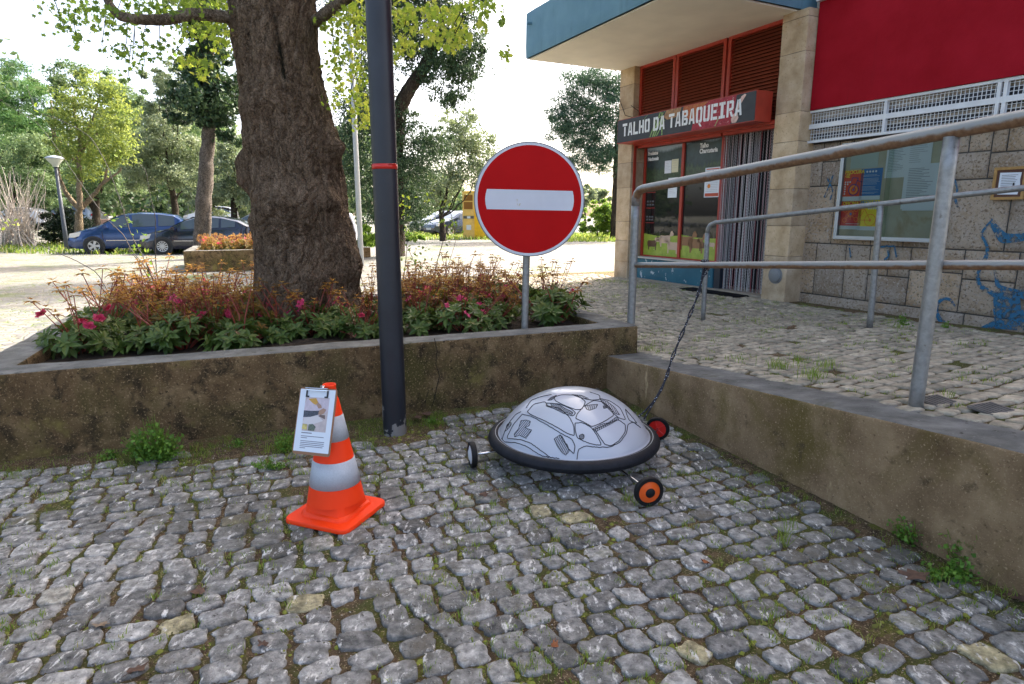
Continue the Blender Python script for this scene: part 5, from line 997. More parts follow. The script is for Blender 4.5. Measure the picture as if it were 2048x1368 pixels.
# hanging sprays in view: (px, py, Y, spread px, n leaves, brightness)
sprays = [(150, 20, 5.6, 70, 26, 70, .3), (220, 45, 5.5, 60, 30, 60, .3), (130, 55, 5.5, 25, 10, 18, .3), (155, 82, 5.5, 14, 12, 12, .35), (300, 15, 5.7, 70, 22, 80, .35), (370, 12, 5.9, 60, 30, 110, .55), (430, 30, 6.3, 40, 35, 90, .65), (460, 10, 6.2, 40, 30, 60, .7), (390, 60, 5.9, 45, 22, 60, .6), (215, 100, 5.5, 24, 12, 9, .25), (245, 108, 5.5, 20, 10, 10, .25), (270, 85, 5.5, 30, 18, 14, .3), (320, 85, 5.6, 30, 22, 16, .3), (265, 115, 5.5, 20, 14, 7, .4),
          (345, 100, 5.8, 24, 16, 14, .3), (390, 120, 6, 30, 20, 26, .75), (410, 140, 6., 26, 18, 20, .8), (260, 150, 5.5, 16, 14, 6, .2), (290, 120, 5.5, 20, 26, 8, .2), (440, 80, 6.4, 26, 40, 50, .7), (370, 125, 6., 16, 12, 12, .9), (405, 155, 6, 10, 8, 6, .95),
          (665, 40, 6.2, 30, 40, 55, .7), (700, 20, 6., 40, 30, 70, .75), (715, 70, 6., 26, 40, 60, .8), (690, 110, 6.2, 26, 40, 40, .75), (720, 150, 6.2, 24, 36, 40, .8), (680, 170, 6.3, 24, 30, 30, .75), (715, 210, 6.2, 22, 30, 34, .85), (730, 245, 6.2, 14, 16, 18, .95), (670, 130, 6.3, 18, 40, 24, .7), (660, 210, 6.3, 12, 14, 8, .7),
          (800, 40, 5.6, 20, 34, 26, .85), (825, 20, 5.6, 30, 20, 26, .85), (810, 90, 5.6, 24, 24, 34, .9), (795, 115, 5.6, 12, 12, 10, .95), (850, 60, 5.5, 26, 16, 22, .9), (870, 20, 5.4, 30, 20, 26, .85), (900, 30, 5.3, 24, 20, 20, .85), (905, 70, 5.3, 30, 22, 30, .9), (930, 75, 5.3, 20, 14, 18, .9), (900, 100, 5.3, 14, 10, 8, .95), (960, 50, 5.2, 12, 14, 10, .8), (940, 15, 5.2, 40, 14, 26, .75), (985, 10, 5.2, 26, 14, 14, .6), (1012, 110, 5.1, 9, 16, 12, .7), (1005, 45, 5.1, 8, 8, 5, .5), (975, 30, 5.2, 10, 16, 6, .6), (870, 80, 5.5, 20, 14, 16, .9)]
P_, S_, B_ = [], [], []; tw = MB()
for (px, py, Y, sx, sy, n, br) in sprays:
    for _ in range(int(n*(2.6 if px > 640 else 1.8))):
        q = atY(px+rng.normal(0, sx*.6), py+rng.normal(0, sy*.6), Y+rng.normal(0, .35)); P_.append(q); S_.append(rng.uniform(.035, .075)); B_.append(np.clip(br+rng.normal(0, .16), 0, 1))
    if py > 30:
        a = atY(px+rng.normal(0, 8), py-sy-55, Y); b = atY(px, py+sy*.4, Y); m_ = (a+b)/2+rng.normal(0, .05, 3); q = np.array([a, m_, b]); tt = np.linspace(0, 2, 9); tw = MB(); tw.tube(np.stack([np.interp(tt, [0, 1, 2], q[:, k]) for k in range(3)], -1)-off_, .0035, 4); tw.build('twig', m_barkd, tr)
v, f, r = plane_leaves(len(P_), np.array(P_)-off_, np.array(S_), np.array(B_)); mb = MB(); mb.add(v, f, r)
# crown above the picture, whose shade falls on the square
N = 9000; cc = rng.normal(size=(70, 3)); cc /= np.linalg.norm(cc, axis=1, keepdims=True); cc = cc*(rng.random((70, 1))**.4)*np.array([4.2, 4.2, 2.0])+np.array([top[0]-.4, top[1]+.2, 7.6])
pos = cc[rng.integers(0, 70, N)]+rng.normal(0, .5, (N, 3)); keep = (pos[:, 2]-1.5)/np.maximum(pos[:, 1], .5) > .36; pos = pos[keep]; v, f, r = plane_leaves(len(pos), pos-off_, rng.uniform(.10, .18, len(pos)), rng.random(len(pos))*.7); mb.add(v, f, r)
o = mb.build('crown', m_plf, tr)

# ------------------------------------------------------------------ trees in the background
m_pine = leafmat('pine_needles', [(0, (0.024, 0.070, 0.024)), (.5, (0.070, 0.170, 0.050)), (1, (0.160, 0.300, 0.080))], .25)
m_pine2 = leafmat('dark_pine_needles', [(0, (0.020, 0.056, 0.036)), (.5, (0.050, 0.110, 0.070)), (1, (0.110, 0.200, 0.120))], .2)
m_oliv = leafmat('olive_leaves', [(0, (0.060, 0.093, 0.048)), (.5, (0.170, 0.221, 0.128)), (1, (0.374, 0.425, 0.289))], .3)
m_oak = leafmat('oak_leaves', [(0, (0.036, 0.080, 0.036)), (.5, (0.100, 0.170, 0.070)), (1, (0.240, 0.320, 0.160))], .3)
m_cyp = leafmat('cypress_foliage', [(0, (0.011, 0.030, 0.015)), (.5, (0.034, 0.072, 0.034)), (1, (0.085, 0.152, 0.057))], .15)
m_yel = leafmat('young_plane_leaf', [(0, (.06, .11, .025)), (.5, (.17, .23, .05)), (1, (.34, .38, .09))], .5)
m_bush = leafmat('bright_bush_leaf', [(0, (0.030, 0.075, 0.015)), (.5, (0.105, 0.210, 0.022)), (1, (0.300, 0.420, 0.060))], .45)
m_hedge = leafmat('dark_hedge_leaf', [(0, (.004, .012, .005)), (.6, (.014, .032, .014)), (1, (.04, .07, .03))], .15)
def tree(name, label, Y, base, trunk, r0, blobs, leaf, nleaf, lm, bm, cat='tree', asp=.55, clump=.16, dep=None, droop=0., spread=1.25, nsub=26, limbs=True, group=None, wob=.04):
    """trunk: pixels up the stem; blobs: (px, py, rx, ry) masses of foliage, in photo pixels at distance Y"""
    bx = atY(base[0], base[1], Y); gz = ground_h(bx[0], Y); org_ = np.array([bx[0], Y, gz]); r = empty(name, tuple(org_), 0, label, cat, group); m = Y/F
    tp = [np.array([bx[0], Y, gz-.1])]+[atY(px, py, Y)+[0, rng.normal(0, wob), 0] for px, py in trunk]
    if len(tp) > 1: limb(tp, r0, r0*.45, 'trunk', bm, r, wob=r0*.15, n=12, origin=org_)
    tot = sum(b[2]*b[3] for b in blobs); pos = []; rv = []
    for b in blobs:
        c_ = atY(b[0], b[1], Y+(b[4] if len(b) > 4 else 0)); rx, rz = b[2]*m, b[3]*m; ry = (dep or rx)
        k = max(6, int(1.8*nsub*b[2]*b[3]/tot*len(blobs)/6)); sb_ = rng.normal(size=(k, 3)); sb_ /= np.linalg.norm(sb_, axis=1, keepdims=True); sb_ *= rng.uniform(.2, spread, (k, 1))**.7; sb_ = c_+sb_*np.array([rx, min(ry, 3.5), rz])
        n = int(nleaf*b[2]*b[3]/tot); w_ = rng.random(k)+.3; ix = rng.choice(k, n, p=w_/w_.sum()); sg2 = clump*.78*(rx+rz)/2*rng.uniform(.5, 1.5, k); pos.append(sb_[ix]+rng.normal(size=(n, 3))*sg2[ix][:, None]*np.array([1.15, 1, .75])); br = rng.random(k)*.5; rv.append(np.clip(br[ix]+rng.random(n)*.5, 0, 1))
        if limbs and len(tp) > 1:
            t = tp[min(len(tp)-1, 1+int(rng.random()*(len(tp)-1)))] if len(tp) > 2 else tp[-1]; limb([t, (t+c_)/2+[0, 0, -.15], c_+[0, 0, rz*.5]], r0*.24, r0*.07, 'branch', bm, r, wob=.1, n=6, origin=org_)
    pos = np.concatenate(pos); rv = np.concatenate(rv); pos[:, 2] = np.maximum(pos[:, 2], gz+.02)
    v, f, r_ = leaf_quads(len(pos), pos-org_, rng.uniform(leaf*.6, leaf*1.4, len(pos)), rv, asp=asp, droop=droop); mb = MB(); mb.add(v, f, r_); mb.build('crown', lm, r)
    return r, org_, tp
tree('pine_tree', 'bright green pine at the far left edge, its crown cut by the frame', 36, (-40, 480), [(-45, 400), (-45, 250)], .25, [(20, 170, 70, 60), (-60, 200, 90, 90), (50, 225, 50, 50), (-30, 130, 50, 40), (60, 280, 35, 40), (0, 270, 70, 60)], .20, 34000, m_pine, m_barkd, asp=.22, clump=.15, nsub=60)
tree('oak_tree', 'grey-green oak below the pine at the far left edge', 33, (18, 490), [(15, 440), (25, 400)], .2, [(20, 350, 75, 55), (70, 330, 45, 50), (-60, 350, 70, 70), (90, 390, 30, 30), (30, 300, 60, 40)], .11, 30000, m_oak, m_barkd, nsub=60)
r, og, tp = tree('plane_tree', 'young yellow-green plane with pale forked limbs beside the street lamp', 29, (157, 470), [(158, 430), (160, 415)], .21, [(150, 195, 34, 26), (200, 205, 30, 34), (140, 250, 30, 30), (180, 260, 40, 30), (225, 270, 36, 34), (190, 160, 26, 16), (245, 305, 30, 18), (228, 178, 18, 22), (125, 225, 22, 22), (245, 235, 26, 26), (160, 300, 40, 26), (205, 320, 40, 20), (120, 290, 22, 24), (170, 350, 30, 16), (165, 150, 14, 12)], .12, 13000, m_yel, m_barkp, nsub=150, limbs=False, clump=.26)
for P in ([(160, 420), (138, 395), (123, 365), (113, 330), (104, 320)], [(162, 420), (157, 360), (156, 320), (162, 290), (150, 230), (145, 190)], [(162, 415), (180, 400), (205, 365), (245, 338)], [(160, 330), (125, 300), (108, 270), (104, 200)], [(160, 300), (185, 240), (200, 190)], [(205, 365), (215, 330), (218, 300)], [(113, 330), (110, 290), (100, 250)], [(156, 320), (180, 280), (215, 250)]):
    limb([atY(a, b, 29+rng.normal(0, .15)) for a, b in P], .13 if P[0][1] > 400 else .06, .03, 'branch', m_barkp, r, wob=.08, n=7, origin=og)
tree('olive_tree', 'pale olive between the street lamp tree and the blue car roof', 40, (190, 460), [(192, 430), (195, 400)], .3, [(110, 190, 32, 40), (150, 160, 50, 30), (230, 180, 45, 30), (100, 260, 34, 50), (260, 230, 40, 40), (130, 330, 60, 40), (210, 360, 55, 40), (75, 200, 20, 40)], .14, 32000, m_oak, m_barkd, nsub=80)
tree('olive_tree', 'broad silvery olive behind the parked cars with a leaning dark trunk', 34, (352, 450), [(348, 400), (337, 360), (335, 320)], .2, [(330, 200, 40, 40), (300, 270, 50, 40), (350, 260, 55, 40), (280, 330, 50, 40), (340, 340, 60, 40), (400, 330, 50, 50), (310, 150, 30, 22), (360, 150, 40, 26), (260, 300, 30, 30)], .12, 40000, m_oliv, m_barkd, nsub=90)
tree('olive_tree', 'sunlit silvery olive between the grey cypress trunk and the big trunk', 31, (470, 470), [(468, 420), (465, 390)], .2, [(450, 330, 50, 50), (480, 380, 50, 45), (430, 390, 45, 40), (470, 290, 35, 35), (400, 400, 36, 30), (540, 350, 60, 60)], .12, 28000, m_oliv, m_barkd, nsub=80)
r, og, tp = tree('cypress_tree', 'dark spreading cypress with a straight grey trunk left of the big tree', 22, (401, 500), [(403, 470), (410, 380), (414, 300), (418, 200), (415, 90), (410, 0)], .30, [(415, 210, 60, 26), (380, 190, 40, 22), (360, 235, 30, 10), (440, 170, 45, 26), (400, 145, 40, 26), (450, 220, 30, 22), (430, 110, 34, 26), (395, 90, 26, 24), (430, 250, 30, 12), (455, 270, 22, 20), (410, 50, 40, 30), (410, 0, 50, 40)], .13, 24000, m_cyp, m_barkg, nsub=90, clump=.22, limbs=False)
limb([atY(410, 498, 21.9), atY(416, 440, 21.95), atY(418, 410, 22)], .17, .08, 'buttress', m_barkg, r, n=8, origin=og)
r, og, tp = tree('cypress_tree', 'huge dark conifer with a leaning limb behind the black pole', 19, (790, 500), [(790, 440), (788, 330), (795, 230), (812, 190), (838, 150), (872, 85), (885, 60)], .30, [(720, 260, 36, 60), (700, 320, 30, 60), (740, 180, 40, 50), (740, 90, 36, 50), (800, 350, 40, 60), (850, 280, 40, 22), (830, 320, 45, 30), (860, 300, 30, 20), (820, 410, 30, 40), (745, 400, 30, 50), (900, 160, 40, 34), (925, 120, 36, 30), (890, 90, 50, 36), (930, 75, 34, 28), (900, 200, 24, 20), (850, 30, 50, 30), (900, 30, 40, 22), (800, 50, 40, 50), (760, 20, 50, 40), (830, 110, 34, 30), (930, 150, 24, 22), (955, 110, 16, 20), (795, 260, 30, 40), (870, 150, 30, 26), (800, -60, 70, 50), (880, -50, 60, 50), (720, -60, 70, 60), (820, -160, 90, 60), (700, -160, 60, 60), (960, -20, 30, 30)], .085, 110000, m_cyp, m_barkd, nsub=260, clump=.24, asp=.4, limbs=False, spread=1.75, droop=.8)  # foliage masses above the view are added to lengthen its shadow
tree('olive_tree', 'airy olive beyond the sign with dark branches, beside the yellow container', 30, (886, 470), [(884, 440), (880, 415)], .17, [(930, 270, 45, 36), (900, 310, 45, 36), (960, 300, 30, 34), (880, 360, 50, 30), (940, 350, 45, 34), (860, 400, 40, 26), (915, 240, 34, 26), (830, 380, 36, 36), (970, 350, 26, 40)], .12, 17000, m_oliv, m_barkd, nsub=110, clump=.22)
tree('pine_tree', 'round-topped bluish pine standing left of the shop pillar', 32, (1230, 470), [(1232, 380), (1235, 250)], .25, [(1180, 170, 50, 34), (1220, 170, 40, 36), (1150, 220, 45, 34), (1200, 230, 50, 40), (1140, 270, 40, 26), (1190, 290, 55, 32), (1170, 320, 50, 22), (1230, 320, 40, 26), (1280, 240, 50, 80), (1120, 235, 22, 22)], .17, 52000, m_pine2, m_barkd, asp=.18, clump=.30, nsub=130, limbs=False)
tree('shrub', 'rounded bright green shrub beside the shop pillar', 33, (1195, 476), [(1195, 460)], .06, [(1195, 440, 36, 28), (1215, 430, 22, 26), (1175, 455, 22, 18), (1205, 415, 28, 14), (1230, 445, 26, 26)], .11, 11000, m_bush, m_barkd, 'shrub', nsub=60)
for k, (px, lb) in enumerate(((1170, 'pale feathery distant tree seen just right of the no entry sign'), (1205, 'pale brown distant tree over the green shrub'), (1250, 'pale distant tree tight against the shop pillar'))):
    tree('distant_tree', lb, 75+k*6, (px, 440), [(px, 420)], .2, [(px, 385, 24, 18), (px-10, 400, 24, 16)], .4, 2500, m_oliv, m_barkd, nsub=24)
tree('shrub', 'dark rounded evergreen shrub behind the street lamp', 31, (120, 492), [(120, 480)], .06, [(110, 455, 28, 36), (150, 450, 32, 34), (175, 470, 22, 24), (95, 475, 16, 20), (130, 430, 24, 18)], .10, 15000, m_hedge, m_barkd, 'shrub', nsub=50)
tree('shrub', 'leafy green weeds and shrub at the foot of the pale pole', 17.5, (720, 498), [(720, 480)], .03, [(712, 480, 24, 20), (730, 465, 14, 22), (745, 480, 16, 16)], .09, 3500, m_bush, m_barkd, 'shrub', nsub=40, dep=.6)
tree('shrub', 'light green weeds growing behind the black pole near the far cars', 30, (800, 480), [(800, 474)], .03, [(790, 472, 40, 12), (830, 474, 20, 8)], .12, 3000, m_bush, m_barkd, 'shrub', nsub=40, dep=.8)
# trees added out of view at left, for shop glass reflections and bounce light
for k, (x, y) in enumerate(((-17, 9), (-20, 3), (-15, 15.5))):
    rt = empty('plane_tree', (x, y, 0), 0, ('added unseen plane tree for reflections, far left, opposite the shop', 'added unseen plane tree for reflections, nearest of the left ones to the camera', 'added unseen plane tree for reflections, left of the sunlit square')[k], 'tree')
    limb([np.array([0, 0, -.1]), np.array([.1, 0, 2]), np.array([0, .1, 5])], .25, .12, 'trunk', m_barkp, rt)
    N = 6000; c_ = rng.normal(size=(30, 3)); c_ /= np.linalg.norm(c_, axis=1, keepdims=True); c_ = c_*[2.6, 2.6, 2.2]*rng.random((30, 1))**.4+[0, 0, 5.4]; p_ = c_[rng.integers(0, 30, N)]+rng.normal(0, .45, (N, 3)); v, f, r_ = leaf_quads(N, p_, rng.uniform(.15, .28, N), rng.random(N)*.7); mb = MB(); mb.add(v, f, r_); mb.build('crown', m_oak, rt)
# far wood closing the view
fw = MB(); N = 60000
ang_ = rng.uniform(math.radians(-58), math.radians(-2), N); dist = rng.uniform(62, 85, N); hmx = np.where(ang_ < math.radians(-12), 9.5, 5.)+1.8*np.sin(ang_*23)+1.2*np.sin(ang_*57+1); hz = rng.random(N)**.8*hmx
ok = rng.random(N) < np.where(hz > 1.2, 1, .45); ang_, dist, hz = ang_[ok], dist[ok], hz[ok]
v, f, r_ = leaf_quads(len(hz), np.stack([dist*np.sin(ang_), dist*np.cos(ang_), .6+hz], -1), rng.uniform(.35, .8, len(hz)), rng.random(len(hz))); fw.add(v, f, r_); tag(fw.build('far_wood', m_oak), 'hazy line of far trees closing the view beyond the car park', 'trees', kind='stuff')
# bare pale shrub at the left
ds = empty('dry_shrub', tuple(np.array([atY(50, 500, 30)[0], 30, 0])), 0, 'bare pale twiggy shrub at the left edge', 'shrub'); ogd = np.array([atY(50, 500, 30)[0], 30, 0]); mb = MB()
for k in range(130):
    b = atY(rng.uniform(-10, 75), 508, 30+rng.normal(0, .5)); b[2] = 0; tpx = rng.uniform(-25, 95); t_ = atY(tpx, rng.uniform(330, 440), 30+rng.normal(0, 1)); m_ = (b+t_)/2+rng.normal(0, .12, 3); q = np.array([b, m_, t_]); tt = np.linspace(0, 2, 9)
    mb.tube(np.stack([np.interp(tt, [0, 1, 2], q[:, c]) for c in range(3)], -1)+rng.normal(0, .02, (9, 3))-ogd, np.linspace(.022, .006, 9), 4)
mb.build('twigs', plain('dry_twig', (.46, .40, .34), .9, var=.2), ds)

# ------------------------------------------------------------------ grass in the distance, tufts nearby
m_grass = leafmat('grass_blade', [(0, (.06, .11, .015)), (.5, (.15, .25, .03)), (.85, (.28, .37, .05)), (1, (.40, .34, .14))], .4)
def blades(pos, h, wd, R=rng, bend=.35):
    N = len(pos); a = R.uniform(0, 2*math.pi, N); s = np.stack([np.cos(a), np.sin(a), np.zeros(N)], -1); b = R.normal(size=(N, 3)); b[:, 2] = 0; b *= bend
    h = np.asarray(h)[:, None]; wd = np.asarray(wd)[:, None]; up = np.array([0, 0, 1.]); m_ = pos+up*h*.55+b*h*.35; t = pos+up*h*.95+b*h*1.1
    v = np.stack([pos-s*wd/2, pos+s*wd/2, m_+s*wd*.4, m_-s*wd*.4, t], 1).reshape(-1, 3); k = np.arange(N)*5
    return v, np.stack([k, k+1, k+2, k+3], -1), np.stack([k+3, k+2, k+4], -1)
def grass_obj(name, pos, h, wd, rv, label, cat='grass', kind='stuff', mat_=None, parent=None, group=None):
    mb = MB(); v, f4, f3 = blades(np.asarray(pos), h, wd); mb.add(v, f4, np.repeat(rv, 5)); mb.F.append(f3); mb.MI.append(np.zeros(len(f3), int)); o = mb.build(name, mat_ or m_grass, parent)
    if parent is None: tag(o, label, cat, group, kind)
    return o
P = []
for _ in range(26000):
    x, y = rng.uniform(-30, 2), rng.uniform(22.5, 46); px = CX+F*x/(y*ct)
    left = px < 400 and y < 31+.15*x*0 and y > 26-.012*max(px, 0)*.25-1.2; right = 780 < px < 1010 and 31 < y < 46
    if (left and y > 23.3+.02*max(px-100, 0)*.3) or right: P.append((x, y, ground_h(x, y)))
for _ in range(5000):
    x, y = rng.uniform(2, 9), rng.uniform(29, 40); P.append((x, y, ground_h(x, y)))
P = np.array(P); grass_obj('grass', P, rng.uniform(.06, .26, len(P)), rng.uniform(.03, .06, len(P)), rng.random(len(P)), 'sunlit green grass verges around the parked cars')
# joint grass and moss among the near setts
P, Hh, Wd, Rv = [], [], [], []
R6 = np.random.default_rng(21)
def add_tuft(c, n, h, spread, wd=.0022, br=.5):
    for _ in range(n):
        P.append((c[0]+R6.normal(0, spread), c[1]+R6.normal(0, spread), c[2])); Hh.append(h*R6.uniform(.4, 1.1)); Wd.append(wd*R6.uniform(.7, 1.4)); Rv.append(np.clip(br+R6.normal(0, .2), 0, 1))
for _ in range(5200):
    l = (R6.uniform(-5.6, -.05), R6.uniform(-4.4, -.05))
    if mnoise.noise(Vector((l[0]*1.4, l[1]*1.4, 7.))) < .0 and R6.random() < .8: continue
    w3 = loc2w(*l, 0.); add_tuft(w3, int(R6.integers(4, 14)), R6.uniform(.014, .042), .011, .0030, R6.uniform(.35, .9))
for (px, py, n, h, s_) in ((1565, 1090, 34, .15, .02), (1590, 1060, 10, .13, .02), (1100, 1110, 26, .05, .02), (1270, 1010, 30, .08, .018), (1255, 1000, 20, .06, .02), (510, 970, 30, .06, .03), (360, 975, 22, .05, .02), (610, 905, 40, .07, .05), (560, 900, 60, .08, .06), (740, 895, 40, .08, .04), (945, 955, 14, .05, .02), (1190, 1330, 26, .06, .03), (1505, 930, 20, .05, .02), (1310, 1150, 14, .04, .02), (1540, 1240, 30, .05, .03), (2000, 1200, 40, .07, .04), (1880, 1160, 30, .06, .04), (470, 1300, 8, .03, .02), (1090, 1340, 30, .05, .03), (725, 835, 30, .15, .025), (1330, 1310, 20, .04, .03), (1420, 1180, 16, .04, .03), (820, 1215, 12, .03, .02)):
    add_tuft(onz(px, py, 0.), n, h, s_, .0028, .6)
for _ in range(420):
    x = R6.uniform(-4.9, -.1); w3 = loc2w(x, -R6.uniform(.02, .35), .004); add_tuft(w3, int(R6.integers(6, 16)), R6.uniform(.02, .05), .02, .0022, .55)
for _ in range(90):
    w3 = loc2w(-R6.uniform(.03, .15), -R6.uniform(.1, 4.2), .004); add_tuft(w3, int(R6.integers(4, 12)), R6.uniform(.02, .045), .015, .0022, .5)
grass_obj('joint_grass', np.array(P), np.array(Hh), np.array(Wd), np.array(Rv), 'small grass and weeds sprouting in the joints between the near cobbles')
P, Hh, Wd, Rv = [], [], [], []
for _ in range(1500):
    x, y = R6.uniform(.36, 4.6), R6.uniform(-3.2, 5.5); 
    if mnoise.noise(Vector((x*1.1, y*1.1, 2.))) < .02 and R6.random() < .8: continue
    w3 = loc2w(x, y); 
    if (w3[:2]-D0)@INTO > 0: continue
    w3[2] = float(zr(x, y)); add_tuft(w3, int(R6.integers(8, 26)), R6.uniform(.015, .04), .028, .0035, R6.uniform(.35, .8))
for (px, py, z, n, h, s_) in ((1555, 735, .45, 90, .09, .05), (1630, 755, .48, 80, .09, .05), (1655, 735, .48, 50, .08, .04), (1600, 725, .44, 60, .06, .06), (1480, 722, .4, 50, .05, .05), (1290, 575, .3, 260, .06, .16), (1250, 565, .3, 120, .05, .14), (1215, 563, .3, 120, .06, .12), (1290, 700, .33, 90, .05, .07), (1330, 705, .34, 60, .04, .06), (1180, 590, .3, 60, .04, .12), (1500, 640, .32, 80, .04, .12), (1560, 640, .33, 60, .04, .1), (1800, 655, .4, 50, .06, .05), (1900, 668, .42, 60, .03, .08), (1620, 628, .3, 50, .04, .06)):
    add_tuft(onz(px, py, z), n, h, s_, .0035, .6)
grass_obj('ramp_grass', np.array(P), np.array(Hh), np.array(Wd), np.array(Rv), 'patchy grass between the paving stones of the ramp and shop front')
# moss cushions and grit
def icos(n, pos, rad, flat, R):
    b = np.array([[1, 0, 0], [.31, .95, 0], [-.81, .59, 0], [-.81, -.59, 0], [.31, -.95, 0], [0, 0, 1.]]); v = pos[:, None]+(b[None]*(1+.5*(R.random((n, 6, 1))-.5)))*np.array([1, 1, flat])*rad[:, None, None]; k = (np.arange(n)*6)[:, None, None]; f = np.array([[0, 1, 5], [1, 2, 5], [2, 3, 5], [3, 4, 5], [4, 0, 5]])[None]; return v.reshape(-1, 3), (k+f).reshape(-1, 3)
l = np.stack([R6.uniform(-5.6, -.03, 16000), R6.uniform(-4.5, -.02, 16000)], -1); nv = np.array([mnoise.noise(Vector((a*1.6, b*1.6, 4.))) for a, b in l]); l = l[(nv > -.08) & (l[:, 1] < -.3)]; n = len(l)
pos = np.stack([C0[0]+l[:, 0]*U[0]+l[:, 1]*Vv[0], C0[1]+l[:, 0]*U[1]+l[:, 1]*Vv[1], np.full(n, -.004)], -1); v, f = icos(n, pos, R6.uniform(.005, .015, n), .75, R6)
mb = MB(); mb.add(v, f, np.repeat(R6.random(n), 6)); tag(mb.build('moss', leafmat('moss_green', [(0, (.07, .05, .022)), (.35, (.085, .09, .02)), (1, (.20, .22, .035))], .1, .95), smooth=True), 'dark green and brown moss filling the cobble joints', 'moss', kind='stuff')
n = 9000; l = np.stack([R6.uniform(-5.6, -.02, n), -R6.uniform(0, 1, n)**1.8*4.6-.01], -1); pos = np.stack([C0[0]+l[:, 0]*U[0]+l[:, 1]*Vv[0], C0[1]+l[:, 0]*U[1]+l[:, 1]*Vv[1], R6.uniform(-.002, .004, n)], -1); v, f = icos(n, pos, R6.uniform(.0014, .0042, n), .8, R6)
mb = MB(); mb.add(v, f, np.repeat(R6.random(n), 6)); tag(mb.build('grit', leafmat('grit_stone', [(0, (.10, .07, .05)), (.5, (.25, .21, .17)), (1, (.55, .52, .47))], 0., .9)), 'scattered grit and crumbs of stone over the near paving', 'grit', kind='stuff')
# loose stones in the corner behind the cart, dead leaves
def pebble(c, rx, lb, col_=(.22, .18, .14)):
    mb = MB(); t = [(math.sin(a)*1., -math.cos(a)) for a in np.linspace(.02, math.pi-.02, 9)]; v0 = mb.n; mb.lathe([(a*rx, b*rx*.6) for a, b in t], 14); V0 = mb.V[-1]; V0 += np.array([[fbm(tuple(p/rx+c[0]*9), 1.1, 3)]*3 for p in V0])*rx*.25*np.sign(V0+1e-9)*np.abs(V0)/rx
    o = mb.build('loose_stone', plain('loose_stone_%d' % int(col_[0]*100), col_, .9, var=.25, bump=.4, bscale=40), smooth=True); o.location = (c[0], c[1], c[2]+rx*.3); o.rotation_euler = (0, 0, rng.uniform(0, 6)); return tag(o, lb, 'stone')
pebble(onz(1190, 788), .055, 'largest grey-brown loose stone in the corner behind the cart', (.15, .13, .11)); pebble(onz(1205, 798), .03, 'small tan pebble in the corner just right of the biggest loose stone', (.30, .22, .15)); pebble(onz(1222, 806), .022, 'pale pebble nearest the low ramp wall behind the cart', (.42, .36, .3)); pebble(onz(1043, 802), .022, 'small pale pebble at the planter foot left of the dome', (.36, .3, .24)); pebble(onz(1160, 786), .03, 'dark loose stone against the planter behind the dome', (.10, .09, .08))
pebble(onz(1762, 1040), .016, 'tiny white pebble by the ramp wall foot at right', (.55, .52, .48))
m_dead = plain('dead_leaf', (.085, .045, .028), .8, var=.35, vscale=40)
def dead(px, py, s, lb, z=.012, mat_=None):
    c = onz(px, py, z); n = 14; mb = MB(); t = np.arange(n)/n*2*math.pi; rd = s*(.75+.28*np.sin(5*t+px)+.1*rng.random(n)); v = [(0, 0, .008)]+[(a*math.cos(b)*1.2, a*math.sin(b)*.8, .006*math.sin(3*b+px)+.012*(a/s)**2*.6) for a, b in zip(rd, t)]
    v = [(x, y, zz_) for x, y, zz_ in v]; f = [[0, i_+1, (i_+1) % n+1] for i_ in range(n)]; mb.add(v, f); mb.tube([(s*.6, 0, .006), (s*1.5, .3*s, .003)], .0012, 4); o = mb.build('dead_leaf', mat_ or m_dead, smooth=True); o.location = tuple(c); o.rotation_euler = (rng.normal(0, .12), rng.normal(0, .12), rng.uniform(0, 6)); return tag(o, lb, 'leaf')
dead(1828, 1152, .055, 'large curled brown dead leaf near the foot of the ramp wall at right'); dead(398, 1182, .04, 'dark brown dead leaf on the cobbles in the lower left'); dead(835, 835, .05, 'brown dead leaf lying just right of the black pole foot', .03); dead(855, 828, .045, 'crumpled leaf against the planter right of the pole', .03); dead(968, 990, .03, 'grey-brown dead leaf on the cobbles left of the cart'); dead(2040, 1195, .05, 'brown dead leaf at the right edge beneath the ramp wall', .02); dead(1110, 1290, .018, 'tiny orange-brown leaf scrap on the cobbles below the cart', mat_=plain('orange_leaf', (.22, .07, .02), .8)); dead(1410, 1125, .018, 'small rust-coloured scrap of leaf between cobbles, right of centre', mat_=MATS['orange_leaf'])
dead(200, 1252, .022, 'pale tan leaf scrap on a pinkish cobble at lower left', mat_=plain('tan_leaf', (.26, .18, .11), .8)); dead(275, 1340, .03, 'dull brown leaf at the bottom edge, lower left'); dead(525, 1289, .022, 'dark leaf wedged between cobbles, lower left of centre')

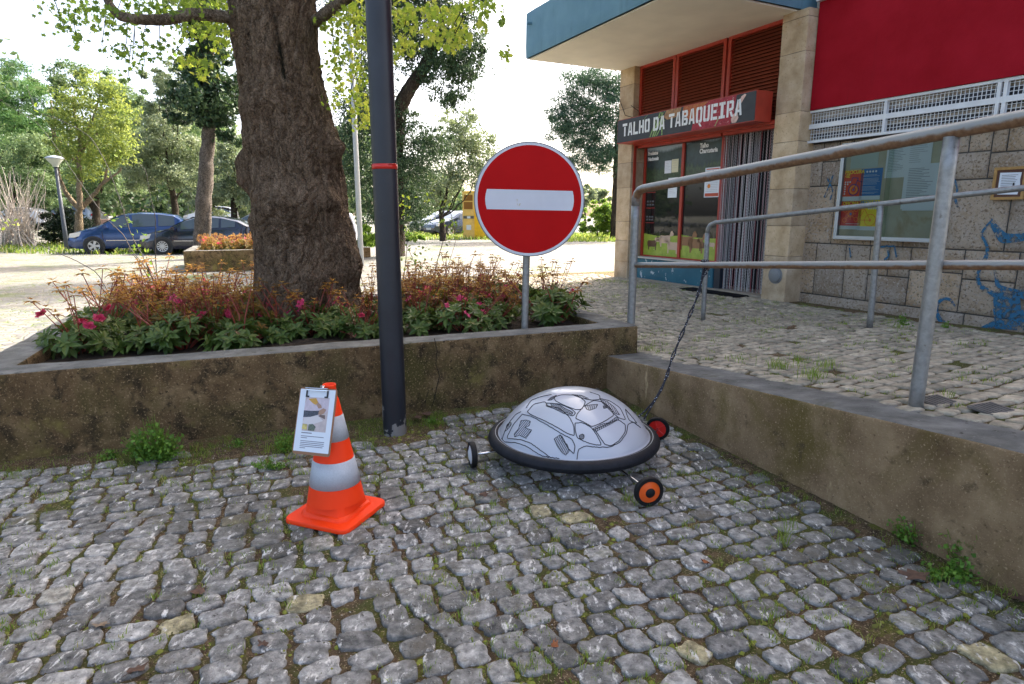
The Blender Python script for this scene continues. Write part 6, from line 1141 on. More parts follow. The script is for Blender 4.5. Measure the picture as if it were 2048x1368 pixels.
# ------------------------------------------------------------------ weeds with leaves
def weed(px, py, w_, h_, n, lb, leaf=.016, z=0., br=(.3, 1), spread=1., mat_=None, name='weed', depth=.10):
    c = onz(px, py, z); r = empty(name, tuple(c), 0, lb, 'weed'); sm = MB(); lm = MB(); pos = []
    for k in range(n):
        a = rng.uniform(-1, 1); t = np.array([a*w_/2, rng.uniform(-depth, .02), h_*(1-.45*abs(a))*rng.uniform(.4, 1.05)]); b = np.array([t[0]*.25, t[1]*.3, 0]); m_ = (b+t)/2+rng.normal(0, .012, 3); q = np.array([b, m_, t]); tt = np.linspace(0, 2, 7); Q = np.stack([np.interp(tt, [0, 1, 2], q[:, c_]) for c_ in range(3)], -1); sm.tube(Q, .0014, 4)
        for j_ in range(9): s_ = rng.uniform(.15, 1); p = Q[int(s_*6)]+rng.normal(0, leaf*.8, 3); pos.append(p)
    pos = np.array(pos); pos[:, 2] = np.maximum(pos[:, 2], .006); v, f, r_ = leaf_quads(len(pos), pos, rng.uniform(leaf*.7, leaf*1.6, len(pos)), rng.uniform(br[0], br[1], len(pos)), asp=.75, upb=1.5); lm.add(v, f, r_); sm.build('stems', m_grass, r); lm.build('leaves', mat_ or m_weed, r); return r
m_weed = leafmat('weed_leaf', [(0, (.04, .10, .016)), (.6, (.10, .22, .03)), (1, (.19, .34, .05))], .35)
weed(318, 918, .36, .30, 110, 'bushy bright green weed at the foot of the planter, left of the cone', .021)
weed(218, 915, .12, .06, 10, 'small weed tuft at the planter foot left of the bushy one'); weed(572, 900, .14, .17, 34, 'slender green weeds just left of the cone base at the planter foot', .013); weed(540, 935, .26, .08, 34, 'low weeds on bare earth left of the cone', .012)
weed(480, 890, .10, .07, 10, 'tiny weed against the planter midway between bush and cone', .012)
weed(1815, 1082, .22, .16, 40, 'small leafy weed at the foot of the ramp wall', .018); weed(1935, 1130, .28, .24, 64, 'taller leafy weed against the ramp wall near the right edge', .02); weed(1895, 1150, .28, .06, 30, 'low weeds spreading below the tall weed at right', .018); weed(1405, 870, .12, .05, 12, 'dark little weed beside the red wheel at the wall foot', .012)
weed(865, 845, .12, .05, 14, 'weed at the foot of the planter right of the black pole', .013); weed(1805, 650, .15, .18, 12, 'thin weed at the base of the stone wall below the notice board', .02, .38, spread=.5); weed(1888, 655, .08, .10, 8, 'small weed by the stone wall under the blue graffiti hook', .018, .38)

# ------------------------------------------------------------------ impatiens in the planters
m_ileaf = leafmat('impatiens_leaf', [(0, (.04, .075, .013)), (.45, (.085, .14, .028)), (.75, (.16, .18, .04)), (.9, (.15, .09, .035)), (1, (.24, .12, .03))], .25, .42)
m_ibronze = leafmat('impatiens_bronze_leaf', [(0, (.08, .055, .018)), (.35, (.20, .095, .025)), (.7, (.40, .17, .035)), (1, (.48, .28, .05))], .5, .45)
m_imix = leafmat('impatiens_mixed_leaf', [(0, (.05, .07, .015)), (.35, (.12, .12, .025)), (.65, (.30, .15, .03)), (1, (.44, .22, .04))], .45, .45)
m_istem = plain('red_stem', (.24, .040, .026), .5); m_pink = leafmat('pink_petal', [(0, (.55, .03, .13)), (1, (.75, .09, .24))], .4, .5)
def one_leaf(base, d, n, L, wd):
    s = np.cross(d, n); P = [base, base+d*L*.28+s*wd*.5+n*L*.05, base+d*L*.62+s*wd*.44+n*L*.03, base+d*L-n*L*.12, base+d*L*.62-s*wd*.44+n*L*.03, base+d*L*.28-s*wd*.5+n*L*.05, base+d*L*.28-n*L*.03, base+d*L*.62-n*L*.035]
    return P, [[0, 1, 6], [0, 6, 5], [1, 2, 7, 6], [6, 7, 4, 5], [2, 3, 7], [7, 3, 4]]
def whorl(mb, c, up, n, L, wd, rv, R, lift=.25):
    up = up/np.linalg.norm(up); a = np.cross(up, [0, 0, 1.] if abs(up[2]) < .95 else [1., 0, 0]); a /= np.linalg.norm(a); b = np.cross(up, a); t0 = R.uniform(0, 6.28)
    for k in range(n):
        t = t0+k*2*math.pi/n+R.normal(0, .2); d = a*math.cos(t)+b*math.sin(t)+up*(lift+R.normal(0, .15)); d /= np.linalg.norm(d); nn = up-d*(up@d); nn /= np.linalg.norm(nn); P, f = one_leaf(np.array(c), d, nn, L*R.uniform(.7, 1.15), wd*L*R.uniform(.8, 1.1)); mb.add(P, f, float(np.clip(rv+R.normal(0, .14), 0, 1)))
def impatiens(R, rad=.24, h=.22, nlow=24, ntall=8, tall=.38, nfl=2, L=.095, bronze=False):
    lv, tp_, st_, fl = MB(), MB(), MB(), []
    for k in range(nlow):
        a = R.uniform(0, 6.28); q = R.random()**.6; t = np.array([math.cos(a)*rad*q, math.sin(a)*rad*q, h*(1.05-.65*q*q)*R.uniform(.65, 1.1)]); b = np.array([t[0]*.2, t[1]*.2, 0]); st_.tube([b, (b+t)/2+[0, 0, .01], t], .0028, 5); up = np.array([math.cos(a)*q*.9, math.sin(a)*q*.9, .8])
        whorl(lv, t, up, 6, L, .40, .35 if not bronze else .45, R, .15); whorl(lv, t+up*.02, up, 4, L*.6, .4, .55, R, .5); whorl(lv, b+(t-b)*.6, up, 4, L, .4, .25, R, 0.)
    for k in range(ntall):
        a = R.uniform(0, 6.28); q = R.uniform(.2, 1); t = np.array([math.cos(a)*rad*q*1.5, math.sin(a)*rad*q*1.5, tall*R.uniform(.7, 1.15)]); b = np.array([t[0]*.15, t[1]*.15, .03]); m_ = (b+t)/2+R.normal(0, .02, 3); Q = [b, b*.6+m_*.4, m_, m_*.4+t*.6, t]; st_.tube(Q, np.linspace(.0045, .0028, 5), 5)
        whorl(tp_, t, np.array([0, 0, 1.]), 6, L*.62, .34, .55, R, -.15); whorl(tp_, t+[0, 0, .012], np.array([0, 0, 1.]), 4, L*.4, .34, .7, R, .6)
        if R.random() < .4: whorl(tp_, m_*.4+t*.6, t-b, 3, L*.4, .34, .5, R, .1)
    for k in range(nfl):
        a = R.uniform(0, 6.28); q = R.uniform(.3, 1.05); c = np.array([math.cos(a)*rad*q, math.sin(a)*rad*q, h*R.uniform(.8, 1.35)]); up = np.array([R.normal(0, .3), -.6, .6]); up /= np.linalg.norm(up); aa = np.cross(up, [1., 0, 0]); aa /= np.linalg.norm(aa); bb = np.cross(up, aa); fm_ = MB(); fl.append(fm_)
        for j_ in range(5):
            t = j_*2*math.pi/5; n_ = 8; pc_ = c+(aa*math.cos(t)+bb*math.sin(t))*.019; rr2 = .021; fm_.add([pc_+up*.002*R.random()]+[pc_+(aa*math.cos(x)+bb*math.sin(x))*rr2*(1+.18*math.sin(2*(x-t)))+up*.007*math.sin(3*x+t*2) for x in np.arange(n_)/n_*2*math.pi], [[0, 1+x, 1+(x+1) % n_] for x in range(n_)], float(R.random()))
    return lv, tp_, st_, fl
variants = {}
def make_variant(key, **kw):
    R = np.random.default_rng(abs(hash(key)) % 1000 if False else sum(map(ord, key))); variants[key] = impatiens(R, **kw); return variants[key]
make_variant('g1', nlow=24, ntall=11, nfl=5); make_variant('g2', nlow=26, ntall=8, nfl=2, rad=.26); make_variant('g3', nlow=20, ntall=15, tall=.46, nfl=1); make_variant('low', nlow=18, ntall=3, nfl=0, rad=.18, h=.13)
make_variant('b1', nlow=26, ntall=12, tall=.37, nfl=1, h=.28, L=.075, bronze=True); make_variant('b2', nlow=28, ntall=10, tall=.36, nfl=2, h=.28, L=.075, bronze=True)
built = {}
def plant(key, lb, loc, s_=1., group=None):
    if key not in built:
        r = empty('impatiens', tuple(loc), 0, lb, 'flowering plant', group); lv, tp_, st_, fl = variants[key]; bz = key[0] == 'b'
        st_.build('stems', m_istem, r); lv.build('leaves', m_imix if bz else m_ileaf, r)
        if tp_.n: tp_.build('top_leaves', m_ibronze, r)
        for f_ in fl: f_.build('flower', m_pink, r)
        built[key] = r
    else:
        r = copy_tree(built[key]); r['label'] = lb
        if group: r['group'] = group
    r.location = tuple(loc); r.scale = (s_, s_, s_); r.rotation_euler = (0, 0, rng.uniform(0, 6.28)); return r
SZ = .475
G1 = 'impatiens plants in the near planter'
front = [(165, 700, 'g1', 1., 'leafy impatiens with hot pink flowers in the left front corner of the planter'), (205, 672, 'g3', 1., 'tall-stemmed pink impatiens right behind the corner plant'), (290, 690, 'low', 1., 'low green impatiens at the planter front, second from the left corner'), (370, 690, 'g2', 1., 'broad green impatiens at the front edge midway from corner to trunk'), (420, 660, 'g3', .95, 'upright red-stemmed impatiens left of the big trunk'), (480, 690, 'low', 1.1, 'low dark impatiens at the rim just left of the trunk foot'), (512, 668, 'g1', .8, 'dull green impatiens touching the left foot of the trunk'), (625, 665, 'g1', 1., 'green impatiens with two pink blooms in front of the trunk'), (680, 660, 'g2', .9, 'dense green impatiens in front of the trunk toward the black pole'), (740, 630, 'g3', .9, 'reddish impatiens between the trunk and the black pole'),
         (848, 655, 'low', 1.1, 'low green impatiens just right of the black pole at the rim'), (830, 625, 'g1', 1., 'pink flowered impatiens directly right of the black pole'), (925, 655, 'g2', .95, 'broad dark green impatiens at the rim between pole and sign'), (900, 610, 'g3', 1., 'tall impatiens in the thick of the bed between pole and sign'), (985, 645, 'g2', .8, 'green impatiens at the rim left of the sign post'), (1000, 600, 'g1', 1., 'impatiens with bright blooms behind the lower left of the sign'), (1112, 642, 'g2', 1.2, 'compact leafy impatiens at the right end of the planter'), (1090, 610, 'g3', .9, 'impatiens with one large pink bloom right of the sign post'), (960, 590, 'g3', .9, 'dusky impatiens at the back of the bed left of the sign'), (1040, 600, 'g2', .8, 'impatiens right behind the sign post'), (560, 672, 'low', 1., 'low leafy impatiens directly before the middle of the trunk'), (720, 668, 'g3', .75, 'small straggly impatiens at the right foot of the trunk'), (450, 640, 'b2', .8, 'rusty orange impatiens just left of the trunk foot'), (330, 625, 'g3', 1., 'tall green and bronze impatiens among the orange ones, third row on the left'), (230, 630, 'b1', .7, 'sparse bronze impatiens against the left rim of the planter'), (950, 620, 'b2', .8, 'bronze impatiens among the green ones between pole and sign'), (1125, 622, 'b1', .6, 'spindly brown impatiens with bare stems at the right rim'), (770, 662, 'low', .9, 'low impatiens peeping out beside the left edge of the black pole'),
         (300, 655, 'g3', .95, 'red-stemmed impatiens in the second row on the left'), (245, 650, 'g2', .9, 'dark leafy impatiens in the second row near the left corner'), (365, 645, 'g1', 1., 'pink dotted impatiens in the second row midway to the trunk'), (860, 590, 'g2', .9, 'impatiens in the back row just right of the black pole'), (815, 600, 'g2', 1., 'leafy impatiens half hidden by the right side of the pole')]
for px, py, key, s_, lb in front:
    plant(key, lb, onz(px, py+(7 if py > 640 else 3), SZ), s_*1.12, G1)
k = 0
lb_b = 'bronze and green impatiens of the sunlit back rows left of the big trunk'
for yy in np.arange(1.25, 2.8, .27):
    for xx in np.arange(-4.0, -2.05, .30):
        p = loc2w(xx+rng.normal(0, .05), yy+rng.normal(0, .05), SZ); px = CX+F*p[0]/(p[1]*ct)
        if px > 505 or px < 215+80*(yy < 1.6): continue
        plant(('b1', 'g3', 'b2', 'b1', 'b2')[k % 5], lb_b, p, rng.uniform(.85, 1.1), 'sunlit impatiens in the back rows'); k += 1
lb_c = 'dark bushy impatiens of the back rows between the black pole and the sign'
for yy in np.arange(1.3, 2.8, .32):
    for xx in np.arange(-2.0, -.1, .32):
        p = loc2w(xx+rng.normal(0, .05), yy+rng.normal(0, .05), SZ); px = CX+F*p[0]/(p[1]*ct)
        if px < 790 or px > 1080: continue
        plant(('g2', 'g3', 'b2')[k % 3], lb_c, p, rng.uniform(.85, 1.05), 'shaded impatiens in the back rows'); k += 1
lb_d = 'sunlit orange impatiens massed in the distant planter'
for yy in np.arange(.5, 2.7, .45):
    for xx in np.arange(.6, 4.5, .42):
        q = bp_l+U*xx+Vv*yy; px = CX+F*q[0]/(q[1]*ct)
        if 525 < px < 690 and yy > .9: continue
        plant('b1' if k % 2 else 'b2', lb_d, (q[0], q[1], SZ), rng.uniform(1., 1.25), 'impatiens in the distant planter'); k += 1
# rose canes
def rose(name, lb, canes, Y, leaf_pts, base, cat='shrub'):
    o0 = atY(base[0], base[1], Y); o0[2] = SZ; r = empty(name, tuple(o0), 0, lb, cat); sm = MB()
    for P in canes:
        Q = np.array([atY(a, b, Y+.02*k_) for k_, (a, b) in enumerate(P)]); tt = np.linspace(0, len(Q)-1, len(Q)*7); Q = np.stack([np.interp(tt, np.arange(len(Q)), Q[:, c]) for c in range(3)], -1)
        for _ in range(4): Q[1:-1] = (Q[:-2]+2*Q[1:-1]+Q[2:])/4
        Q[:, 0] += np.sin(np.arange(len(Q))*2.2)*.002; sm.tube(Q-o0, np.linspace(.0055, .0022, len(Q)), 5)
        for k_ in range(3, len(Q)-2, 3): d = rng.normal(size=3); d /= np.linalg.norm(d); sm.tube([Q[k_]-o0, Q[k_]-o0+d*.014], [.002, .0004], 4)
    sm.build('canes', plain('cane_brown', (.035, .028, .022), .7), r); lm = MB()
    for (px, py, n, sp, br) in leaf_pts:
        for _ in range(n):
            c = atY(px+rng.normal(0, sp), py+rng.normal(0, sp*.7), Y+rng.normal(0, .05))-o0; d = rng.normal(size=3); d /= np.linalg.norm(d); nn = rng.normal(size=3)+[0, 0, 1.5]; nn -= d*(nn@d); nn /= np.linalg.norm(nn); Pl, f = one_leaf(c, d, nn, .05, .030); lm.add(Pl, f, float(np.clip(br+rng.normal(0, .12), 0, 1)))
    lm.build('leaves', m_plf, r)
rose('rose_bush', 'thorny bare rose canes arching over the left of the planter', [[(330, 600), (300, 545), (262, 500), (248, 470), (215, 440), (185, 400), (150, 350), (110, 290), (75, 245), (0, 200)], [(320, 600), (290, 520), (262, 470), (240, 400), (215, 330), (180, 270), (110, 235), (72, 225), (60, 190), (52, 170)], [(225, 600), (195, 545), (150, 520), (100, 500), (50, 470), (20, 450), (-10, 440)], [(325, 600), (312, 540), (310, 480), (312, 440), (300, 390), (292, 340), (270, 320)], [(330, 600), (335, 560), (332, 530)], [(300, 560), (275, 520), (265, 508), (255, 500)]],
     6.6, [(228, 438, 6, 10, .3), (262, 440, 6, 8, .3), (280, 470, 4, 8, .3), (265, 500, 10, 14, .35), (290, 510, 6, 10, .3), (12, 445, 4, 8, .85), (32, 444, 3, 5, .85), (72, 216, 2, 4, .8), (240, 310, 3, 8, .55), (320, 600, 14, 20, .25), (300, 540, 8, 14, .3)], (325, 600))
rose('rose_bush', 'leafy rose canes rising behind the bed between the black pole and the sign', [[(800, 600), (812, 520), (815, 470), (805, 430), (798, 400)], [(860, 590), (875, 520), (890, 470), (905, 440), (900, 420), (880, 405), (860, 395), (850, 400)], [(820, 600), (835, 540), (818, 500), (800, 470)], [(870, 600), (885, 560), (900, 520), (912, 480)], [(850, 600), (845, 540), (838, 520)]],
     7.6, [(800, 410, 12, 9, .85), (806, 430, 10, 8, .7), (815, 400, 6, 8, .8), (852, 398, 6, 6, .85), (862, 385, 6, 5, .8), (885, 410, 8, 8, .6), (892, 440, 12, 10, .5), (905, 450, 10, 8, .5), (915, 460, 8, 6, .45), (820, 480, 16, 12, .35), (830, 500, 16, 12, .3), (845, 520, 14, 12, .3), (880, 500, 8, 14, .3), (800, 530, 14, 12, .3), (780, 540, 10, 8, .3)], (840, 600))

# ------------------------------------------------------------------ cars
m_tyre = plain('car_tyre', (.018, .018, .018), .8); m_rim = plain('alloy_rim', (.45, .46, .48), .35, metal=.7); m_cglass = plain('car_glass', (.03, .045, .05), .05, spec=.9, coat=.5); m_lamp = plain('headlamp', (.6, .6, .58), .15, coat=.5); m_tail = plain('tail_lamp', (.45, .01, .02), .2, coat=.5); m_trim = plain('car_trim', (.02, .02, .022), .6); m_chrome = plain('chrome_strip', (.55, .55, .57), .2, metal=.9)
def car(paint, lb, loc, rz, prof, L=4.3, W=1.76, wheel_x=(.92, 3.50), wr=.31, belt=None, glass=None, group='parked cars', simple=False, spokes=5):
    """prof: (x, roof/bonnet height) from nose (x=0) to tail; belt: window line; glass: list of (x0, x1) side windows"""
    r = empty('parked_car', tuple(loc), rz, lb, 'car', group); px_ = np.array([p[0] for p in prof]); pz_ = np.array([p[1] for p in prof]); bx_ = np.array([p[0] for p in belt]); bz_ = np.array([p[1] for p in belt])
    xs = np.unique(np.concatenate([np.linspace(0, L, 46), px_])); m = MB(); S = []
    def sect(x):
        top_ = np.interp(x, px_, pz_); bl = min(np.interp(x, bx_, bz_), top_-.01); e = min(ss(x, 0, .55), ss(L-x, 0, .45)); hw = W/2*(.72+.28*e); cab = max(0, top_-bl); tw_ = hw*(1-.26*min(cab/.5, 1)); lowz = .20+.10*(1-min(ss(x, 0, .3), ss(L-x, 0, .3)))
        for wx in wheel_x:
            pass
        return [(hw*.94, lowz), (hw*.99, lowz+.12), (hw, .52), (hw*.985, bl-.06), (hw*.95, bl), (tw_+.02, top_-.06 if cab > .12 else bl+.3*(top_-bl)), (tw_*.86, top_-.012), (tw_*.45, top_), (0, top_+.008)]
    for x in xs:
        s_ = sect(x); S.append([(x, -y, z) for y, z in s_]+[(x, y, z) for y, z in s_[-2::-1]])
    S = np.array(S); nx, ny = S.shape[:2]; i, j = np.meshgrid(np.arange(nx-1), np.arange(ny-1), indexing='ij'); m.add(S.reshape(-1, 3), np.stack([i*ny+j, i*ny+j+1, (i+1)*ny+j+1, (i+1)*ny+j], -1).reshape(-1, 4))
    m.F.append(np.arange(ny)); m.F.append(np.arange(ny)[::-1]+(nx-1)*ny); m.MI += [np.zeros(1, int)]*2; body = m.build('body', paint, r, smooth=True, angle=35)
    for sgn in (-1, 1):
        for (a, b) in glass:
            g = MB(); n = 10; xx = np.linspace(a, b, n); lo, hi = [], []
            for x in xx:
                s_ = sect(x); y4, z4 = s_[4]; y5, z5 = s_[5]; lo.append((x, sgn*(y4-.006+.012), z4+.03)); hi.append((x, sgn*(y5+.012), max(z5-.005, z4+.032)))
            g.add(lo+hi, np.array([[k_, k_+1, n+k_+1, n+k_] for k_ in range(n-1)])); g.build('window', m_cglass, r, smooth=True)
        for wx in wheel_x:
            Mw = Matrix.Translation((wx, sgn*(W/2-.10), wr))@Matrix.Rotation(-sgn*math.pi/2, 4, 'X'); w_ = MB(); a = MB(); ar = wr+.07
            a.lathe([(0, .104), (ar*.98, .104), (ar, .10), (ar, .06)], 26, M=Mw); a.build('wheel_arch', m_trim, r)
            w_.lathe([(wr*.62, -.09), (wr*.94, -.09), (wr, -.06), (wr, .10), (wr*.95, .125), (wr*.66, .125), (wr*.62, .11)], 28, M=Mw); wo_ = w_.build('wheel', m_tyre, r, smooth=True, angle=40)
            if not simple or sgn < 0:
                q = MB(); q.lathe([(wr*.60, .118), (wr*.66, .126), (wr*.67, .118)], 28, M=Mw); 
                for k_ in range(spokes):
                    t = k_*2*math.pi/spokes; wd_ = .10 if spokes < 7 else .045; P4 = [(.04, -wd_*.35), (wr*.63, -wd_*.5), (wr*.63, wd_*.5), (.04, wd_*.35)]; q.add([tuple(Mw@Vector((u_*math.cos(t)-v_*math.sin(t), u_*math.sin(t)+v_*math.cos(t), .122))) for u_, v_ in P4], [[0, 1, 2, 3]])
                q.lathe([(0.0001, .128), (.05, .126), (.06, .12)], 16, M=Mw); q.build('rim', m_rim, wo_)
        h = MB(); z0_ = np.interp(.25, px_, pz_); h.prism([(.10, z0_-.20), (.14, z0_-.05), (.52, np.interp(.52, px_, pz_)-.07), (.48, z0_-.13), (.3, z0_-.2)], lambda a, b, d: (a, d, b), sgn*(W/2*.60), sgn*(W/2*(.93))); h.build('headlight', m_lamp, r)
        h = MB(); h.box(L-.10, L+.005, sgn*W/2*.66 if sgn > 0 else -W/2*.93, sgn*W/2*.93 if sgn > 0 else -W/2*.66, .78, .95); h.build('tail_light', m_tail, r)
        h = MB(); h.prism([(1.32, belt_z(belt, 1.3)+.0), (1.34, belt_z(belt, 1.3)+.13), (1.46, belt_z(belt, 1.3)+.12), (1.48, belt_z(belt, 1.3)+.0)], lambda a, b, d: (a, d, b), sgn*(W/2-.02), sgn*(W/2+.16)); h.build('mirror', paint, r)
        if not simple:
            h = MB(); h.box(1.35, L-1.0, sgn*(W/2+.006)-.004, sgn*(W/2+.006)+.004, .50, .53); h.build('side_trim', m_chrome, r)
            for x in (1.25, 2.3, 3.2): h = MB(); h.box(x-.006, x+.006, sgn*(W/2-.001)-.006, sgn*(W/2-.001)+.006, .3, .84); h.build('door_seam', m_trim, r)
            for x in (2.05, 2.95): h = MB(); h.box(x, x+.14, sgn*(W/2+.004)-.012, sgn*(W/2+.004)+.012, .77, .795); h.build('door_handle', paint, r)
    # windscreen and rear window
    g = MB(); a0, a1 = [p[0] for p in prof if p[1] > .93][0], None; 
    xa, xb = glass[0][0]-.35, glass[0][0]+.42; n = 8; P_a = []
    for x in np.linspace(max(xa, 1.0), xb, n):
        s_ = sect(x); P_a += [(x-.012, -s_[6][0]*.98, s_[6][1]+.012), (x-.012, s_[6][0]*.98, s_[6][1]+.012)]
    g.add(P_a, np.array([[2*k_, 2*k_+2, 2*k_+3, 2*k_+1] for k_ in range(n-1)])); g.build('windscreen', m_cglass, r, smooth=True)
    g = MB(); g.box(-.02, .0, -.26, .26, .36, .47); g.build('number_plate', plain('plate_white', (.6, .6, .6), .5), r)
    g = MB(); g.box(-.012, .06, -W*.30, W*.30, .20, .34); g.build('grille', m_trim, r); return r
def belt_z(belt, x): return float(np.interp(x, [b[0] for b in belt], [b[1] for b in belt]))
mpv = dict(prof=[(0, .52), (.05, .72), (.25, .84), (.7, .98), (1.05, 1.08), (1.25, 1.16), (1.75, 1.44), (2.1, 1.55), (2.6, 1.60), (3.3, 1.58), (3.8, 1.50), (4.15, 1.22), (4.25, .95), (4.3, .6)], belt=[(0, .5), (1.1, 1.0), (1.6, .98), (4.3, 1.06)], glass=[(1.62, 2.20), (2.30, 3.12), (3.22, 3.80)])
hat = dict(prof=[(0, .48), (.05, .66), (.3, .80), (.8, .93), (1.15, 1.0), (1.75, 1.32), (2.15, 1.44), (2.6, 1.47), (3.1, 1.43), (3.7, 1.30), (4.1, 1.10), (4.28, .95), (4.34, .6)], belt=[(0, .45), (1.1, .93), (1.6, .92), (3.6, 1.0), (4.3, 1.05)], glass=[(1.62, 2.22), (2.32, 3.02), (3.10, 3.62)])
c_blue = plain('blue_car_paint', (.008, .038, .14), .25, metal=.3, coat=.8); c_blk = plain('navy_car_paint', (.006, .010, .030), .2, metal=.3, coat=.9); c_sil = plain('silver_car_paint', (.22, .26, .30), .3, metal=.5, coat=.6); c_wht = plain('white_car_paint', (.65, .66, .68), .3, coat=.5); c_dk = plain('slate_car_paint', (.035, .05, .085), .25, metal=.4, coat=.8)
q = onz(183, 508)-np.array([1.05, -.55, 0]); car(c_blue, 'bright blue people carrier parked at the left, leftmost of the near pair of cars', (q[0], q[1], 0), math.radians(20), **mpv)
q = onz(329, 509)-np.array([1.05, -.70, 0]); car(c_blk, 'dark navy hatchback parked in front of the blue car, beside the grey trunk', (q[0], q[1], 0), math.radians(8), L=4.34, spokes=12, **hat)
q = atY(470, 470, 29); car(c_sil, 'silver estate car just left of the big trunk, behind the navy hatchback', (q[0]-1.0, 29, .05), math.radians(4), simple=True, **mpv)
q = atY(858, 470, 37); car(c_dk, 'slate blue car beyond the bed, nose toward the camera, middle of the right trio', (q[0], 37, .29), math.radians(38), simple=True, L=4.34, **hat)
q = atY(823, 462, 41); car(c_dk, 'dark green-grey car leftmost of the trio beyond the bed', (q[0], 41.5, .32), math.radians(30), simple=True, L=4.34, **hat)
q = atY(893, 468, 39); car(c_blk, 'dark car half hidden behind the yellow container', (q[0], 39.5, .3), math.radians(32), simple=True, **mpv)
for k, (px, Y, cm, lb) in enumerate(((-20, 50, c_wht, 'white far car at the left edge seen through the dry twigs'), (75, 52, c_sil, 'far silver car left of the street lamp'), (100, 56, c_wht, 'far white car behind the dark shrub and lamp'), (370, 55, c_wht, 'far white car behind the leaning olive trunk'))):
    q = atY(px, 440, Y); car(cm, lb, (q[0], Y, ground_h(q[0], Y)), math.radians(5+9*k % 20), simple=True, group='far parked cars', **(mpv if k % 2 else hat), **({} if k % 2 else {'L': 4.34}))
# white far building
fb = empty('distant_house', (atY(325, 440, 66)[0], 66, .6), 0, 'white distant house glimpsed between the olives above the cars', 'house'); mb = MB(); mb.box(-1.5, 3.2, 0, 5, 0, 3.2); wl = mb.build('wall', plain('white_wall', (.6, .62, .66), .8), fb)
mb = MB(); mb.prism([(-1.8, 3.2), (3.5, 3.2), (.85, 4.6)], lambda a, b, d: (a, d, b), -.2, 5.2); mb.build('roof', plain('pale_roof', (.45, .46, .5), .8), fb)
mb = MB(); mb.box(-.6, .2, -.03, .02, 1., 2.2); mb.build('window', m_cglass, wl); mb = MB(); mb.box(1.4, 2.2, -.03, .02, 1., 2.2); mb.build('window', m_cglass, wl)
lw = empty('low_wall', (atY(170, 440, 44)[0], 44.5, .35), .05, 'low pinkish wall behind the blue car bonnet', 'wall'); mb = MB(); rough_box(mb, 0, 9, 0, .3, -.2, .85, .5, .03, .02); mb.build('wall', plain('pink_brick', (.36, .22, .17), .9, var=.3), lw)

# ------------------------------------------------------------------ street lamp, pole, container, person
lb_ = atY(132, 480, 26.6); sl = empty('street_lamp', (lb_[0], lb_[1], 0), 0, 'park lamp with a flared hood on a slim dark post by the blue car', 'street lamp')
zt = atY(114, 325, lb_[1])[2]; mb = MB(); mb.tube([(0, 0, -.1), (0, 0, 1.), (0, 0, zt-.1)], [.10, .08, .06], 12); mb.build('post', plain('lamp_post_grey', (.05, .06, .075), .5), sl, smooth=True)
mb = MB(); mb.lathe([(.10, zt-.18), (.12, zt-.1), (.30, zt+.12), (.31, zt+.16)], 24); mb.build('lamp_shade', plain('lamp_glass', (.42, .44, .36), .3), sl, smooth=True)
mb = MB(); mb.lathe([(.33, zt+.15), (.34, zt+.18), (.22, zt+.24), (.05, zt+.28), (.0001, zt+.285)], 24); mb.build('lamp_cap', plain('lamp_cap_grey', (.36, .40, .44), .4), sl, smooth=True)
gp = atY(719, 450, 15.5); gq = empty('pale_pole', (gp[0], 15.5, 0), 0, 'slim pale grey metal pole seen between the big trunk and the black pole', 'pole'); mb = MB(); mb.tube([(0, 0, -.1), (0, 0, 4), (0, 0, 9)], [.066, .058, .05], 14); mb.build('pole', plain('pale_pole_grey', (.42, .45, .48), .5), gq, smooth=True)
mb = MB(); mb.box(-.14, .14, -.14, .14, -.01, .05); mb.build('base_plate', MATS['pale_pole_grey'], gq)
yc = onz(938, 467, .3); ct_ = empty('clothes_bank', (atY(926, 460, 33)[0], 33, .29), math.radians(-12), 'tall yellow collection container half hidden behind the no entry sign', 'container'); m_yc = plain('container_yellow', (.85, .50, .01), .5, var=.1)
mb = MB(); mb.box(0, 1.7, 0, 1.3, .05, 2.34); mb.build('body', m_yc, ct_); mb = MB(); mb.box(.0, .62, -.03, -.002, .05, 2.34); mb.build('front_panel', plain('container_tan', (.75, .50, .14), .6, var=.1), ct_)
mb = MB(); mb.box(.08, .54, -.045, -.031, 1.92, 2.22); mb.box(.08, .54, -.045, -.031, 1.5, 1.86); mb.build('hatch', plain('container_shadow', (.24, .10, .01), .7), ct_)
mb = MB(); mb.box(.04, .6, -.045, -.031, 1.02, 1.16); mb.build('label_strip', plain('container_grey', (.10, .10, .10), .6), ct_); mb = MB(); mb.box(.8, 1.3, -.02, -.001, 1.52, 1.60); mb.build('label_strip', MATS['container_grey'], ct_); mb = MB(); mb.box(.24, .42, -.05, -.046, 1.03, 1.15); mb.box(.2, .45, -.04, -.031, .45, .7); mb.build('sticker', m_paper, ct_)
mb = MB(); mb.box(-.03, 1.73, -.05, 1.33, 2.34, 2.4); mb.build('lid', m_yc, ct_)
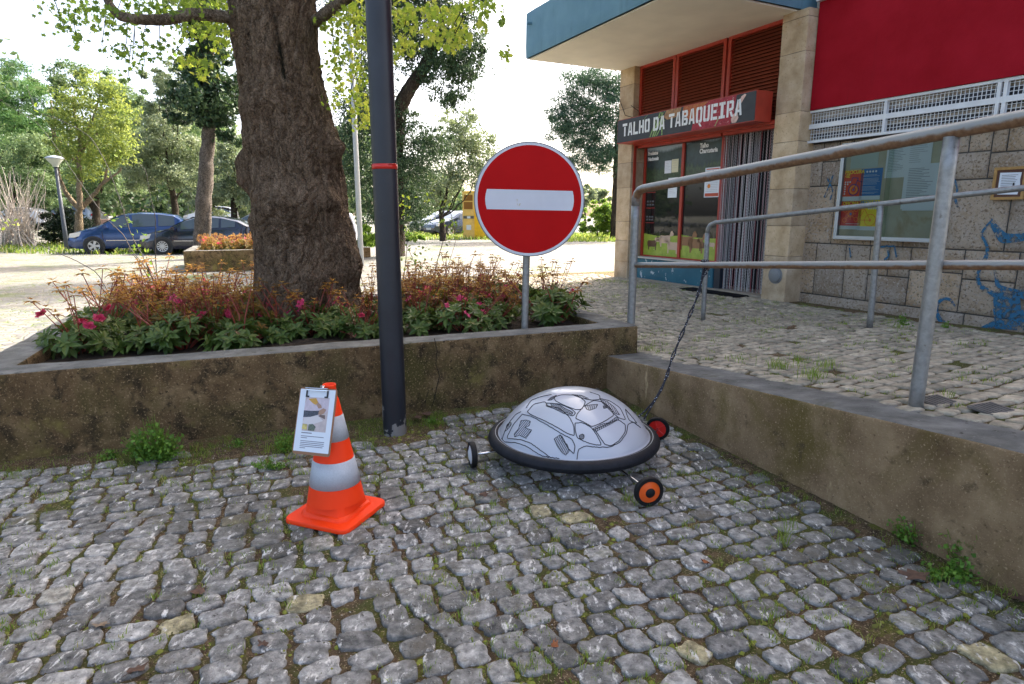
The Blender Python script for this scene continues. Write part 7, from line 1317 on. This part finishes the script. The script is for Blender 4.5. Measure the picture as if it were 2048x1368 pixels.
# person standing behind the trunk
def person():
    Yp = 9.3; c = atY(671, 440, Yp); r = empty('person', (c[0], Yp, 0), 0, 'person in a pale grey hooded jacket standing almost wholly hidden behind the big trunk', 'person')
    def skin(name, verts, edges, rad, mat_, root=0, sub=2):
        me = bpy.data.meshes.new(name); me.from_pydata(verts, edges, []); o = bpy.data.objects.new(name, me); col.objects.link(o); m1 = o.modifiers.new('s', 'SKIN')
        for k_, v in enumerate(me.skin_vertices[0].data): v.radius = rad[k_] if isinstance(rad[k_], tuple) else (rad[k_], rad[k_]); v.use_root = (k_ == root)
        m2 = o.modifiers.new('u', 'SUBSURF'); m2.levels = m2.render_levels = sub; dg = bpy.context.evaluated_depsgraph_get(); m_ = bpy.data.meshes.new_from_object(o.evaluated_get(dg)); bpy.data.objects.remove(o); m_.materials.clear(); m_.materials.append(mat_)
        for p in m_.polygons: p.use_smooth = True
        o2 = bpy.data.objects.new(name, m_); col.objects.link(o2); o2.parent = r; return o2
    V = [(0, 0, .98), (0, 0, 1.15), (0, 0, 1.38), (0, .01, 1.52), (0, .02, 1.60), (0, .02, 1.72), (-.2, 0, 1.46), (-.25, .02, 1.18), (-.2, -.12, .98), (.2, 0, 1.46), (.25, .02, 1.18), (.2, -.12, .98), (-.1, 0, .9), (-.11, 0, .5), (-.11, .03, .1), (-.11, -.12, .05), (.1, 0, .9), (.11, 0, .5), (.11, .03, .1), (.11, -.12, .05)]
    Ed = [(0, 1), (1, 2), (2, 3), (3, 4), (4, 5), (2, 6), (6, 7), (7, 8), (2, 9), (9, 10), (10, 11), (0, 12), (12, 13), (13, 14), (14, 15), (0, 16), (16, 17), (17, 18), (18, 19)]
    Rd = [(.15, .11), (.14, .10), (.17, .11), (.06, .06), (.07, .08), (.08, .10), (.065, .065), (.05, .05), (.035, .035), (.065, .065), (.05, .05), (.035, .035), (.09, .09), (.065, .065), (.045, .045), (.04, .03), (.09, .09), (.065, .065), (.045, .045), (.04, .03)]
    skin('body', V, Ed, Rd, plain('skin', (.35, .2, .14), .6))
    J = [(0, 0, .96), (0, 0, 1.15), (0, 0, 1.40), (0, .03, 1.52), (-.2, 0, 1.46), (-.25, .02, 1.18), (-.2, -.11, 1.0), (.2, 0, 1.46), (.25, .02, 1.18), (.2, -.11, 1.0)]; Je = [(0, 1), (1, 2), (2, 3), (2, 4), (4, 5), (5, 6), (2, 7), (7, 8), (8, 9)]
    skin('jacket', J, Je, [(.18, .14), (.17, .13), (.2, .14), (.1, .1), (.085, .085), (.07, .07), (.05, .05), (.085, .085), (.07, .07), (.05, .05)], plain('pale_jacket', (.5, .5, .55), .7, var=.1))
    skin('trousers', [(0, 0, .98), (-.1, 0, .88), (-.11, 0, .5), (-.11, .02, .1), (.1, 0, .88), (.11, 0, .5), (.11, .02, .1)], [(0, 1), (1, 2), (2, 3), (0, 4), (4, 5), (5, 6)], [(.17, .13), .105, .08, .06, .105, .08, .06], plain('dark_trousers', (.03, .035, .05), .8))
person()
